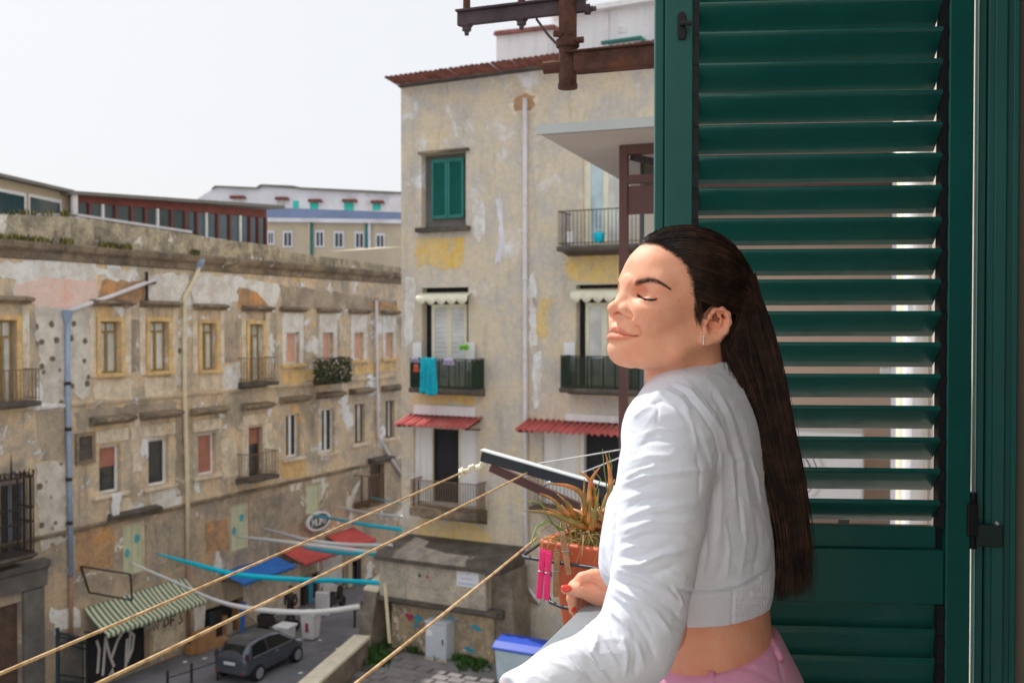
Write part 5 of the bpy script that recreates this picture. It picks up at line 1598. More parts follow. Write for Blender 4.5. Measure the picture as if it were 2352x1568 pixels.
M['darkgreen'] = plain('very_dark_green_enamel', S(16, 44, 42), .4, .1, 8, 0)
M['blackplastic'] = plain('black_plastic_clip', S(30, 30, 34), .5, .2, 10, .1)
M['railmetal'] = plain('grey_painted_steel', S(150, 160, 166, 1.0), .38, .12, 6, .12, 50, .004, S(110, 116, 120), .5, metal=.35)
M['steel'] = plain('bright_steel', S(180, 180, 180, 1.0), .35, .1, 20, 0, metal=.9)
M['darksteel'] = plain('dark_painted_steel', S(62, 66, 72, 1.0), .4, .2, 10, .1, 60, .004, metal=.3)
M['rust'] = plain('rusty_iron', S(92, 62, 52, 1.1), .85, .45, 22, .6, 60, .01, S(140, 84, 52), .7, metal=.1)
M['rustdark'] = plain('weathered_purple_brown_iron', S(84, 72, 78, 1.1), .7, .3, 14, .3, 60, .008, S(118, 84, 66), .35, metal=.15)
M['brownmetal'] = plain('red_brown_painted_metal', S(98, 68, 64, 1.1), .5, .15, 4, .1, 40, .005)
M['rope'] = None
def rope_mat():
    t = NT('twisted_tan_cord')
    c = t.mix(t.ramp(t.noise(60, 4, .6), .3, .7), S(170, 136, 92, 1.15), S(214, 186, 142, 1.2))
    t.color(c); t.set(rough=.75)
    w = t.n.new('ShaderNodeTexWave'); w.inputs['Scale'].default_value = 260
    t.l.new(t.mapping((1, 1, 1), rot=(.3, .4, .9)), w.inputs[0])
    t.bump(w.outputs[1], .5, .001)
    return t.mat
M['rope'] = rope_mat()
M['terracotta'] = plain('terracotta_plastic', S(196, 98, 62, 1.1), .5, .12, 8, .06, 60, .003, S(214, 140, 108), .35)
M['soil'] = plain('dry_soil', S(96, 74, 54), .95, .4, 60, .6, 90, .01)
def aloe_mat():
    t = NT('orange_green_aloe')
    n = t.ramp(t.noise(14, 4, .6), .34, .56)
    c = t.mix(n, S(196, 108, 56, 1.1), S(128, 122, 62, 1.0))
    c = t.mix(t.ramp(t.noise(45, 3, .5), .45, .7), c, S(214, 146, 80, 1.1))
    t.color(c); t.set(rough=.38, sss=.08)
    t.b.inputs['Subsurface Radius'].default_value = (.01, .006, .003)
    return t.mat
M['aloe'] = aloe_mat()
M['drygrass'] = plain('dry_grass', S(168, 140, 92, 1.05), .8, .35, 40, 0)
M['freshgrass'] = plain('fresh_grass', S(120, 148, 62, 1.05), .6, .25, 40, 0)
M['pinkplastic'] = plain('pink_plastic', S(236, 60, 130, 1.1), .38, .05, 20, 0)
M['pegwood'] = plain('grey_peg_wood', S(150, 122, 90, 1.05), .75, .25, 70, .3, 160, .002)

own = empty('own_house_wall', NF(0, 0, 0), label='beige outer wall of our own house at the right edge, beside the door frame', cat='wall')
mb = MB()
mb.box(NF, .045, 30, -.45, 0, 0, CAM_Z + 3.4)
mb.box(NF, -25, -1.25, -.45, 0, 0, CAM_Z + 3.4)
mb.box(NF, -1.25, .045, -.45, 0, CAM_Z + 1.25, CAM_Z + 3.4)
mb.box(NF, -1.25, .045, -.45, 0, 0, FLOOR - .003)
mb.build('wall', M['ownwall'], own)
room = MB()
room.box(NF, -3.0, 2.2, -4.6, -4.5, FLOOR - .1, CAM_Z + 1.6)
room.box(NF, -3.1, -3.0, -4.5, -.452, FLOOR - .1, CAM_Z + 1.6)
room.box(NF, 2.2, 2.3, -4.5, -.452, FLOOR - .1, CAM_Z + 1.6)
room.box(NF, -3.0, 2.2, -4.5, -.452, CAM_Z + 1.5, CAM_Z + 1.6)
room.build('room_shell', M['room'], own)
MB().box(NF, -3.0, 2.2, -4.5, -.003, FLOOR - .1, FLOOR).build('room_floor', M['floor'], own)
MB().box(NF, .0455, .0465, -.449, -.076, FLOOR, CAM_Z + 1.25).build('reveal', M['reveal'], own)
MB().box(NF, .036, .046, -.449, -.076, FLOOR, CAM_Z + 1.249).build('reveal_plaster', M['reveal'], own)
slab = empty('balcony_slab', NF(-.8, .35, FLOOR), own)
MB().box(NF, -2.6, .95, .003, .72, FLOOR - .16, FLOOR).build('floor_slab', M['floor'], slab)
# green door frame at the jamb
df = empty('door_frame', NF(0, 0, FLOOR), label='dark green metal door frame along the right edge, holding the shutter hinges', cat='door frame')
zt, zb = CAM_Z + 1.24, FLOOR + .002
MB().box(NF, -.004, .034, -.074, -.018, zb, zt).build('main_profile', M['green'], df, bevel=.004)
MB().box(NF, -.012, -.005, -.052, -.03, zb, zt).build('raised_bead', M['green'], df, bevel=.002)
MB().box(NF, -.010, -.005, -.073, -.062, zb, zt).build('raised_bead', M['green'], df, bevel=.002)
MB().box(NF, .002, .034, -.017, -.003, zb, zt).build('outer_flange', M['green'], df, bevel=.002)
for yy in (1170, 1206, 1246):
    q = at(2287 - (yy > 1175) * 6, yy, 1.88)
    s_, n_ = NFxy(q)
    MB().lathe(NF(-.0125 if yy > 1175 else -.005, -.04, q.z), [(.0045, 0), (.005, .002), (.003, .003)], 12, axis=-NF.d).build('screw', M['steel'], df)
zh = at(2270, 1225, 1.9).z
MB().box(NF, -.019, -.0125, -.05, -.002, zh - .024, zh + .018).build('hinge_plate', M['darkgreen'], df, bevel=.002)
MB().tube([NF(-.012, .004, zh - .03), NF(-.012, .004, zh + .078)], .009, 12).build('hinge_barrel', M['blackplastic'], df, smooth=False)

# ------------------------------------------------------------------ louvred shutter leaf
sh = empty('louvred_shutter', SH(.3, 0, FLOOR), label='dark green louvred shutter leaf standing open behind the woman', cat='shutter')
def sp(px): return SH.px(px, 744)[0]
def sz(py): return SH.px(1870, py)[1]
sl, sr = sp(1502), .014
ztop, zbot = CAM_Z + 1.0, FLOOR + .04
MB().box(SH, sp(1588), sp(1524), -.02, .024, zbot, ztop).build('stile', M['green'], sh, bevel=.003)
MB().box(SH, sp(1524) + .0005, sl, -.02, .012, zbot, ztop).build('closing_lip', M['green'], sh, bevel=.003)
MB().box(SH, sr, sp(2166), -.02, .024, zbot, ztop).build('stile', M['green'], sh, bevel=.003)
MB().box(SH, sp(2166) + .001, sp(1588) - .001, -.02, .022, ztop - .06, ztop).build('top_rail', M['green'], sh, bevel=.003)
MB().box(SH, sp(2166) + .001, sp(1588) - .001, -.02, .020, sz(1376), sz(1254)).build('middle_rail', M['green'], sh, bevel=.003)
MB().box(SH, sp(2150), sp(1600), -.016, .008, sz(1253), sz(1203)).build('stop_board', M['green'], sh, bevel=.002)
# black channel for the clips
for a, b in ((2166, 2152), (1600, 1588)):
    MB().box(SH, sp(a) + .001, sp(b) - .001, -.016, -.002, zbot, ztop - .061).build('clip_channel', M['blackplastic'], sh)
sA, sB = sp(2151), sp(1601)
def lfr(s, n, z):
    v = SH.d * s + SH.n * n
    return (v.x, v.y, z)
prof = [(.0195, .0285), (.0235, .026), (.0245, .0215), (.022, .0175), (.0165, .012), (.004, -.001), (-.012, -.017), (-.0215, -.0255), (-.0235, -.0265), (-.024, -.0235), (-.014, -.011), (.002, .005), (.0145, .018), (.0165, .022), (.0165, .026)]
prof_open = [(n * 1.1, z * .90) for n, z in prof]
slm = MB().extr(lfr, prof_open, 0, sB - sA).mesh('slat'); slm.materials.append(M['greenslat'])
clm = MB().box(lfr, .0002, .0118, -.002, .02, -.03, .03).extr(lfr, [(.02, .024), (.026, .02), (.012, -.028), (.004, -.03)], .0, .011).mesh('slat_clip'); clm.materials.append(M['blackplastic'])
yc = 1170.0
while yc > -140:
    z = sz(yc) 
    o = inst('slat', slm, SH(sA, 0, z + random.uniform(-.0012, .0012)), sh, rot=(random.uniform(-.004, .004), random.uniform(-.0015, .0015), 0))
    inst('slat_clip', clm, SH(sp(2164), 0, z), sh)
    inst('slat_clip', clm, SH(sp(1601), 0, z), sh)
    yc -= 70.9
prof_shut = [(n * .42 - .004, z * 1.28) for n, z in prof]
slc = MB().extr(lfr, prof_shut, 0, sB - sA).mesh('slat'); slc.materials.append(M['greenslat'])
for i in range(16):
    z = sz(1412 + i * 66)
    if z > zbot + .05:
        inst('slat', slc, SH(sA, 0, z), sh)
        inst('slat_clip', clm, SH(sp(2164), 0, z), sh)
# small latch on the left stile
q = SH.px(1563, 70)
lt = empty('latch', SH(q[0], .024, q[1]), sh)
MB().prism(SH, [(q[0] - .008, q[1] - .026), (q[0] + .006, q[1] - .026), (q[0] + .008, q[1] - .02), (q[0] + .008, q[1] + .02), (q[0] + .004, q[1] + .028), (q[0] - .006, q[1] + .026), (q[0] - .010, q[1] + .01), (q[0] - .005, q[1]), (q[0] - .010, q[1] - .012)], .0245, .031).build('plate', M['blackplastic'], lt, bevel=.002)
MB().tube([SH(q[0], .03, q[1] + .004), SH(q[0] - .004, .042, q[1] + .002), SH(q[0] - .018, .046, q[1] - .002)], [.006, .005, .004], 8).build('knob', M['blackplastic'], lt)
MB().box(SH, .002, .022, -.02, .03, zh - .004, zh + .058).build('hinge_leaf', M['blackplastic'], sh, bevel=.002)

# ------------------------------------------------------------------ balcony railing
RAILZ = CAM_Z - .485
rail = empty('balcony_railing', NF(-.8, .62, FLOOR), label='grey steel balcony railing the woman leans on', cat='railing')
MB().box(NF, -2.4, .82, .598, .652, RAILZ - .035, RAILZ).build('handrail', M['railmetal'], rail, bevel=.004)
MB().box(NF, .79, .815, .01, .597, RAILZ - .034, RAILZ - .002).build('side_handrail', M['railmetal'], rail, bevel=.004)
MB().box(NF, -2.4, .82, .612, .638, FLOOR + .08, FLOOR + .1).build('bottom_bar', M['darksteel'], rail)
bm = MB().box(lambda s, n, z: ((NF.d * s + NF.n * n).x, (NF.d * s + NF.n * n).y, z), -.006, .006, -.011, .011, FLOOR + .101 - RAILZ, -.036).mesh('baluster'); bm.materials.append(M['darksteel'])
s = -2.3
while s < .8:
    inst('baluster', bm, NF(s, .625, RAILZ), rail); s += .1
MB().box(NF, .74, .81, .60, .64, FLOOR + .002, RAILZ - .036).build('corner_post', M['darksteel'], rail)

# ------------------------------------------------------------------ drying-rack arms and cords
pA_out = at(1107, 1046, 2.516); pA_in = at(1440, 1142, 2.385)
M['roofface_'] = plain('pale_painted_steel', S(206, 212, 214, 1.2), .4, .06, 10, 0)
arm = empty('drying_rack_arm', pA_in, label='dark steel clothesline arm with pale top edge, reaching out from the railing', cat='rack arm')
MB().bar(pA_out, pA_in, .012, .027).build('flange', M['darksteel'], arm)
up = Vector((0, 0, .0155))
MB().bar(pA_out + up, pA_in + up, .03, .003).build('top_flange', M['roofface_'], arm)
br0, br1 = at(1128, 1072, 2.55), at(1330, 1164, 2.46)
arm2 = empty('rack_brace', br1, label='red-brown brace below the clothesline arm', cat='brace')
MB().bar(br0, br1, .014, .022).build('bar', M['brownmetal'], arm2)
def cord(pts, r, label, name='clothesline', knot=False, mat=None):
    P = [Vector(p) for p in pts]
    Q = []
    n = 30
    for i in range(n + 1):
        t = i / n
        Q.append(P[0].lerp(P[-1], t) - Vector((0, 0, .012 * 4 * t * (1 - t) * (P[-1] - P[0]).length / 1.5 * .3)))
    return MB().tube(Q, r, 10).build(name, mat or M['rope'], None, smooth=True, label=label, cat='clothesline', group='tan clotheslines')
def backwards(p, y_edge_px, t=None):
    pass
def cord_from(pxs, Y0, px_end, label, r=.0024):
    p = at(pxs[0], pxs[1], Y0)
    # run along the facade towards the camera until the given print column
    lo, hi = 0.0, 3.0
    d = -NF.d
    ratio = (px_end[0] - 1176) / FPX
    t = (p.x - ratio * p.y) / (ratio * d.y - d.x)
    q = p + d * t
    e = at(px_end[0], px_end[1], q.y)
    e2 = p + (e - p) * 1.25
    return cord([p, e2], r, label)
cord_from((1062, 1084), 2.52, (0, 1541), 'upper tan clothesline tied with white knots to the rack arm')
cord_from((1214, 1084), 2.47, (215, 1568), 'middle tan clothesline hooked on the rack arm')
cord_from((1232, 1236), 1.95, (815, 1568), 'lower tan clothesline beside the terracotta planter')
# white knotted cord end
kn = empty('cord_knot', at(1085, 1072, 2.52), label='lumpy white knotted cord at the end of the rack arm', cat='knot')
A_, B_ = at(1058, 1086, 2.52), at(1128, 1060, 2.515)
for k_ in range(3):
    P = []
    for i in range(60):
        t = i / 59
        c = A_.lerp(B_, t)
        a = t * 34 + k_ * 2.1
        rr_ = .007 * (1 + .5 * math.sin(t * 19 + k_)) * (1 - .5 * t)
        P.append(c + Vector((math.cos(a) * rr_ * .4, math.sin(a * 1.3) * rr_, math.sin(a) * rr_)))
    MB().tube(P, .0036, 6).build('strand', M['cream'], kn, smooth=True)
# thin white cords farther right
cord([at(1236, 1064, 2.6), at(1425, 1032, 2.5)], .0016, 'thin pale cord above the aloe, upper of the pair', mat=M['pipe_white'])
cord([at(1330, 1088, 2.55), at(1425, 1050, 2.5)], .0016, 'thin pale cord above the aloe, lower of the pair', mat=M['pipe_white'])
# steel clip on the brace
MB().tube([at(1248, 1115, 2.48), at(1262, 1108, 2.47), at(1280, 1106, 2.46), at(1290, 1112, 2.46)], .004, 8).build('wire_hook', M['steel'], None, smooth=True, label='bent steel hook on the red-brown brace', cat='hook')

# ------------------------------------------------------------------ planter, wire holder, pegs
pc = at_z(1239, 1238, RAILZ + .062)
PF = Frame((pc.x, pc.y), 124.0)            # near long side runs to the right and towards us
pot = empty('planter', (pc.x, pc.y, RAILZ - .11), label='square terracotta planter on the railing, left of the woman chest', cat='planter')
W_, D_ = .24, .20                            # along s, back from us (n negative)
zr = RAILZ + .062
def ringbox(mb, o, z0, z1, k0, k1, th):
    pass
def tapp(s, n, z):
    k = .80 + .20 * (z - (zr - .17)) / .17
    return PF(W_ / 2 + (s - W_ / 2) * k, -D_ / 2 + (n + D_ / 2) * k, z)
def rounded(x0, x1, y0, y1, r, k=5):
    out = []
    for cx, cy, a0 in ((x1 - r, y1 - r, 0), (x0 + r, y1 - r, PI / 2), (x0 + r, y0 + r, PI), (x1 - r, y0 + r, 1.5 * PI)):
        for i in range(k + 1):
            a = a0 + PI / 2 * i / k
            out.append((cx + r * math.cos(a), cy + r * math.sin(a)))
    return out
def loft(rings, cap_first=True, cap_last=True):
    vs = []; fs = []
    k = len(rings[0])
    for r_ in rings: vs += r_
    for i in range(len(rings) - 1):
        for j in range(k):
            fs.append((i * k + j, i * k + (j + 1) % k, (i + 1) * k + (j + 1) % k, (i + 1) * k + j))
    if cap_first: fs.append(tuple(range(k - 1, -1, -1)))
    if cap_last: fs.append(tuple((len(rings) - 1) * k + j for j in range(k)))
    return MB().add(vs, fs)
def ring(z, e, tap=True):
    return [(tapp if tap else PF)(s, n, z) for s, n in rounded(-e, W_ + e, -D_ - e, e, .022 + max(e, 0))]
loft([ring(zr - .17, -.008), ring(zr - .036, -.008), ring(zr - .034, .006, False), ring(zr - .004, .008, False), ring(zr, .004, False), ring(zr - .001, -.012, False), ring(zr - .03, -.016, False)], True, False).build('pot', M['terracotta'], pot, smooth=False, bevel=.002)
loft([ring(zr - .035, -.017, False), ring(zr - .03, -.017, False)]).build('soil', M['soil'], pot)
# aloe and dry grass
aloe = empty('aloe_plant', PF(W_ / 2, -D_ / 2, zr - .03), label='orange-green spiky aloe with dry grass growing in the planter', cat='plant')
Yc = pc.y
def leaf(pts, r0, Y0, Y1):
    P = [at(x, y, Y0 + (Y1 - Y0) * i / (len(pts) - 1)) for i, (x, y) in enumerate(pts)]
    Q, R = [], []
    n = 14
    for i in range(n + 1):
        t = i / n * (len(P) - 1); k = min(int(t), len(P) - 2); u = t - k
        p0 = P[max(k - 1, 0)]; p1 = P[k]; p2 = P[k + 1]; p3 = P[min(k + 2, len(P) - 1)]
        Q.append(0.5 * ((2 * p1) + (p2 - p0) * u + (2 * p0 - 5 * p1 + 4 * p2 - p3) * u * u + (3 * p1 - p0 - 3 * p2 + p3) * u ** 3))
        R.append(max(r0 * (1 - (i / n) ** 1.6) + .0006, .0008))
    MB().tube(Q, [r_ * 1.22 for r_ in R], 8, flat=.62).build('leaf', M['aloe'], aloe, smooth=True)
base = [(1337, 1200), (1350, 1195), (1325, 1205), (1365, 1190)]
leaf([(1345, 1190), (1338, 1138), (1305, 1116), (1257, 1110)], .0072, Yc + .02, Yc - .03)
leaf([(1335, 1205), (1302, 1186), (1272, 1148), (1239, 1132)], .0066, Yc + .0, Yc - .06)
leaf([(1340, 1210), (1298, 1192), (1256, 1176), (1199, 1172)], .0072, Yc - .02, Yc - .07)
leaf([(1330, 1205), (1285, 1180), (1246, 1162)], .0055, Yc + .02, Yc)
leaf([(1365, 1165), (1362, 1118), (1345, 1092), (1326, 1083)], .0062, Yc + .05, Yc + .03)
leaf([(1352, 1170), (1356, 1112), (1366, 1088), (1379, 1072)], .0062, Yc + .04, Yc + .03)
leaf([(1345, 1200), (1342, 1150), (1342, 1098)], .0052, Yc + .06, Yc + .07)
leaf([(1395, 1190), (1402, 1120), (1400, 1080), (1391, 1040)], .0086, Yc + .01, Yc + .03)
leaf([(1352, 1205), (1354, 1160), (1356, 1104)], .0062, Yc - .0, Yc + .02)
leaf([(1358, 1215), (1368, 1170), (1376, 1122)], .0062, Yc - .03, Yc - .05)
leaf([(1330, 1195), (1308, 1160), (1280, 1134)], .005, Yc + .06, Yc + .09)
leaf([(1385, 1200), (1392, 1150), (1412, 1100)], .007, Yc + .05, Yc + .09)
rl = random.Random(5)
for i in range(26):
    bx_, by_ = rl.uniform(1318, 1400), rl.uniform(1196, 1216)
    a_ = rl.uniform(-2.6, -.6); L_ = rl.uniform(32, 68); bend = rl.uniform(-25, 25)
    x1, y1 = bx_ + L_ * math.cos(a_), by_ + L_ * math.sin(a_)
    Yl = Yc + rl.uniform(-.02, .12)
    leaf([(bx_, by_), ((bx_ + x1) / 2 + bend * .4, (by_ + y1) / 2 - abs(bend) * .3), (x1 + bend * .3, y1)], rl.uniform(.0045, .0075), Yl, Yl + rl.uniform(-.05, .05))
mbs = [MB(), MB()]
for i in range(520):
    s = random.uniform(.01, W_ - .01); n = random.uniform(-D_ + .01, -.01)
    p = Vector(PF(s, n, zr - .03))
    L = random.uniform(.03, .085)
    a = random.uniform(0, 2 * PI); c = Vector((math.cos(a), math.sin(a), 0))
    e = random.uniform(.3, 1.3)
    P = [p, p + c * L * .25 + Vector((0, 0, L * .6 * e)), p + c * L * .6 + Vector((0, 0, L * .7 * e)), p + c * L + Vector((0, 0, L * random.uniform(-.1, .6) * e))]
    mbs[0 if random.random() < .68 else 1].tube(P, [.0012, .001, .0009, .0004], 4, cap=False)
mbs[0].build('dry_grass', M['drygrass'], aloe, kind='stuff')
mbs[1].build('green_grass', M['freshgrass'], aloe, kind='stuff')
def blade(pts, Y0, Y1, m='freshgrass', r=.0013):
    P = [at(x, y, Y0 + (Y1 - Y0) * i / (len(pts) - 1)) for i, (x, y) in enumerate(pts)]
    MB().tube(P, [r] * (len(P) - 1) + [r * .3], 5).build('grass_blade', M[m], aloe, smooth=True)
blade([(1290, 1225), (1262, 1190), (1246, 1160), (1235, 1152), (1185, 1150)], Yc - .02, Yc - .08)
blade([(1300, 1222), (1260, 1196), (1232, 1210), (1222, 1240), (1226, 1256)], Yc - .02, Yc - .1, r=.0018)
blade([(1270, 1200), (1240, 1220), (1234, 1250)], Yc - .02, Yc - .08, 'drygrass')
blade([(1340, 1228), (1338, 1262), (1334, 1285)], Yc - .1, Yc - .13, 'drygrass')
blade([(1312, 1228), (1312, 1245), (1316, 1250)], Yc - .06, Yc - .09, 'drygrass')
blade([(1395, 1130), (1388, 1080), (1384, 1030)], Yc + .03, Yc + .05)
blade([(1402, 1130), (1405, 1070), (1398, 1040)], Yc + .03, Yc + .05)
blade([(1362, 1140), (1380, 1100), (1360, 1075)], Yc + .03, Yc + .05)
# wire holder
hd = empty('planter_holder', PF(W_ / 2, 0, RAILZ - .1), label='black wire holder hooked round the planter', cat='holder')
zw = zr - .072
wp = [at(1250, 1244, Yc + .06), at(1241, 1247, Yc + .04), at(1201, 1275, Yc - .05), at(1203, 1279, Yc - .055), at(1240, 1285, Yc - .09), at(1300, 1294, Yc - .13), at(1366, 1304, Yc - .17), at(1420, 1312, Yc - .2)]
MB().tube(wp, .0034, 8).build('wire', M['darksteel'], hd, smooth=True)
MB().tube([at(1258, 1300, Yc - .03), at(1256, 1360, Yc - .03), at(1264, 1382, Yc - .05), at(1290, 1393, Yc - .09), at(1345, 1404, Yc - .14)], .0036, 8).build('wire', M['darksteel'], hd, smooth=True)
MB().tube([at(1247, 1246, Yc + .02), at(1249, 1256, Yc + .02), at(1256, 1300, Yc + .0)], .0045, 8).build('wire', M['darksteel'], hd, smooth=True)
# pegs
def peg(x0, y0, x1, y1, Y, mat, label, w=.0095, flip=1):
    A, B = at(x0, y0, Y), at(x1, y1, Y - .004)
    root = empty('clothes_peg', B, label=label, cat='clothes peg', group='pegs on the planter holder')
    ax = (B - A).normalized()
    side = Vector((1, 0, 0)); side = (side - ax * side.dot(ax)).normalized()
    nor = side.cross(ax).normalized()
    if nor.y > 0: nor = -nor
    L = (B - A).length
    for k_, off in ((1, .0042), (-1, -.0042)):
        prof = [(0, off * 2.3), (.45 * L, off * 1.1), (L, off * 1.15), (L, off * 2.2), (.5 * L, off * 2.5), (0, off * 3.2)]
        vs = []
        for sgn in (-1, 1):
            vs += [A + ax * t + nor * n_ + side * sgn * w / 2 for t, n_ in prof]
        kk = len(prof)
        fs = [tuple(range(kk)), tuple(range(2 * kk - 1, kk - 1, -1))] + [(i, i + kk, (i + 1) % kk + kk, (i + 1) % kk) for i in range(kk)]
        MB().add(vs, fs).build('prong', mat, root, bevel=.0012)
    c = A + ax * .42 * L
    P = [c + side * (w / 2 + .001) + nor * .011, c + side * (w / 2 + .001) - nor * .011]
    MB().tube([c - side * (w / 2 + .0012) + nor * .0125, c + side * (w / 2 + .0012) + nor * .0125, c + side * (w / 2 + .0012) + nor * .004 + ax * .008, c + side * (w / 2 + .0012) - nor * .01], .0011, 6).build('spring', M['steel'], root, smooth=True)
Yp = Yc - .1
peg(1247, 1262, 1238, 1372, Yp, M['pinkplastic'], 'left of the two bright pink pegs', .011)
peg(1261, 1266, 1255, 1375, Yp - .012, M['pinkplastic'], 'right of the two bright pink pegs', .011)
peg(1279, 1264, 1277, 1368, Yp - .024, M['pegwood'], 'wooden peg hanging right beside the pink pegs', .010)
peg(1291, 1222, 1306, 1318, Yp - .03, M['pegwood'], 'grey wooden peg clipped upright on the planter rim', .011)

# ------------------------------------------------------------------ rusty iron rack hanging above
rk = empty('rusty_iron_rack', at(1304, 200, 2.6), label='rusty iron drying rack bracket hanging at the top of the view', cat='iron rack')
Yr = 2.6
def nline(px, py, Y, L, dz=0):
    p = at(px, py, Y)
    return p + NF.n * L + Vector((0, 0, dz))
pb_ = at(1304, 200, Yr); pt_ = Vector((pb_.x, pb_.y, CAM_Z + 1.35))
MB().tube([pb_, pb_ + Vector((0, 0, .05)), pt_], .0235, 12).build('post', M['rust'], rk, smooth=False)
MB().lathe(pb_ - Vector((0, 0, .004)), [(.0255, 0), (.0255, .012)], 14).build('post_foot', M['rust'], rk)
u0 = at(1052, 46, 2.714); u1 = at(1345, 12, 2.59)
MB().bar(u0, u1, .018, .036).build('crossbar', M['rustdark'], rk, bevel=.003)
MB().bar(u0 + Vector((0, 0, .02)), u1 + Vector((0, 0, .02)), .04, .005).build('crossbar_flange', M['rustdark'], rk)
for x, y, Y in ((1072, 44, 2.706), (1198, 30, 2.655)):
    p = at(x, y, Y)
    MB().tube([p + Vector((0, 0, .02)), p + Vector((0, 0, .5))], [.010, .007], 8).build('hanger_rod', M['rust'], rk)
    MB().lathe(p - Vector((0, 0, .022)), [(.006, -.022), (.007, -.012), (.013, -.01), (.013, 0), (.018, .002), (.018, .006)], 6).build('bolt', M['rustdark'], rk)
MB().lathe(at(1350, 22, 2.585), [(.006, -.01), (.013, -.008), (.014, .006), (.007, .008), (.006, .022)], 6, axis=-NF.n).build('bolt', M['rustdark'], rk)
l0 = at(1270, 152, 2.612); l1 = nline(1304, 152, Yr, -.75)
MB().bar(nline(1304, 148, Yr, -.02), l1, .045, .05).build('beam', M['rust'], rk, bevel=.004)
MB().tube([at(1250, 156, 2.62), at(1300, 152, 2.6)], [.017, .017], 12).build('beam_end', M['rust'], rk)
MB().bar(nline(1304, 125, Yr, -.0), nline(1304, 125, Yr, -.75), .06, .004).build('beam_flange', M['rust'], rk)
MB().tube([at(1232, 44, 2.64), at(1258, 80, 2.62), at(1304, 128, 2.6)], .0035, 6).build('stay_wire', M['rustdark'], rk)
MB().lathe(pb_ + Vector((0, 0, .10)), [(.026, 0), (.031, .004), (.031, .02), (.026, .024)], 12).build('collar', M['rust'], rk)
MB().lathe(pb_ + Vector((.02, -.02, .115)), [(.008, 0), (.008, .02)], 6, axis=(1, -.3, 0)).build('set_screw', M['rust'], rk)
MB().lathe(pb_ + Vector((-.018, -.02, .13)), [(.008, 0), (.008, .02)], 6, axis=(-1, -.3, 0)).build('set_screw', M['rust'], rk)

# ------------------------------------------------------------------ neighbour's veranda beyond the shutter
nv = empty('neighbour_veranda', NF(2.4, .7, FLOOR), label='neighbour veranda with red-brown posts and flat pale roof, left of the shutter', cat='veranda')
M['curtain'] = plain('pinkish_beige_curtain', S(196, 172, 154, 1.25), .9, .05, 2, .1, 30, .01)
M['roofface'] = plain('pale_grey_roof_sheet', S(176, 182, 182, 1.25), .6, .06, 2, .05)
M['soffit'] = plain('pale_soffit', S(196, 186, 176, 1.2), .85, .05, 2, .05)
zR = CAM_Z + .80
MB().box(NF, 1.84, 4.6, .003, 1.50, zR, zR + .024).build('roof_sheet', M['roofface'], nv)
MB().box(NF, 1.845, 4.6, .003, 1.495, zR - .012, zR - .001).build('soffit', M['soffit'], nv)
MB().box(NF, 1.83, 1.852, .003, 1.51, zR - .012, zR + .028).build('roof_edge', M['roofface'], nv)
def post(s, n, w=.036, z0=FLOOR - 3.2, z1=zR - .013): return MB().box(NF, s, s + w, n - w, n, z0, z1).build('post', M['brownmetal'], nv)
post(2.19, 1.245)
MB().box(NF, 2.19, 2.226, .003, 1.208, zR - .055, zR - .014).build('beam', M['brownmetal'], nv)
zt_ = at(1470, 412, 4.4).z
MB().box(NF, 2.19, 2.226, .003, 1.208, zt_ - .018, zt_ + .018).build('beam', M['brownmetal'], nv)
MB().box(NF, 2.20, 2.222, .003, 1.207, at(1470, 492, 4.4).z, zt_ - .03).build('panel', M['brownmetal'], nv)
MB().bar(NF(2.23, 1.2, zR - .06), NF(2.23, .9, zt_ + .02), .03, .03).build('brace', M['iron'], nv)
MB().box(NF, 2.6, 2.62, .003, 1.10, FLOOR, zR - .2).build('curtain_wall', M['curtain'], nv)
MB().box(NF, 2.5, 4.5, 1.2, 1.22, FLOOR, zR - .014).build('side_glazing', M['glass_dark'], nv)
MB().box(NF, 1.9, 4.6, .003, 1.26, FLOOR - .16, FLOOR).build('slab', M['floor'], nv)
# wall pipes beyond the shutter
for s, n, r, m_ in ((1.02, .07, .035, 'pipe_white'), (1.3, .08, .035, 'pipe_cream'), (1.62, .06, .03, 'pipe_brown'), (1.78, .08, .045, 'pipe_white')):
    MB().tube([NF(s, n, FLOOR - 5), NF(s, n, CAM_Z + 2)], r, 12).build('wall_pipe', M[m_], None, smooth=True, label={1.02: 'nearest white wall pipe seen between the shutter slats', 1.3: 'cream wall pipe seen between the shutter slats', 1.62: 'brown wall pipe seen between the shutter slats', 1.78: 'farthest white wall pipe seen between the shutter slats'}[s], cat='pipe')
# air conditioner on the neighbour's floor
ac = empty('air_conditioner', NF(2.3, .5, FLOOR), label='white outdoor air conditioner glimpsed through the lower slats', cat='air conditioner')
za, zc_ = at(1900, 1165, 4.3).z, at(1900, 985, 4.3).z
MB().box(NF, 2.25, 2.5, .22, .74, za, zc_).build('casing', M['plasticwhite'], ac, bevel=.012)
cfan = NF(2.246, .52, (za + zc_) / 2)
MB().lathe(cfan, [(.10, 0), (.135, .001), (.14, .006), (.13, .008), (.1, .004)], 24, axis=-NF.d).build('fan_ring', M['pipe_white'], ac)
for r_ in (.03, .06, .09, .115):
    P = [Vector(cfan) + NF.n * r_ * math.cos(t) + Vector((0, 0, r_ * math.sin(t))) - NF.d * .005 for t in np.linspace(0, 2 * PI, 25)]
    MB().tube(P, .0025, 5).build('fan_guard', M['iron'], ac)
for n_ in (.3, .66):
    MB().box(NF, 2.27, 2.48, n_ - .02, n_ + .02, FLOOR + .002, za - .001).build('foot', M['iron'], ac)
MB().box(NF, 2.05, 2.25, .05, .16, at(2060, 850, 4.1).z - .03, at(2060, 850, 4.1).z + .015).build('meter_box', M['plasticwhite'], None, bevel=.004, label='small white box on the wall between the pipes', cat='box')

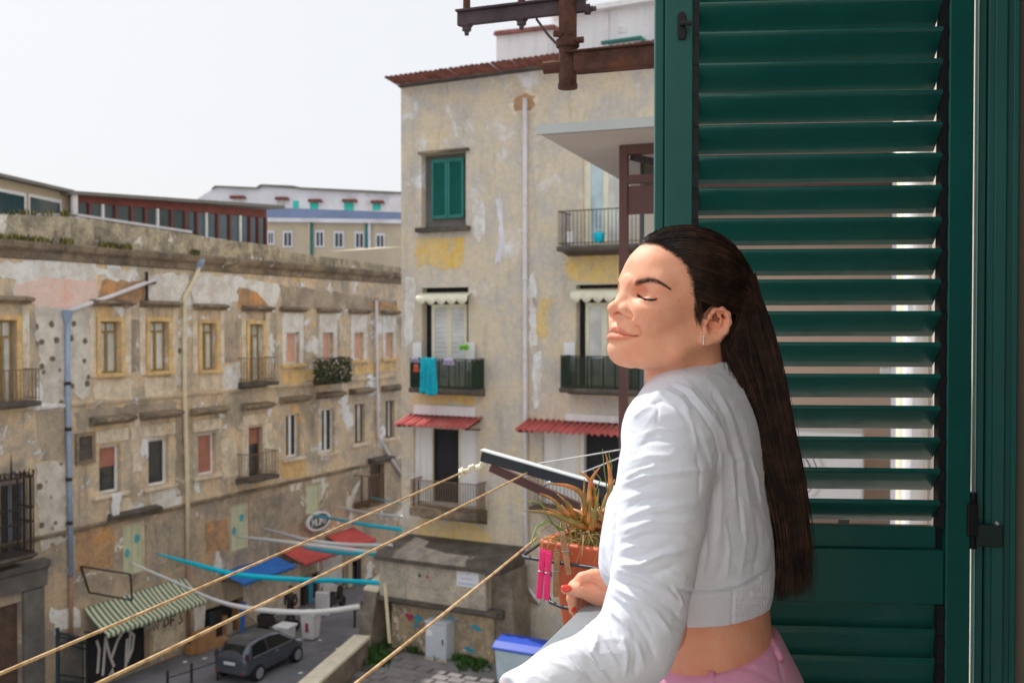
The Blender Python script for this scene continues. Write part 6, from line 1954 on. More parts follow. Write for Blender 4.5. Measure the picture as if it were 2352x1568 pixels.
# ------------------------------------------------------------------ sculpting volume (smooth blends, meshed with surface nets)
class Vol:
    def __init__(self, lo, hi, h):
        self.lo = np.array(lo, float); self.h = h
        self.n = np.maximum(((np.array(hi, float) - self.lo) / h).astype(int) + 1, 2)
        self.v = np.full(tuple(self.n), 1.0, np.float32)
    def grid(self, lo, hi):
        i0 = np.clip(np.floor((np.array(lo) - self.lo) / self.h).astype(int), 0, self.n - 1)
        i1 = np.clip(np.ceil((np.array(hi) - self.lo) / self.h).astype(int) + 1, 1, self.n)
        sl = tuple(slice(a, b) for a, b in zip(i0, i1))
        ax = [(self.lo[k] + np.arange(i0[k], i1[k]) * self.h).astype(np.float32) for k in range(3)]
        return sl, ax[0][:, None, None], ax[1][None, :, None], ax[2][None, None, :]
    def put(self, sl, d, k, op):
        a = self.v[sl]
        if op == 'u':
            if k > 0:
                h = np.maximum(k - np.abs(a - d), 0) / k
                self.v[sl] = np.minimum(a, d) - h * h * k * .25
            else: self.v[sl] = np.minimum(a, d)
        else:
            d = -d
            if k > 0:
                h = np.maximum(k - np.abs(a - d), 0) / k
                self.v[sl] = np.maximum(a, d) + h * h * k * .25
            else: self.v[sl] = np.maximum(a, d)
    def ell(self, c, r, k=0.0, op='u', R=None):
        c = np.array(c, float); r = np.array(r, float)
        m = r.max() * (1.0 if R is not None else 1.0) + k + 3 * self.h
        e = (np.full(3, m) if R is not None else r + k + 3 * self.h)
        sl, X, Y, Z = self.grid(c - e, c + e)
        x, y, z = X - c[0], Y - c[1], Z - c[2]
        if R is not None:
            x, y, z = (R[0][0] * x + R[0][1] * y + R[0][2] * z, R[1][0] * x + R[1][1] * y + R[1][2] * z, R[2][0] * x + R[2][1] * y + R[2][2] * z)
        k0 = np.sqrt((x / r[0]) ** 2 + (y / r[1]) ** 2 + (z / r[2]) ** 2)
        k1 = np.sqrt((x / r[0] ** 2) ** 2 + (y / r[1] ** 2) ** 2 + (z / r[2] ** 2) ** 2) + 1e-9
        self.put(sl, k0 * (k0 - 1) / k1, k, op)
    def cone(self, a, b, ra, rb, k=0.0, op='u'):
        a = np.array(a, float); b = np.array(b, float)
        m = max(ra, rb) + k + 3 * self.h
        sl, X, Y, Z = self.grid(np.minimum(a, b) - m, np.maximum(a, b) + m)
        d = b - a; L2 = float(d @ d) + 1e-12
        t = np.clip(((X - a[0]) * d[0] + (Y - a[1]) * d[1] + (Z - a[2]) * d[2]) / L2, 0, 1)
        q = np.sqrt((X - a[0] - t * d[0]) ** 2 + (Y - a[1] - t * d[1]) ** 2 + (Z - a[2] - t * d[2]) ** 2)
        self.put(sl, q - (ra + (rb - ra) * t), k, op)
    def chain(self, pts, rad, k=0.0, op='u', k0=None):
        for i in range(len(pts) - 1):
            self.cone(pts[i], pts[i + 1], rad[i], rad[i + 1], (k0 if (i == 0 and k0 is not None) else k), op)
    def loft(self, secs, fwd, left, k=0.0, op='u', sq=2.0):
        """secs: (z, cx, cy, half along fwd, half along left), z ascending"""
        S_ = np.array(secs, float); S_ = S_[np.argsort(S_[:, 0])]
        m = S_[:, 3:5].max() + k + .02
        lo = [S_[:, 1].min() - m, S_[:, 2].min() - m, S_[0, 0]]
        hi = [S_[:, 1].max() + m, S_[:, 2].max() + m, S_[-1, 0]]
        sl, X, Y, Z = self.grid(lo, hi)
        z = Z.ravel()
        f = lambda j: np.interp(z, S_[:, 0], S_[:, j])[None, None, :]
        # smooth interpolation of the section values
        cx, cy, a, b = f(1), f(2), f(3), f(4)
        u = ((X - cx) * fwd[0] + (Y - cy) * fwd[1]) / a
        w = ((X - cx) * left[0] + (Y - cy) * left[1]) / b
        q = (np.abs(u) ** sq + np.abs(w) ** sq) ** (1.0 / sq)
        d = (q - 1) * np.minimum(a, b)
        zc = np.maximum(S_[0, 0] - Z, Z - S_[-1, 0])
        self.put(sl, np.maximum(d, zc).astype(np.float32), k, op)
    def clip(self, fn, lo=None, hi=None):
        sl, X, Y, Z = self.grid(self.lo if lo is None else lo, self.lo + self.n * self.h if hi is None else hi)
        self.v[sl] = np.maximum(self.v[sl], fn(X, Y, Z))
    def mesh(self):
        v = self.v
        v[0] = v[-1] = 1; v[:, 0] = v[:, -1] = 1; v[:, :, 0] = v[:, :, -1] = 1
        n = v.shape
        ins = v < 0
        c = np.zeros((n[0] - 1, n[1] - 1, n[2] - 1), np.int8)
        for i in (0, 1):
            for j in (0, 1):
                for k in (0, 1):
                    c += ins[i:n[0] - 1 + i, j:n[1] - 1 + j, k:n[2] - 1 + k]
        act = (c > 0) & (c < 8)
        idx = np.argwhere(act)
        num = np.full(act.shape, -1, np.int64)
        num[act] = np.arange(len(idx))
        P = np.zeros((len(idx), 3)); cnt = np.zeros(len(idx))
        E = []
        for i in (0, 1):
            for j in (0, 1):
                E += [((0, i, j), (1, i, j)), ((i, 0, j), (i, 1, j)), ((i, j, 0), (i, j, 1))]
        for a, b in E:
            A = v[idx[:, 0] + a[0], idx[:, 1] + a[1], idx[:, 2] + a[2]]
            B = v[idx[:, 0] + b[0], idx[:, 1] + b[1], idx[:, 2] + b[2]]
            m = (A < 0) != (B < 0)
            t = np.where(m, A / np.where(A == B, 1, A - B), 0)
            for ax in range(3):
                P[:, ax] += np.where(m, a[ax] + (b[ax] - a[ax]) * t, 0)
            cnt += m
        P /= cnt[:, None]
        P = (P + idx) * self.h + self.lo
        F = []
        for ax in range(3):
            o1, o2 = (ax + 1) % 3, (ax + 2) % 3
            s0 = [slice(1, n[q] - 1) for q in range(3)]; s1 = list(s0)
            s0[ax] = slice(0, n[ax] - 1); s1[ax] = slice(1, n[ax])
            ch = ins[tuple(s0)] != ins[tuple(s1)]
            w = np.argwhere(ch)
            full = w.copy(); full[:, o1] += 1; full[:, o2] += 1
            sgn = ins[full[:, 0], full[:, 1], full[:, 2]]
            def cell(d1, d2):
                q = full.copy(); q[:, o1] += d1; q[:, o2] += d2
                return num[q[:, 0], q[:, 1], q[:, 2]]
            q4 = np.stack([cell(-1, -1), cell(0, -1), cell(0, 0), cell(-1, 0)], 1)
            q4[~sgn] = q4[~sgn][:, ::-1]
            F.append(q4)
        F = np.concatenate(F)
        F = F[(F >= 0).all(1)]
        return P, F

def vnormals(P, F):
    a, b, c, d = (P[F[:, i]] for i in range(4))
    fn = np.cross(c - a, d - b)
    N = np.zeros_like(P)
    for i in range(4):
        np.add.at(N, F[:, i], fn)
    return N / (np.linalg.norm(N, axis=1)[:, None] + 1e-12)

def relax(P, F, it=2, lam=.5):
    for _ in range(it):
        s = np.zeros_like(P); c = np.zeros(len(P))
        for i in range(4):
            j = (i + 1) % 4
            np.add.at(s, F[:, i], P[F[:, j]]); np.add.at(c, F[:, i], 1)
            np.add.at(s, F[:, j], P[F[:, i]]); np.add.at(c, F[:, j], 1)
        P = P + lam * (s / np.maximum(c, 1)[:, None] - P)
    return P

def np_mesh(name, P, F, mats):
    me = bpy.data.meshes.new(name)
    me.vertices.add(len(P)); me.vertices.foreach_set('co', P.astype(np.float32).ravel())
    k = F.shape[1]
    me.loops.add(F.size); me.loops.foreach_set('vertex_index', F.astype(np.int32).ravel())
    me.polygons.add(len(F)); me.polygons.foreach_set('loop_start', (np.arange(len(F)) * k).astype(np.int32))
    me.polygons.foreach_set('use_smooth', np.ones(len(F), bool))
    for m in (mats if isinstance(mats, (list, tuple)) else [mats]): me.materials.append(m)
    me.update(calc_edges=True)
    return me

def fbm(p, seed=0, octs=3):
    """cheap smooth pseudo-noise from sines"""
    rng = np.random.RandomState(seed)
    out = np.zeros(len(p)); amp = 1.0; fr = 1.0
    for o in range(octs):
        for j in range(4):
            d = rng.normal(size=3); d /= np.linalg.norm(d)
            out += amp * np.sin((p @ d) * fr * rng.uniform(.8, 1.25) + rng.uniform(0, 6.28)) / 4
        amp *= .55; fr *= 2.1
    return out

# ------------------------------------------------------------------ skin, cloth and hair surfaces
def skin_mat():
    t = NT('warm_light_skin')
    at_ = t.n.new('ShaderNodeAttribute'); at_.attribute_name = 'tint'
    n1 = t.ramp(t.noise(55, 5, .6), .3, .7)
    base = t.mix(n1, S(226, 158, 128, 1.28), S(232, 168, 138, 1.28))
    base = t.mix(t.math('MULTIPLY', t.ramp(t.noise(18, 4, .6), .45, .7), .35), base, S(222, 140, 112, 1.1))
    base = t.mix(t.math('MULTIPLY', t.ramp(t.noise(240, 3, .6), .55, .75), .14), base, S(196, 124, 94, 1.0))
    col = t.mix(1.0, base, at_.outputs['Color'], 'MULTIPLY')
    t.color(col)
    t.set(rough=t.math('ADD', t.math('MULTIPLY', t.noise(30, 4, .6), .3), .36), sss=.22, spec=.3)
    t.b.inputs['Subsurface Radius'].default_value = (.012, .005, .003)
    t.bump(t.math('ADD', t.noise(420, 3, .6), t.math('MULTIPLY', t.noise(1300, 2, .5), .6)), .22, .0012)
    return t.mat
def cloth_mat(name, c, rough=.85, sss=.12, weave=900):
    t = NT(name)
    col = t.mix(t.ramp(t.noise(18, 4, .6), .3, .7), tuple(x * .94 for x in c[:3]) + (1,), c)
    t.color(col); t.set(rough=rough, sss=sss, spec=.2, sheen=.15)
    t.b.inputs['Subsurface Radius'].default_value = (.008, .008, .008)
    n = t.noise(weave, 2, .5, t.mapping((1, 1, .25)))
    n2 = t.noise(weave, 2, .5, t.mapping((.25, .25, 1)))
    n3 = t.noise(70, 4, .6)
    t.bump(t.math('ADD', t.math('ADD', n, n2), t.math('MULTIPLY', n3, 1.2)), .22, .0015)
    return t.mat
def hair_mat():
    t = NT('dark_brown_hair')
    col = t.mix(t.ramp(t.noise(30, 3, .6), .35, .7), S(42, 31, 27, 1.0), S(82, 58, 46, 1.0))
    at_ = t.n.new('ShaderNodeAttribute'); at_.attribute_name = 'tint'
    col = t.mix(1.0, col, at_.outputs['Color'], 'MULTIPLY')
    t.color(col); t.set(rough=.36, spec=.5)
    t.b.inputs['Anisotropic'].default_value = .6
    return t.mat
M['skin'] = skin_mat()
M['shirt'] = cloth_mat('white_cotton_shirt', S(234, 239, 252, 1.0))
M['trousers'] = cloth_mat('pink_trousers', S(242, 172, 206, 1.0), .8, .08, 700)
M['hair'] = hair_mat()
M['hairmass'] = plain('dark_hair_underlayer', S(30, 22, 19), .85, .2, 30, .2, 200, .002, spec=.05)
M['brow'] = plain('dark_brow_hair', S(46, 34, 32), .7, .2, 50, 0)
M['nail'] = plain('red_nail_varnish', S(226, 60, 34, 1.1), .2, .05, 50, 0, coat=.6)
M['jewel'] = plain('silver_and_stones', S(226, 226, 226, 1.0), .18, .1, 300, 0, metal=.8)

# ------------------------------------------------------------------ head
YH = 1.57
OX, OY = 1570.0, 690.0
MPP = YH / FPX
HO = at(OX, OY, YH)
dv = (HO - Vector((0, 0, CAM_Z))).normalized()
Rv = dv.cross(Vector((0, 0, 1))).normalized(); Uv = Rv.cross(dv); Wv = -dv
TH, PH = math.radians(32), math.radians(13)
ct, stn_, cp_, sp_ = math.cos(TH), math.sin(TH), math.cos(PH), math.sin(PH)
HF = np.array(-Rv * (ct * cp_) + Uv * sp_ + Wv * (stn_ * cp_))
HL = np.array(Rv * stn_ + Wv * ct)
HU = np.array(Rv * (ct * sp_) + Uv * cp_ - Wv * (stn_ * sp_))
HO = np.array(HO)
def lc(px, py, y):
    """head-local metres for a landmark at a print position with known sideways offset y (mm)"""
    y = y * .001
    tx, ty = px, py
    for _ in range(4):
        a = (tx - OX) * MPP - stn_ * y
        b = -(ty - OY) * MPP
        A = -a / ct
        q_ = np.array([cp_ * A + sp_ * b, y, -sp_ * A + cp_ * b])
        e = to_px(h2w(q_[None]))[0]
        tx += px - e[0]; ty += py - e[1]
    return q_
def h2w(P): return HO + P[:, :1] * HF + P[:, 1:2] * HL + P[:, 2:3] * HU
mm = lambda *a: np.array(a) * .001


def zf(*pts): return [(1336 + .264 * x, 489.2 + .264 * y) for x, y in pts]     # landmark readings on an enlarged print
hv = Vol(mm(-130, -100, -215), mm(146, 100, 122), .0016)
hv.ell(mm(-1, 0, 20), mm(101, 76, 88))                        # cranium
hv.ell(mm(43, 0, 22), mm(57, 61, 50), .03)                    # forehead
hv.ell(mm(48, 0, -36), mm(54, 57, 68), .03)                   # mid face
for s in (1, -1):
    hv.ell(mm(64, s * 43, -32), mm(27, 22, 21), .03)          # cheekbone
    hv.ell(mm(75, s * 31, -54), mm(23, 20, 23), .028)         # cheek apple
    hv.chain([mm(2, s * 54, -62), mm(28, s * 48, -86), mm(64, s * 26, -98), mm(83, s * 9, -99)], [.017, .017, .0155, .0145], .03)
hv.ell(mm(86.5, 0, -97), mm(16, 18, 15.5), .02)               # chin
hv.ell(mm(82, 0, -75), mm(21, 27, 26), .025)                  # muzzle
for s in (1, -1):
    hv.cone(mm(94, s * 12, 4), mm(74, s * 50, 8), .0115, .011, .02)      # brow ridge
    hv.ell(mm(99, s * 31, -8), mm(12, 14, 7), .014, 'd')      # eye hollow
    hv.ell(mm(71.6, s * 33, -8.5), mm(15.5, 19.5, 14), .010)     # closed lid over the eye
nr, nb_, nt = lc(1443, 662, 0), lc(1425, 681, 0), lc(1398, 707, 0)
hv.chain([nr + mm(-10, 0, 10), nr + mm(-7.5, 0, 0), nb_ + mm(-9.5, 0, 0), nt + mm(-12, 0, 1.5)], [.0085, .0075, .0082, .0115], .012, k0=.022)
hv.ell(nt + mm(-11, 0, .5), mm(11, 10, 9), .006)
for s in (1, -1):
    al = lc(1436, 715, 14); al[1] *= s
    hv.ell(al + mm(-1, s * 1.5, .5), mm(12, 8, 9.5), .008)
    hv.cone(nb_ + mm(-17, s * 9, -4), al + mm(-6, 0, 2), .0085, .008, .014)
ul, ll_ = lc(1409, 752, 0), lc(1403, 773, 0)
mc = lc(1460, 770, 26)
for s in (1, -1):
    c_ = mc * np.array([1, s, 1])
    hv.chain([ul + mm(-8, s * 2, -1.0), ul + mm(-11, s * 11, -2.5), c_ + mm(-1, 0, 1)], [.0066, .0058, .003], .009)
    hv.chain([ll_ + mm(-9.0, s * 0, -.5), ll_ + mm(-12, s * 10, .6), c_ + mm(-2, 0, -.5)], [.0074, .0062, .003], .009)
hv.cone(mm(-16, 0, -50), lc(1600, 985, 0), .050, .060, .03)   # neck
hv.cone(mm(14, 22, -90), lc(1528, 930, 10), .018, .02, .03)
hv.cone(mm(14, -22, -90), lc(1528, 930, -10), .018, .02, .03)
for s in (1, -1):
    def E(px, py, y):
        q = lc(px, py, y); q[1] *= s; return q
    hv.ell(E(1646, 746, 70), mm(21, 7, 29), .010)
    hv.ell(E(1648, 744, 79), mm(11, 5.5, 16), .005, 'd')
    hv.chain([E(1626, 748, 72), E(1629, 728, 75), E(1641, 714, 78), E(1658, 711, 81), E(1671, 722, 83), E(1674, 740, 83), E(1666, 760, 81), E(1650, 775, 78), E(1632, 783, 75)], [.0035, .004, .0042, .0044, .0046, .0044, .0044, .0048, .006], .004)
    hv.chain([E(1650, 724, 77), E(1658, 738, 79), E(1654, 756, 78), E(1638, 768, 76)], [.003, .0035, .0038, .004], .004)
    hv.ell(E(1622, 780, 74), mm(8, 5, 9), .006)
    hv.ell(E(1624, 752, 75), mm(5, 4.5, 7.5), .006)
P, F = hv.mesh()
P = relax(P, F, 2, .4)

def facepx(P):
    """print position of the mirrored (near) side of the head"""
    Q = P.copy(); Q[:, 1] = np.abs(Q[:, 1])
    return to_px(h2w(Q))
def dist_poly(q, pts):
    d = np.full(len(q), 1e9)
    for a, b in zip(pts[:-1], pts[1:]):
        a = np.array(a, float); b = np.array(b, float); e = b - a
        t = np.clip(((q - a) @ e) / (e @ e), 0, 1)
        d = np.minimum(d, np.linalg.norm(q - a - t[:, None] * e, axis=1))
    return d
def in_poly(q, pts):
    r = np.zeros(len(q), bool)
    n = len(pts)
    for i in range(n):
        (x1, y1), (x2, y2) = pts[i], pts[(i + 1) % n]
        c = ((y1 > q[:, 1]) != (y2 > q[:, 1])) & (q[:, 0] < (x2 - x1) * (q[:, 1] - y1) / (y2 - y1 + 1e-12) + x1)
        r ^= c
    return r
def soft_poly(q, pts, soft):
    d = dist_poly(q, list(pts) + [pts[0]])
    return np.clip(.5 + np.where(in_poly(q, pts), d, -d) / soft, 0, 1)
N = vnormals(P, F)
Nm = N.copy(); Nm[:, 1] *= np.sign(P[:, 1] + 1e-9)
vdir = np.array([stn_ * cp_, ct, -stn_ * sp_])              # towards the viewer, head-local
facing = np.clip((Nm @ vdir) * 3 + .35, 0, 1) * (P[:, 0] > .02)
q = facepx(P)
upper_lip = zf((258, 1008), (275, 990), (300, 982), (340, 998), (400, 1036), (486, 1073), (400, 1064), (310, 1040), (268, 1028))
lower_lip = zf((240, 1046), (272, 1032), (310, 1042), (400, 1068), (486, 1075), (410, 1100), (310, 1112), (250, 1104), (232, 1075))
brow_poly = zf((462, 624), (468, 590), (515, 571), (580, 558), (635, 564), (695, 594), (745, 632), (776, 666), (730, 648), (680, 624), (620, 607), (560, 609), (512, 626), (480, 634))
mouth_line = zf((262, 1030), (310, 1041), (400, 1066), (486, 1074))
lash_line = zf((490, 712), (505, 726), (535, 744), (575, 753), (615, 755), (652, 748))
crease = zf((520, 688), (548, 684), (585, 690), (620, 702), (655, 722))
smile = zf((480, 985), (508, 1015), (522, 1048), (514, 1078))
alar_cr = zf((392, 846), (424, 872), (438, 902), (424, 920), (385, 916), (345, 900))
nostril = zf((292, 884), (312, 876), (332, 888))
def groove(pts, amp, w):
    global P
    g_ = amp * np.exp(-(dist_poly(q, pts) / w) ** 2) * facing
    P = P + N * g_[:, None]
groove(zf((255, 1004), (300, 992), (345, 1006), (400, 1044)), .0009, 3.0)
groove(zf((245, 1072), (310, 1082), (400, 1084)), .0013, 4.5)
groove(mouth_line, -.0034, 1.9)
groove(zf((470, 1070), (492, 1076)), -.002, 4.5)
groove(zf((250, 1128), (310, 1138), (380, 1128)), -.0022, 6)
groove(smile, -.0034, 3.0)
groove(zf((530, 960), (560, 1010), (555, 1060)), .0008, 8)
_fs = facing; facing = np.clip((Nm @ vdir) * 3 + .35, 0, 1) * np.clip((P[:, 0] + .01) / .04, 0, 1)
groove([(1440, 862), (1500, 860), (1550, 850), (1600, 825)], -.004, 16)
groove([(1465, 838), (1535, 828), (1592, 796)], .0018, 14)
facing = _fs
groove(zf((470, 820), (560, 850), (660, 840)), .0012, 10)
groove(alar_cr, -.0032, 2.8)
groove(nostril, -.008, 3.0)
groove(crease, -.0012, 2.6)
groove(lash_line, -.0012, 1.7)
groove(zf((505, 742), (560, 768), (640, 772)), .0003, 3.5)
groove(zf((500, 770), (560, 800), (650, 800)), -.0007, 5)
ear_face = np.clip((Nm @ vdir) * 3 + .35, 0, 1) * (P[:, 0] < .02) * (np.abs(P[:, 1]) > .055)
def egroove(pts, amp, w):
    global P
    P = P + N * (amp * np.exp(-(dist_poly(q, pts) / w) ** 2) * ear_face)[:, None]
egroove(zf((1150, 900), (1185, 865), (1225, 870), (1240, 920), (1225, 985), (1180, 1030)), -.0028, 3.2)
egroove(zf((1105, 975), (1125, 950), (1130, 985), (1110, 1010)), -.007, 4.0)
egroove(zf((1140, 960), (1165, 925), (1195, 920)), -.003, 3.0)
egroove(zf((1120, 1040), (1150, 1030)), -.002, 3.5)
headW = h2w(P)
tint = np.ones((len(P), 3))
def paint(w, col):
    global tint
    w = np.clip(w, 0, 1)[:, None]
    tint = tint * (1 - w) + np.array(col) * w
def spot(c, r, soft=1.0): return np.clip(soft - np.linalg.norm((P * np.array([1, 1, 1]) * np.stack([np.ones(len(P)), np.sign(P[:, 1] + 1e-9), np.ones(len(P))], 1) - np.array(c)) / np.array(r), axis=1), 0, 1)
paint(.5 * spot(mm(88, 36, -48), mm(32, 28, 24)), (1.0, .8, .76))
paint(.5 * spot(nt, mm(20, 16, 16)), (1.0, .8, .76))
paint(.6 * spot(mm(-14, 80, -34), mm(30, 18, 38)), (1.0, .82, .78))
paint(.35 * spot(mm(88, 33, -8), mm(22, 20, 16)), (.92, .8, .78))
fq = facing
paint(.85 * np.maximum(soft_poly(q, upper_lip, 4), soft_poly(q, lower_lip, 4)) * fq, (.84, .56, .55))
paint(.9 * np.exp(-(dist_poly(q, mouth_line) / 1.3) ** 2) * fq, (.5, .26, .26))
paint(.95 * np.exp(-(dist_poly(q, nostril) / 2.2) ** 2) * fq, (.4, .22, .2))
paint(.9 * soft_poly(q, brow_poly, 5) * fq, (.26, .2, .2))
paint(.75 * np.exp(-(dist_poly(q, zf((1095, 985), (1118, 960), (1115, 1005))) / 4.5) ** 2) * ear_face, (.45, .28, .25))
paint(.4 * np.exp(-(dist_poly(q, zf((1150, 900), (1185, 865), (1225, 870), (1240, 920), (1225, 985))) / 3.5) ** 2) * ear_face, (.75, .55, .5))
paint(.95 * np.exp(-(dist_poly(q, lash_line) / 2.6) ** 2) * fq, (.14, .1, .1))
for mx_, my_, mr_ in ((843, 757, 1.6), (655, 600, .8), (540, 905, .8), (700, 860, .7), (620, 990, .7)):
    (ax__, ay__), = zf((mx_, my_))
    paint(.7 * np.exp(-(np.linalg.norm(q - np.array([ax__, ay__]), axis=1) / (mr_ * 1.1)) ** 2) * fq, (.5, .34, .3))
# follicle pigment along the hairline: dark roots thinning out over a few millimetres
_zz = P[:, 2]
_lim = np.interp(_zz, [-.06, -.034, .004, .030, .050, .066, .072, .095], [-.002, .008, .025, .040, .056, .080, .13, .13])
_on = (np.abs(P[:, 1]) > .03) | (_zz > .05)
paint(.8 * np.clip((P[:, 0] - _lim) / -.010 + .55, 0, 1) * _on * (_zz > -.03) * (np.abs(P[:, 1]) < .077), (.3, .22, .2))
headP, headF, headTint = headW, F, tint

# ------------------------------------------------------------------ torso, shirt, trousers
def W(px, py, Y): return np.array(at(px, py, Y))
AT = math.radians(27)
fT = (-math.cos(AT), math.sin(AT)); lT = (-math.sin(AT), -math.cos(AT))
def secs(rows, grow=0.0, sc=1.0):
    out = []
    for (py, px, Y, fb, w) in rows:
        p = W(px, py, Y)
        out.append((p[2], p[0], p[1], fb * sc + grow, w * sc + grow))
    out.sort()
    # densify with smooth interpolation
    z = np.array([o[0] for o in out]); zz = np.linspace(z[0], z[-1], 60)
    res = []
    for j in range(1, 5):
        v = np.array([o[j] for o in out])
        lin_ = np.interp(zz, z, v)
        kern = np.ones(7) / 7
        pad = np.concatenate([np.full(3, lin_[0]), lin_, np.full(3, lin_[-1])])
        res.append(np.convolve(pad, kern, 'valid'))
    return [(zz[i], res[0][i], res[1][i], res[2][i], res[3][i]) for i in range(60)]
YT = 1.60
shirt_rows = [(828, 1606, 1.60, .058, .062), (862, 1606, 1.60, .064, .075), (905, 1602, 1.60, .084, .120), (950, 1598, 1.60, .098, .150), (1010, 1594, 1.60, .108, .158), (1100, 1588, 1.60, .115, .152), (1190, 1586, 1.60, .126, .148),
              (1270, 1583, 1.60, .133, .146), (1330, 1590, 1.60, .130, .142), (1370, 1606, 1.605, .112, .134), (1420, 1622, 1.61, .100, .130), (1475, 1634, 1.61, .094, .128)]
sh_top, sh_el, wr_ = W(1548, 950, 1.505), W(1516, 1440, 1.425), W(1168, 1592, 1.335)
HEMZ = CAM_Z - .452
sv = Vol((-.10, 1.20, CAM_Z - .64), (.50, 2.0, CAM_Z - .02), .0026)
sv.loft(secs(shirt_rows), fT, lT)
sv.clip(lambda X, Y, Z: HEMZ + .04 * (X - .30) - Z)
# near sleeve
sv.chain([W(1560, 935, 1.52), W(1538, 985, 1.485), W(1530, 1090, 1.455), W(1517, 1200, 1.44), W(1501, 1310, 1.43), W(1482, 1400, 1.425)], [.056, .061, .0615, .058, .0545, .0535], .025, k0=.05)
sv.chain([W(1480, 1412, 1.425), W(1456, 1484, 1.415), W(1398, 1522, 1.40), W(1302, 1563, 1.37), W(1200, 1613, 1.335)], [.0535, .053, .051, .047, .045], .025)
# far sleeve
sv.chain([W(1640, 940, 1.74), W(1560, 1090, 1.82), W(1540, 1240, 1.86), W(1470, 1325, 1.80), W(1408, 1362, 1.735)], [.06, .058, .05, .042, .036], .03, k0=.05)
sv.cone(W(1440, 1300, 1.66), W(1470, 1180, 1.66), .045, .05, .05)      # blouse bagging in front
# open cuff at the near wrist
a_, b_ = W(1302, 1563, 1.37), W(1200, 1613, 1.335)
ax_ = (b_ - a_) / np.linalg.norm(b_ - a_)
cuff = b_ + ax_ * .012
sv.clip(lambda X, Y, Z: ((X - cuff[0]) * ax_[0] + (Y - cuff[1]) * ax_[1] + (Z - cuff[2]) * ax_[2]) - 5 * (X > .15))
c2, d2 = W(1470, 1325, 1.80), W(1408, 1362, 1.735)
ax2 = (d2 - c2) / np.linalg.norm(d2 - c2); cuff2 = d2 + ax2 * .004
sv.clip(lambda X, Y, Z: np.where((Y > 1.68) & (X < .24) & (Z < CAM_Z - .30), (X - cuff2[0]) * ax2[0] + (Y - cuff2[1]) * ax2[1] + (Z - cuff2[2]) * ax2[2], -1.0))
P, F = sv.mesh()
P = relax(P, F, 3, .5)
N = vnormals(P, F)
toC = np.array([0, 0, CAM_Z]) - P; toC /= np.linalg.norm(toC, axis=1)[:, None]
fac = np.clip((N * toC).sum(1) * 2.5 + .3, 0, 1)
q = to_px(P)
isarm = np.zeros(len(P))
arm_pts = [(1548, 950), (1530, 1090), (1521, 1200), (1513, 1310), (1495, 1420), (1440, 1480), (1300, 1545), (1160, 1600)]
def fold(pts, amp, w, sharp=1.35):
    global P
    d = dist_poly(q, pts)
    # taper towards both ends
    a = np.array(pts[0]); b = np.array(pts[-1])
    L = np.linalg.norm(b - a) + 1e-6
    t = np.clip(((q - a) @ (b - a)) / L ** 2, 0, 1)
    tp_ = np.clip(np.minimum(t, 1 - t) * 5 + .25, 0, 1)
    g_ = amp * np.exp(-(d / (w * FW_)) ** sharp) * fac * tp_
    P = P + N * g_[:, None]
FW_ = .62
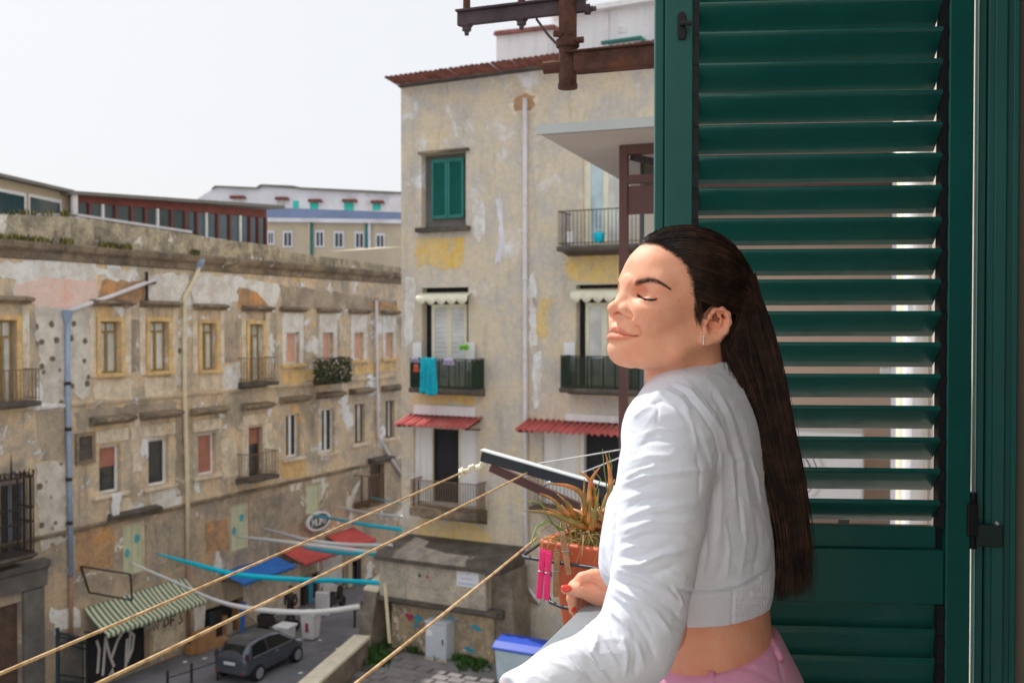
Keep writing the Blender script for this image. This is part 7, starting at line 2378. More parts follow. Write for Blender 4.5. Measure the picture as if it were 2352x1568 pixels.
for pts, amp, w in [
    # upper sleeve
    ([(1470, 1000), (1510, 985), (1560, 985)], 0.0012, 9), ([(1452, 1030), (1500, 1012), (1550, 1015)], -0.0014, 8), ([(1440, 1060), (1490, 1046), (1540, 1046)], 0.0017, 9), ([(1434, 1085), (1500, 1062), (1560, 1060)], -0.0017, 8), ([(1430, 1112), (1480, 1094), (1550, 1084), (1630, 1078)], 0.0034, 8), ([(1432, 1128), (1490, 1108), (1560, 1098), (1620, 1094)], -0.0023, 8), ([(1430, 1150), (1480, 1130), (1530, 1128)], 0.0018, 9), ([(1428, 1190), (1500, 1164), (1600, 1158)], 0.0019, 8), ([(1430, 1176), (1500, 1150), (1590, 1146)], -0.0017, 8), ([(1424, 1222), (1500, 1196), (1600, 1200)], 0.0024, 9), ([(1424, 1207), (1500, 1180), (1590, 1182)], -0.0017, 7), ([(1424, 1250), (1480, 1228), (1560, 1224)], -0.0018, 9), ([(1420, 1298), (1470, 1297), (1522, 1272), (1572, 1264)], 0.0064, 9), ([(1424, 1280), (1480, 1272), (1540, 1250)], -0.0034, 9), ([(1420, 1306), (1486, 1328), (1530, 1352), (1560, 1384)], 0.0061, 9), ([(1440, 1312), (1500, 1318), (1555, 1296)], -0.0051, 12), ([(1500, 1370), (1545, 1400), (1562, 1420)], -0.0043, 10), ([(1418, 1350), (1469, 1378), (1508, 1408), (1540, 1452)], 0.0053, 9), ([(1416, 1332), (1470, 1352), (1510, 1378)], -0.0043, 8), ([(1404, 1370), (1450, 1412), (1490, 1470), (1505, 1510)], -0.0043, 9), ([(1392, 1392), (1430, 1425), (1462, 1480), (1480, 1530)], 0.0047, 10), ([(1400, 1380), (1395, 1420), (1410, 1460)], -0.0034, 8), ([(1360, 1420), (1375, 1460), (1360, 1500)], 0.0034, 10), ([(1340, 1440), (1350, 1480)], -0.0030, 9), ([(1300, 1470), (1360, 1520), (1400, 1565)], 0.0043, 9), ([(1285, 1480), (1340, 1535), (1370, 1568)], -0.0034, 9), ([(1240, 1510), (1300, 1530), (1340, 1560)], 0.0022, 10), ([(1220, 1530), (1260, 1560)], -0.0017, 10),
    # shoulder and armhole
    ([(1541, 885), (1570, 900), (1605, 940), (1640, 995), (1652, 1040), (1648, 1085), (1630, 1120)], -.0040, 3.5), ([(1550, 880), (1585, 898), (1620, 940), (1655, 990), (1668, 1040)], .0040, 9),
    ([(1500, 905), (1530, 900), (1560, 915), (1590, 950)], .0036, 10), ([(1480, 935), (1520, 920), (1555, 935), (1585, 975)], -.003, 9), ([(1455, 960), (1480, 940), (1500, 930)], .003, 9),
    # back drapes
    ([(1565, 870), (1610, 905), (1650, 970), (1680, 1060), (1690, 1180)], 0.0024, 11), ([(1600, 890), (1650, 950), (1672, 1020)], -0.0022, 9), ([(1640, 880), (1680, 960), (1705, 1060), (1722, 1180)], 0.0022, 11),
    ([(1625, 885), (1668, 960), (1692, 1060), (1702, 1150)], -0.0020, 10), ([(1665, 900), (1700, 980), (1730, 1090), (1748, 1180)], -0.0017, 10), ([(1655, 1040), (1656, 1140), (1650, 1260)], 0.0022, 9), ([(1640, 1090), (1640, 1200), (1630, 1300)], -0.0024, 10),
    ([(1675, 1180), (1668, 1260), (1640, 1340)], -0.0017, 12), ([(1705, 1150), (1712, 1240), (1700, 1330)], 0.0020, 12), ([(1735, 1180), (1745, 1250), (1730, 1320)], -0.0017, 10), ([(1755, 1200), (1768, 1260), (1750, 1330)], 0.0017, 9),
    ([(1600, 1330), (1650, 1318), (1700, 1322)], 0.0013, 10), ([(1670, 1290), (1700, 1300), (1740, 1290)], -0.0014, 9),
    # waistband seam and its hem
    ([(1560, 1356), (1620, 1362), (1690, 1354), (1740, 1328), (1770, 1300)], -.0052, 4.5), ([(1560, 1346), (1620, 1351), (1690, 1343), (1740, 1316)], .003, 6), ([(1552, 1440), (1622, 1448), (1690, 1436), (1760, 1398)], -.0012, 2.5),
    ([(1686, 1352), (1682, 1400), (1680, 1448)], -.003, 3),
    ([(1436, 1098), (1470, 1078), (1500, 1072)], .003, 5), ([(1450, 1120), (1490, 1104), (1540, 1108)], .0022, 5), ([(1440, 1165), (1470, 1148), (1520, 1142)], -.0025, 5), ([(1480, 1178), (1540, 1170), (1590, 1172)], .002, 4),
    ([(1430, 1236), (1470, 1222), (1510, 1212)], .0026, 5), ([(1425, 1262), (1455, 1254), (1500, 1252)], .0024, 5), ([(1540, 1230), (1580, 1226), (1606, 1234)], -.0022, 6), ([(1530, 1310), (1560, 1322), (1580, 1330)], .0035, 7),
    ([(1545, 1345), (1560, 1368), (1566, 1396)], .004, 6), ([(1440, 1330), (1468, 1342), (1490, 1360)], .0026, 5), ([(1430, 1376), (1452, 1392), (1470, 1420)], .0032, 6), ([(1470, 1396), (1486, 1424), (1500, 1452)], -.0035, 6),
    ([(1378, 1408), (1404, 1440), (1424, 1486)], -.003, 6), ([(1344, 1436), (1384, 1470), (1420, 1530)], .0036, 6), ([(1320, 1452), (1350, 1482), (1384, 1540)], -.003, 6), ([(1430, 1460), (1440, 1500), (1436, 1550)], .004, 7), ([(1452, 1450), (1462, 1500), (1458, 1550)], -.0036, 7),
    ([(1270, 1482), (1300, 1500), (1330, 1545)], .002, 5), ([(1500, 915), (1512, 940), (1508, 975)], -.0022, 5), ([(1570, 930), (1590, 975), (1600, 1030)], .0024, 6), ([(1600, 1040), (1608, 1090), (1604, 1140)], -.002, 6),
    ([(1722, 1040), (1738, 1100), (1748, 1160)], .003, 5), ([(1690, 1100), (1700, 1170), (1704, 1230)], -.0024, 6), ([(1668, 1200), (1674, 1260), (1670, 1320)], .0028, 6), ([(1620, 1200), (1622, 1270), (1612, 1330)], .0028, 6),
    # blouse front
    ([(1400, 1120), (1392, 1200), (1385, 1280)], .004, 10), ([(1415, 1130), (1410, 1220), (1405, 1310)], -.004, 8)]:
    fold(pts, amp, w)
# smocked panel at the back of the waistband
_rg = (1 - np.abs(fbm(P * np.array([30, 30, 52]) + 3, 21, 3))).clip(0, 1) ** 5
P = P + N * (.0009 * _rg * fac * (P[:, 2] < CAM_Z - .1))[:, None]
_rg = (1 - np.abs(fbm(P * np.array([70, 70, 100]) + 9, 33, 2))).clip(0, 1) ** 6
P = P + N * (.0007 * _rg * fac)[:, None]
smock = zfp = [(1688, 1352), (1740, 1330), (1772, 1300), (1768, 1396), (1720, 1428), (1682, 1446)]
sm_ = soft_poly(q, smock, 8) * fac
P = P + N * (sm_ * .0016 * np.sin(q[:, 0] * 1.15 + .8 * np.sin(q[:, 1] * .35)) * (.6 + .4 * np.sin(q[:, 1] * .9)))[:, None]
P = P + N * (.0006 * fbm(P * 45, 3, 3) + .0003 * fbm(P * 150, 5, 2))[:, None]
shirtP, shirtF = P, F

# trousers
wl0 = CAM_Z - .538
tv = Vol((-.02, 1.25, FLOOR), (.66, 2.0, CAM_Z - .40), .005)
hip_rows = [(1410, 1640, 1.61, .086, .122), (1470, 1650, 1.61, .100, .135), (1568, 1668, 1.61, .122, .165), (1700, 1690, 1.61, .135, .18), (1850, 1690, 1.61, .13, .18)]
tv.loft(secs(hip_rows), fT, lT)
hipL = W(1690, 1820, 1.53); hipR = W(1690, 1820, 1.70)
for hp_ in (hipL, hipR):
    foot = np.array([hp_[0] + .02, hp_[1], FLOOR + .06])
    tv.chain([hp_, (hp_ + foot) / 2 + np.array([-.02, 0, .03]), foot], [.088, .07, .055], .05, k0=.08)
tv.clip(lambda X, Y, Z: Z - (wl0 + .19 * (X - .24)))
P, F = tv.mesh()
P = relax(P, F, 2, .5)
N = vnormals(P, F); q = to_px(P)
toC = np.array([0, 0, CAM_Z]) - P; toC /= np.linalg.norm(toC, axis=1)[:, None]
fac = np.clip((N * toC).sum(1) * 2.5 + .3, 0, 1)
for pts, amp, w in [([(1700, 1530), (1740, 1540), (1790, 1568)], -.003, 8), ([(1768, 1470), (1790, 1520), (1800, 1568)], -.003, 6), ([(1560, 1585), (1640, 1572), (1720, 1535), (1768, 1465)], -.0018, 3)]:
    fold(pts, amp, w)
trP, trF = P, F

# ------------------------------------------------------------------ skin: waist, arms, hands
bv = Vol((-.10, 1.20, CAM_Z - .75), (.55, 2.0, CAM_Z - .05), .005)
waist_rows = [(940, 1598, 1.60, .06, .10), (1100, 1596, 1.60, .095, .135), (1250, 1602, 1.60, .10, .13), (1350, 1630, 1.605, .092, .122), (1420, 1640, 1.61, .086, .120), (1480, 1648, 1.61, .088, .124), (1568, 1662, 1.61, .105, .145), (1640, 1668, 1.61, .11, .15)]
bv.loft(secs(waist_rows), fT, lT)
bv.chain([W(1570, 940, 1.52), W(1521, 1200, 1.445), W(1505, 1440, 1.43), W(1302, 1566, 1.375), W(1160, 1628, 1.325)], [.04, .042, .038, .03, .024], .03)
bv.chain([W(1640, 950, 1.72), W(1560, 1090, 1.82), W(1540, 1240, 1.855), W(1470, 1325, 1.80), W(1400, 1366, 1.73)], [.04, .042, .036, .03, .024], .03)
bv.cone(W(1600, 830, 1.60), W(1600, 960, 1.60), .05, .06, .04)
P1, F1 = bv.mesh(); P1 = relax(P1, F1, 2, .5)

def hand_vol(lo, hi, build, h=.0014):
    v = Vol(lo, hi, h); build(v)
    P, F = v.mesh()
    return relax(P, F, 1, .4), F
YHD = 1.715
def right_hand(v):
    # wrist and back of the hand
    v.chain([W(1425, 1366, 1.745), W(1398, 1358, 1.735), W(1376, 1345, 1.728)], [.024, .0235, .022], .012)
    v.cone(W(1372, 1342, 1.732), W(1366, 1338, 1.765), .021, .019, .014)
    v.cone(W(1392, 1378, 1.722), W(1364, 1368, 1.715), .017, .014, .014)          # thumb mound
    v.chain([W(1384, 1372, 1.715), W(1352, 1362, 1.708), W(1326, 1355, 1.702), W(1299, 1353, 1.698)], [.0145, .0115, .0105, .0080], .005)
    # index to little, curled over the rail
    for i, (dx, dy, dY, L) in enumerate(((0, 0, 0, 1.0), (7, 3, .018, 1.04), (15, 8, .036, .98), (24, 15, .053, .84))):
        b = 1.722 + dY
        pts = [W(1364 + dx * .5, 1322 + dy, b), W(1360 + dx * .6 - 22 * L, 1318 + dy + 10, b - .006), W(1360 + dx - 42 * L, 1322 + dy + 24 * L, b - .008), W(1360 + dx - 47 * L, 1322 + dy + 52 * L, b - .006), W(1360 + dx - 44 * L, 1322 + dy + 80 * L, b - .004)]
        v.chain(pts, [.0125, .0108, .0096, .0086, .0070], .004, k0=.012)
P2, F2 = hand_vol((.06, 1.62, CAM_Z - .56), (.24, 1.85, CAM_Z - .38), right_hand)
def left_hand(v):
    v.chain([W(1215, 1606, 1.34), W(1168, 1622, 1.325), W(1130, 1632, 1.315)], [.024, .0235, .023], .012)
    for i, (dx, dy, dY) in enumerate(((0, 0, .03), (-6, 6, .012), (-6, 14, -.006), (4, 22, -.022))):
        v.chain([W(1125 + dx, 1628 + dy, 1.315 + dY), W(1095 + dx, 1640 + dy, 1.31 + dY), W(1072 + dx, 1662 + dy, 1.305 + dY), W(1068 + dx, 1690 + dy, 1.30 + dY)], [.0115, .010, .009, .007], .004, k0=.012)
    v.chain([W(1160, 1640, 1.30), W(1125, 1665, 1.285), W(1098, 1680, 1.275)], [.014, .011, .008], .006)
P3, F3 = hand_vol((-.14, 1.2, CAM_Z - .66), (.06, 1.44, CAM_Z - .45), left_hand)
N2 = vnormals(P2, F2); q2 = to_px(P2)
for pts, amp, w in (([(1338, 1342), (1356, 1340), (1372, 1346), (1384, 1356)], -.0030, 4), ([(1331, 1346), (1334, 1364)], -.0007, 1.6), ([(1336, 1346), (1339, 1364)], -.0006, 1.6), ([(1318, 1346), (1320, 1362)], -.0005, 1.6), ([(1352, 1318), (1362, 1332)], -.0010, 3), ([(1372, 1310), (1380, 1330)], .0012, 4), ([(1364, 1306), (1374, 1322)], -.0008, 3)):
    P2 = P2 + N2 * (amp * np.exp(-(dist_poly(q2, pts) / w) ** 2) * (P2[:, 1] < 1.735))[:, None]
P = np.concatenate([headP, P1, P2, P3]); o1 = len(headP); o2 = o1 + len(P1); o3 = o2 + len(P2)
F = np.concatenate([headF, F1 + o1, F2 + o2, F3 + o3])
tn = np.ones((len(P), 3)); tn[:o1] = headTint
# knuckle warmth on the hands
qh = to_px(P2)
kw = np.exp(-(dist_poly(qh, [(1362, 1312), (1366, 1330)]) / 9) ** 2)[:, None] * .35
tn[o2:o3] = tn[o2:o3] * (1 - kw) + np.array((1, .78, .74)) * kw

person = empty('person', np.array([hipL[0] + .02, (hipL[1] + hipR[1]) / 2, FLOOR]), label='dark-haired woman in a white cropped shirt and pink trousers leaning on the railing, eyes closed', cat='person')
me = np_mesh('body', P, F, M['skin'])
ca = me.color_attributes.new('tint', 'FLOAT_COLOR', 'POINT')
ca.data.foreach_set('color', np.concatenate([tn, np.ones((len(tn), 1))], 1).astype(np.float32).ravel())
link('body', me, M['skin'], person)
link('shirt', np_mesh('shirt', shirtP, shirtF, M['shirt']), M['shirt'], person, label='white cotton cropped shirt with rolled creases and a smocked waistband')
trob = link('trousers', np_mesh('trousers', trP, trF, M['trousers']), M['trousers'], person, label='pink high-waisted trousers')

from mathutils.bvhtree import BVHTree
bvh_body = BVHTree.FromPolygons([Vector(p) for p in headP], [tuple(f) for f in headF])
bvh_hand = BVHTree.FromPolygons([Vector(p) for p in P2], [tuple(f) for f in F2])
bvh_tr = BVHTree.FromPolygons([Vector(p) for p in trP], [tuple(f) for f in trF])
CAMV = Vector((0, 0, CAM_Z))
def hit(b, px, py):
    r = ray(px, py).normalized()
    l, n, i, d = b.ray_cast(CAMV, r)
    return (l, n) if l is not None else (None, None)
# belt loops
for pts in ([(1761, 1438), (1772, 1470), (1784, 1502), (1790, 1516)], [(1636, 1548), (1640, 1580)]):
    Q = [hit(bvh_tr, x, y) for x, y in pts]
    Q = [(l + n * .004) for l, n in Q if l is not None]
    if len(Q) > 1:
        MB().tube(Q, .0055, 8, flat=.4).build('belt_loop', M['trousers'], trob, smooth=True)
# nails
def nail(px, py, ang, rx, ry, b=bvh_hand):
    l, n = hit(b, px, py)
    if l is None: return
    u = Vector((math.cos(ang), 0, -math.sin(ang))); u = (u - n * u.dot(n)).normalized(); w = n.cross(u)
    vs = []; fs = []
    for i in range(5):
        for k in range(16):
            a = 2 * PI * k / 16; r = math.sin(i / 4 * PI / 2)
            vs.append(l + u * rx * r * math.cos(a) + w * ry * r * math.sin(a) + n * (.0016 * math.cos(i / 4 * PI / 2) - .0004 - .0012 * (math.sin(a) * r) ** 2))
    for i in range(4):
        for k in range(16):
            fs.append((i * 16 + k, i * 16 + (k + 1) % 16, (i + 1) * 16 + (k + 1) % 16, (i + 1) * 16 + k))
    link('fingernail', raw_mesh('fingernail', vs, fs, M['nail']), M['nail'], person)
nail(1301, 1350, PI, .0095, .0068)
nail(1318, 1399, -PI / 2, .006, .0045)
# earring: small curved bar of stones
l, n = hit(bvh_body, 1616, 776)
if l is not None:
    er = empty('earring', l, person)
    for i in range(5):
        c = at(1615.5 - .3 * (i - 2) ** 2 * .4, 771.5 + i * 4.4, 1.0)
        l2, n2 = hit(bvh_body, 1616, min(771.5 + i * 4.4, 782))
        c = at(1615.5, 771.5 + i * 4.4, (l2.y if l2 is not None else l.y) - .004)
        MB().lathe(c, [(.0006, -.0016), (.0019, -.0008), (.0021, .0004), (.0012, .0016)], 8, axis=(0, -1, 0)).build('stone', M['jewel'], er)
    MB().tube([at(1616.5, 770, l.y - .001), at(1614.5, 780, l.y - .003), at(1616.5, 791, l.y - .0005)], .0013, 6).build('hoop', M['jewel'], er)
# brow hairs and lashes
rng = random.Random(3)
mb = MB()
cen = zf((472, 612), (520, 598), (580, 582), (630, 585), (690, 609), (740, 640), (768, 661))
wid = [3.6, 4.6, 4.8, 4.0, 3.0, 2.0, 1.0]
for i in range(110):
    t = rng.random() * (len(cen) - 1); k = min(int(t), len(cen) - 2); u = t - k
    x = cen[k][0] * (1 - u) + cen[k + 1][0] * u; y = cen[k][1] * (1 - u) + cen[k + 1][1] * u
    wv = wid[k] * (1 - u) + wid[k + 1] * u
    x += rng.uniform(-1, 1); y += rng.uniform(-1, 1) * wv * .85
    dx = cen[k + 1][0] - cen[k][0]; dy = cen[k + 1][1] - cen[k][1]; L = math.hypot(dx, dy)
    dx, dy = dx / L, dy / L - (.5 if t < 1.5 else .15) * rng.random()
    l0, n0 = hit(bvh_body, x, y); l1, n1 = hit(bvh_body, x + dx * 6, y + dy * 6)
    if l0 is None or l1 is None: continue
    mb.tube([l0 + n0 * .0001, (l0 + l1) / 2 + n0 * .0006, l1 + n1 * .0005], [.00026, .00024, .0001], 4, cap=False)
mb.build('eyebrow', M['brow'], person)
mb = MB()
P_ = [hit(bvh_body, x, y) for x, y in lash_line]
P_ = [l + n * .0003 for l, n in P_ if l is not None]
mb.tube(P_, [.0006] + [.0013] * (len(P_) - 2) + [.0006], 6)
for i in range(60):
    t = rng.random() * (len(lash_line) - 1); k = min(int(t), len(lash_line) - 2); u = t - k
    x = lash_line[k][0] * (1 - u) + lash_line[k + 1][0] * u; y = lash_line[k][1] * (1 - u) + lash_line[k + 1][1] * u
    l0, n0 = hit(bvh_body, x, y)
    if l0 is None: continue
    d = n0 * .004 + Vector((rng.uniform(-.002, .0004), 0, -.0025))
    mb.tube([l0, l0 + d * .6, l0 + d + Vector((0, 0, .0006))], [.0003, .0002, .00006], 4, cap=False)
mb.build('eyelashes', M['brow'], person)

# ------------------------------------------------------------------ hair
Lb = [(1648, 786), (1657, 828), (1684, 900), (1718, 980), (1748, 1070), (1772, 1150), (1790, 1240), (1792, 1310), (1782, 1385)]
Rb = [(1742, 670), (1762, 735), (1782, 805), (1799, 890), (1817, 985), (1834, 1080), (1846, 1180), (1856, 1290), (1862, 1392)]
def lerp_path(path, t):
    t = np.clip(t, 0, 1) * (len(path) - 1); k = min(int(t), len(path) - 2); u = t - k
    return (path[k][0] * (1 - u) + path[k + 1][0] * u, path[k][1] * (1 - u) + path[k + 1][1] * u)
CR, CC = np.array([.1035, .0795, .0905]), np.array([-.001, 0, .020])
def xb(z, y):
    """front limit of the scalp hair"""
    zz = z * 1000
    side = np.interp(zz, [-60, -34, 4, 30, 50, 66, 72, 95], [-2, 8, 25, 40, 56, 80, 130, 130]) * .001
    return side
hvv = Vol(mm(-135, -100, -100), mm(125, 100, 128), .002)
hvv.ell(CC, CR - .0025)
hvv.ell(CC + mm(-8, 0, 3), CR + mm(-1, -1, 0), .02)
hvv.clip(lambda X, Y, Z: np.clip((X - np.interp(Z, [-.06, -.034, .004, .030, .050, .066, .072, .095], [-.010, -.004, .020, .036, .052, .076, .13, .13]).astype(np.float32)), -1, 1))
hvv.clip(lambda X, Y, Z: np.where(X > -.03, -.034 - Z - .4 * np.maximum(0, -.0 - X), -.080 - Z))
for s_ in (1, -1):
    e_ = lc(1646, 748, 82); e_[1] *= s_
    hvv.ell(e_, mm(25, 22, 34), .004, 'd')
hp, hf = hvv.mesh(); hp = relax(hp, hf, 3, .5); hp = h2w(hp)
fv = Vol((.20, 1.40, CAM_Z - .56), (.56, 1.80, CAM_Z + .16), .004)
def fallp(w, t, Y):
    a = lerp_path(Lb, t); b = lerp_path(Rb, t)
    return W(a[0] * (1 - w) + b[0] * w, a[1] * (1 - w) + b[1] * w, Y)
for w, Yo, r0 in ((.5, .01, .017), (.5, .05, .022), (.5, .10, .022)):
    pts = [fallp(w, t, 1.60 + Yo * (1 if t > .2 else .6)) for t in np.linspace(0, .80, 12)]
    rad = [r0 * (1.25 if t < .2 else 1.0) * (1 - .55 * max(0, t - .55) / .45) for t in np.linspace(0, .80, 12)]
    fv.chain(pts, rad, .02)
for w, Yo in ((.55, .015), (.58, .055)):
    pts = [W(1690, 660, 1.585 + Yo)] + [fallp(w, t, 1.60 + Yo) for t in np.linspace(.06, .75, 9)]
    fv.chain(pts, [.026, .018, .016, .015, .014, .013, .012, .011, .010, .009], .025)
fp, ff = fv.mesh(); fp = relax(fp, ff, 3, .5)
_hm = np_mesh('hair', np.concatenate([hp, fp]), np.concatenate([hf, ff + len(hp)]), M['hairmass'])
_ca = _hm.color_attributes.new('tint', 'FLOAT_COLOR', 'POINT')
_ca.data.foreach_set('color', np.ones(4 * (len(hp) + len(fp)), np.float32))
hair_obj = link('hair', _hm, M['hairmass'], person, label='long straight dark brown hair falling down her back')
# strands
rng = np.random.RandomState(11)
def ell_proj(p, off):
    v = (p - CC) / CR
    return CC + v / np.linalg.norm(v) * (CR + off)
SV, SF, SC = [], [], []
nv_ = 0
def add_strand(pts, r):
    global nv_
    pts = np.array(pts); n = len(pts)
    T = np.gradient(pts, axis=0); T /= np.linalg.norm(T, axis=1)[:, None] + 1e-12
    ref = np.array([.3, -.9, .2]); a = np.cross(T, ref); a /= np.linalg.norm(a, axis=1)[:, None] + 1e-12
    b = np.cross(T, a)
    rr_ = r * np.concatenate([[.5], np.ones(n - 3), [.7, .12]])
    ring_ = np.stack([pts + (a * math.cos(x) + b * math.sin(x)) * rr_[:, None] for x in (0, 2.094, 4.189)], 1).reshape(-1, 3)
    SV.append(ring_)
    h_ = rng.rand() ** 2.2
    SC.append(np.tile(np.array([[1, 1, 1, 1.0]]) * np.array([.6 + 1.0 * h_, .6 + .8 * h_, .6 + .7 * h_, 1]), (len(ring_), 1)))
    i = np.arange(n - 1)[:, None] * 3
    f = np.concatenate([np.concatenate([i + k, i + (k + 1) % 3, i + 3 + (k + 1) % 3, i + 3 + k], 1) for k in range(3)])
    SF.append(f + nv_); nv_ += 3 * n
def smooth_path(pts, n):
    pts = np.array(pts); m = len(pts)
    t = np.linspace(0, m - 1, n)
    k = np.minimum(t.astype(int), m - 2); u = (t - k)[:, None]
    p0 = pts[np.maximum(k - 1, 0)]; p1 = pts[k]; p2 = pts[k + 1]; p3 = pts[np.minimum(k + 2, m - 1)]
    return .5 * (2 * p1 + (p2 - p0) * u + (2 * p0 - 5 * p1 + 4 * p2 - p3) * u ** 2 + (3 * p1 - p0 - 3 * p2 + p3) * u ** 3)
N_STR = 5600
for i in range(N_STR):
    # root on the scalp
    while True:
        v = rng.normal(size=3); v /= np.linalg.norm(v)
        p = CC + v * CR
        if p[2] > -.045 and p[0] < xb(p[2], p[1]) - .001: break
    if i < 1900:      # dense row along the hairline
        z_ = rng.uniform(-.03, .068); s_ = 1 if rng.random() < .8 else -1
        x_ = xb(z_, 0) + rng.normal(.001, .0045) - (.006 * rng.random() if rng.random() < .6 else 0)
        w2 = 1 - ((x_ - CC[0]) / CR[0]) ** 2 - ((z_ - CC[2]) / CR[2]) ** 2
        if w2 < 0: continue
        p = np.array([x_, s_ * CR[1] * math.sqrt(w2), z_])
    if 1900 <= i < 2800:      # along the top of the forehead
        yy_ = rng.uniform(-.062, .07); z_ = .066 + .006 * rng.random() + rng.normal(0, .002) - .25 * abs(yy_) * (abs(yy_) > .03) * .35
        w2 = 1 - (yy_ / CR[1]) ** 2 - ((z_ - CC[2]) / CR[2]) ** 2
        if w2 < 0: continue
        p = np.array([CC[0] + CR[0] * math.sqrt(w2), yy_, z_])
    off0 = rng.uniform(-.002, .004)
    path = [ell_proj(p, off0 - .003)]
    cur = p.copy()
    sgn = 1 if cur[1] >= 0 else -1
    for st in range(20):
        nrm = (cur - CC) / CR ** 2; nrm /= np.linalg.norm(nrm)
        d = np.array([-1.0, .12 * sgn * (1 if cur[2] > .05 else 0), -.10 - 1.9 * max(0, -.05 - cur[0]) / .05])
        d -= nrm * (d @ nrm); d /= np.linalg.norm(d)
        cur = ell_proj(cur + d * .0135, 0)
        lift = .003 * math.exp(-((cur[2] - .10) / .03) ** 2)
        path.append(ell_proj(cur, off0 + .0015 + lift + (.012 - .012 * np.clip((cur[2] - .03) / .05, 0, 1)) * max(0, -cur[0]) / .1 + rng.normal(0, .0006)))
        if cur[2] < -.034 or (cur[0] < -.085 and cur[2] < -.005): break
    pa = np.array(path)
    if ((pa[:, 0] < .004) & (pa[:, 0] > -.056) & (pa[:, 2] < -.010) & (pa[:, 2] > -.075) & (np.abs(pa[:, 1]) > .055)).any(): continue
    wpts = h2w(pa)
    last = to_px(wpts[-1:])[0]
    w = np.clip((last[0] - 1655) / 80.0, 0, 1)
    w = np.clip(w * .8 + rng.uniform(-.12, .3), -.03, 1.05)
    Y0 = wpts[-1, 1]
    Yf = np.clip(1.60 + (Y0 - YH) * .75, 1.535, 1.70) + rng.normal(0, .006)
    tend = 1.0 - .34 * rng.random() ** .7
    t0 = np.clip((last[1] - 700) / 640.0, .05, .2) + .08
    fl = []
    fz = rng.normal(0, 1.5); ph_ = rng.uniform(0, 6.28)
    for t in np.linspace(t0, tend, 9):
        a = lerp_path(Lb, t); b = lerp_path(Rb, t)
        Yt = Y0 + (Yf - Y0) * min(1, (t - t0) / .25)
        fl.append(W(a[0] * (1 - w) + b[0] * w + 5 * t * math.sin(t * 8 + ph_) + fz * t * 5, a[1] * (1 - w) + b[1] * w, Yt + .008 * math.sin(t * 7 + ph_)))
    full = np.concatenate([wpts, np.array(fl)])
    add_strand(smooth_path(full, 30), rng.uniform(.00022, .0004) if i < 2800 else rng.uniform(.00035, .00075))
for i in range(2200):
    w = rng.uniform(-.04, 1.05); Yo = rng.uniform(-.05, .0) if i % 3 else rng.uniform(-.05, .09)
    t0 = rng.uniform(.0, .12); tend = 1.0 - .38 * rng.random() ** .7; ph_ = rng.uniform(0, 6.28); fz = rng.normal(0, 1.5)
    st_ = W(1664 + 66 * np.clip(w, 0, 1) + rng.normal(0, 4), 655 + 60 * rng.random() - 30 * w, 1.58 + Yo * .6)
    pts = [st_]
    for t in np.linspace(t0 + .1, tend, 9):
        a = lerp_path(Lb, t); b = lerp_path(Rb, t)
        pts.append(W(a[0] * (1 - w) + b[0] * w + 5 * t * math.sin(t * 8 + ph_) + fz * t * 5, a[1] * (1 - w) + b[1] * w, 1.60 + Yo))
    add_strand(smooth_path(pts, 26), rng.uniform(.00035, .0008))
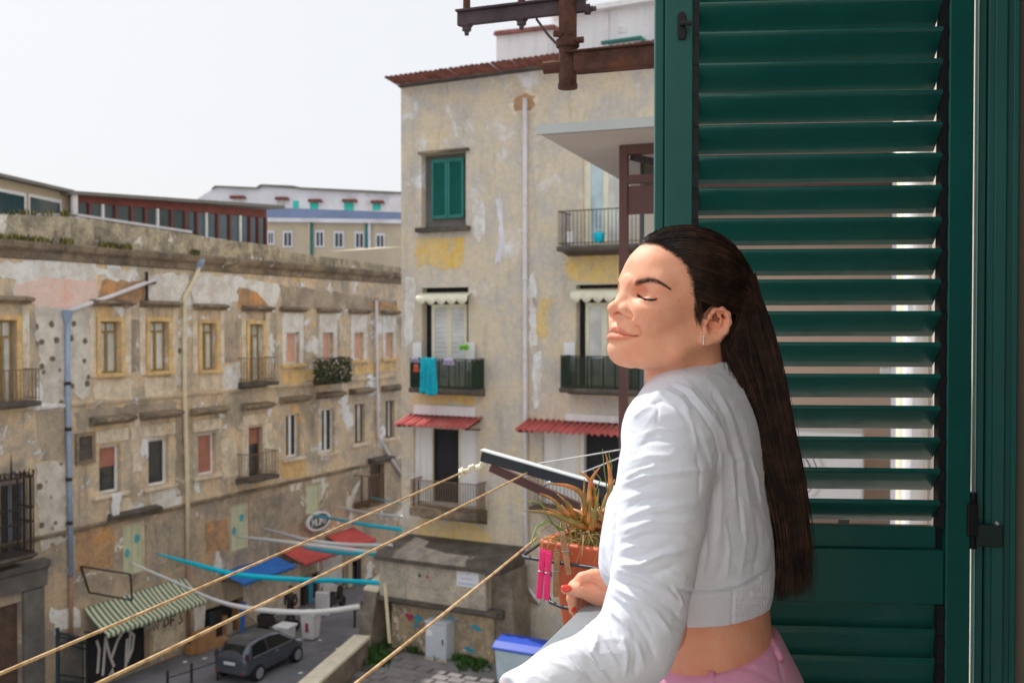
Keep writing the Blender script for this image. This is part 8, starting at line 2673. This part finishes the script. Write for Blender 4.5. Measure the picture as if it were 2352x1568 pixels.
for i in range(1300):
    z_ = rng.uniform(-.03, .10); yy_ = rng.uniform(-.03, .079)
    w2 = 1 - ((z_ - CC[2]) / CR[2]) ** 2 - (yy_ / CR[1]) ** 2
    if w2 < 0: continue
    p = np.array([CC[0] - CR[0] * math.sqrt(w2) * rng.uniform(.45, 1.0), yy_, z_])
    p = ell_proj(p, 0)
    if p[0] > -.045: continue
    path = [ell_proj(p, .003 + (.009 - .009 * np.clip((p[2] - .03) / .05, 0, 1)) * max(0, -p[0]) / .1)]
    cur = p.copy(); off0 = rng.uniform(.002, .006)
    for st in range(9):
        nrm = (cur - CC) / CR ** 2; nrm /= np.linalg.norm(nrm)
        d = np.array([-.35, 0, -1.0]); d -= nrm * (d @ nrm); d /= np.linalg.norm(d)
        cur = ell_proj(cur + d * .013, 0)
        path.append(ell_proj(cur, off0 + (.012 - .012 * np.clip((cur[2] - .03) / .05, 0, 1)) * max(0, -cur[0]) / .1))
        if cur[2] < -.04: break
    wpts = h2w(np.array(path)); last = to_px(wpts[-1:])[0]
    w = np.clip((last[0] - 1655) / 85.0, 0, 1) * .85 + rng.uniform(-.1, .2)
    Y0 = wpts[-1, 1]; Yf = np.clip(1.60 + (Y0 - YH) * .75, 1.535, 1.70)
    ph_ = rng.uniform(0, 6.28); tend = rng.uniform(.6, 1.0); fl = []
    t0 = np.clip((last[1] - 700) / 640.0, .05, .2) + .08
    for t in np.linspace(t0, tend, 8):
        a = lerp_path(Lb, t); b = lerp_path(Rb, t)
        fl.append(W(a[0] * (1 - w) + b[0] * w + 3 * math.sin(t * 9 + ph_), a[1] * (1 - w) + b[1] * w, Y0 + (Yf - Y0) * min(1, (t - t0) / .25)))
    add_strand(smooth_path(np.concatenate([wpts, np.array(fl)]), 28), rng.uniform(.0003, .0007))
# flyaways: short wisps at the crown and loose hairs at the back
for i in range(150):
    px_ = rng.uniform(1478, 1640); py_ = np.interp(px_, [1478, 1500, 1540, 1600, 1640], [566, 548, 532, 530, 540])
    l, n = None, None
    b0 = W(px_ + 6, py_ + 10, 1.575 + rng.normal(0, .02))
    L = rng.uniform(6, 22); a = rng.uniform(-2.2, -.2)
    b2 = W(px_ + 6 + L * math.cos(a), py_ + 6 + L * math.sin(a), 1.575)
    mid = (b0 + b2) / 2 + rng.normal(0, .002, 3)
    add_strand(smooth_path([b0, mid, b2], 8), .0003)
for i in range(90):
    t0 = rng.uniform(.15, .75); a = lerp_path(Rb, t0)
    Y = 1.60 + rng.normal(0, .03)
    pts = [W(a[0] - 8, a[1], Y)]
    dx = rng.uniform(2, 16)
    for k in range(1, 5):
        b = lerp_path(Rb, min(1, t0 + k * .06))
        pts.append(W(b[0] - 6 + dx * math.sin(k / 4 * 2.4), b[1], Y))
    add_strand(smooth_path(pts, 10), .00024)
for i in range(120):   # wisps in front of the ear
    t = rng.random()
    x0 = 1592 + 14 * rng.random(); y0 = 650 + 70 * rng.random() ** 1.5
    l, n = hit(bvh_body, x0, y0)
    if l is None: continue
    pts = []
    for k in range(4):
        l, n = hit(bvh_body, x0 + (4 + 10 * t) * k / 3 * 1.0, y0 + (28 + 20 * t) * k / 3)
        if l is None: break
        pts.append(np.array(l + n * (.0012 if k else -.0005)))
    if len(pts) == 4: add_strand(smooth_path(pts, 8), .0003)
me = np_mesh('hair_strands', np.concatenate(SV), np.concatenate(SF), M['hair'])
ca = me.color_attributes.new('tint', 'FLOAT_COLOR', 'POINT')
ca.data.foreach_set('color', np.concatenate(SC).astype(np.float32).ravel())
link('hair_strands', me, M['hair'], hair_obj, kind='stuff')
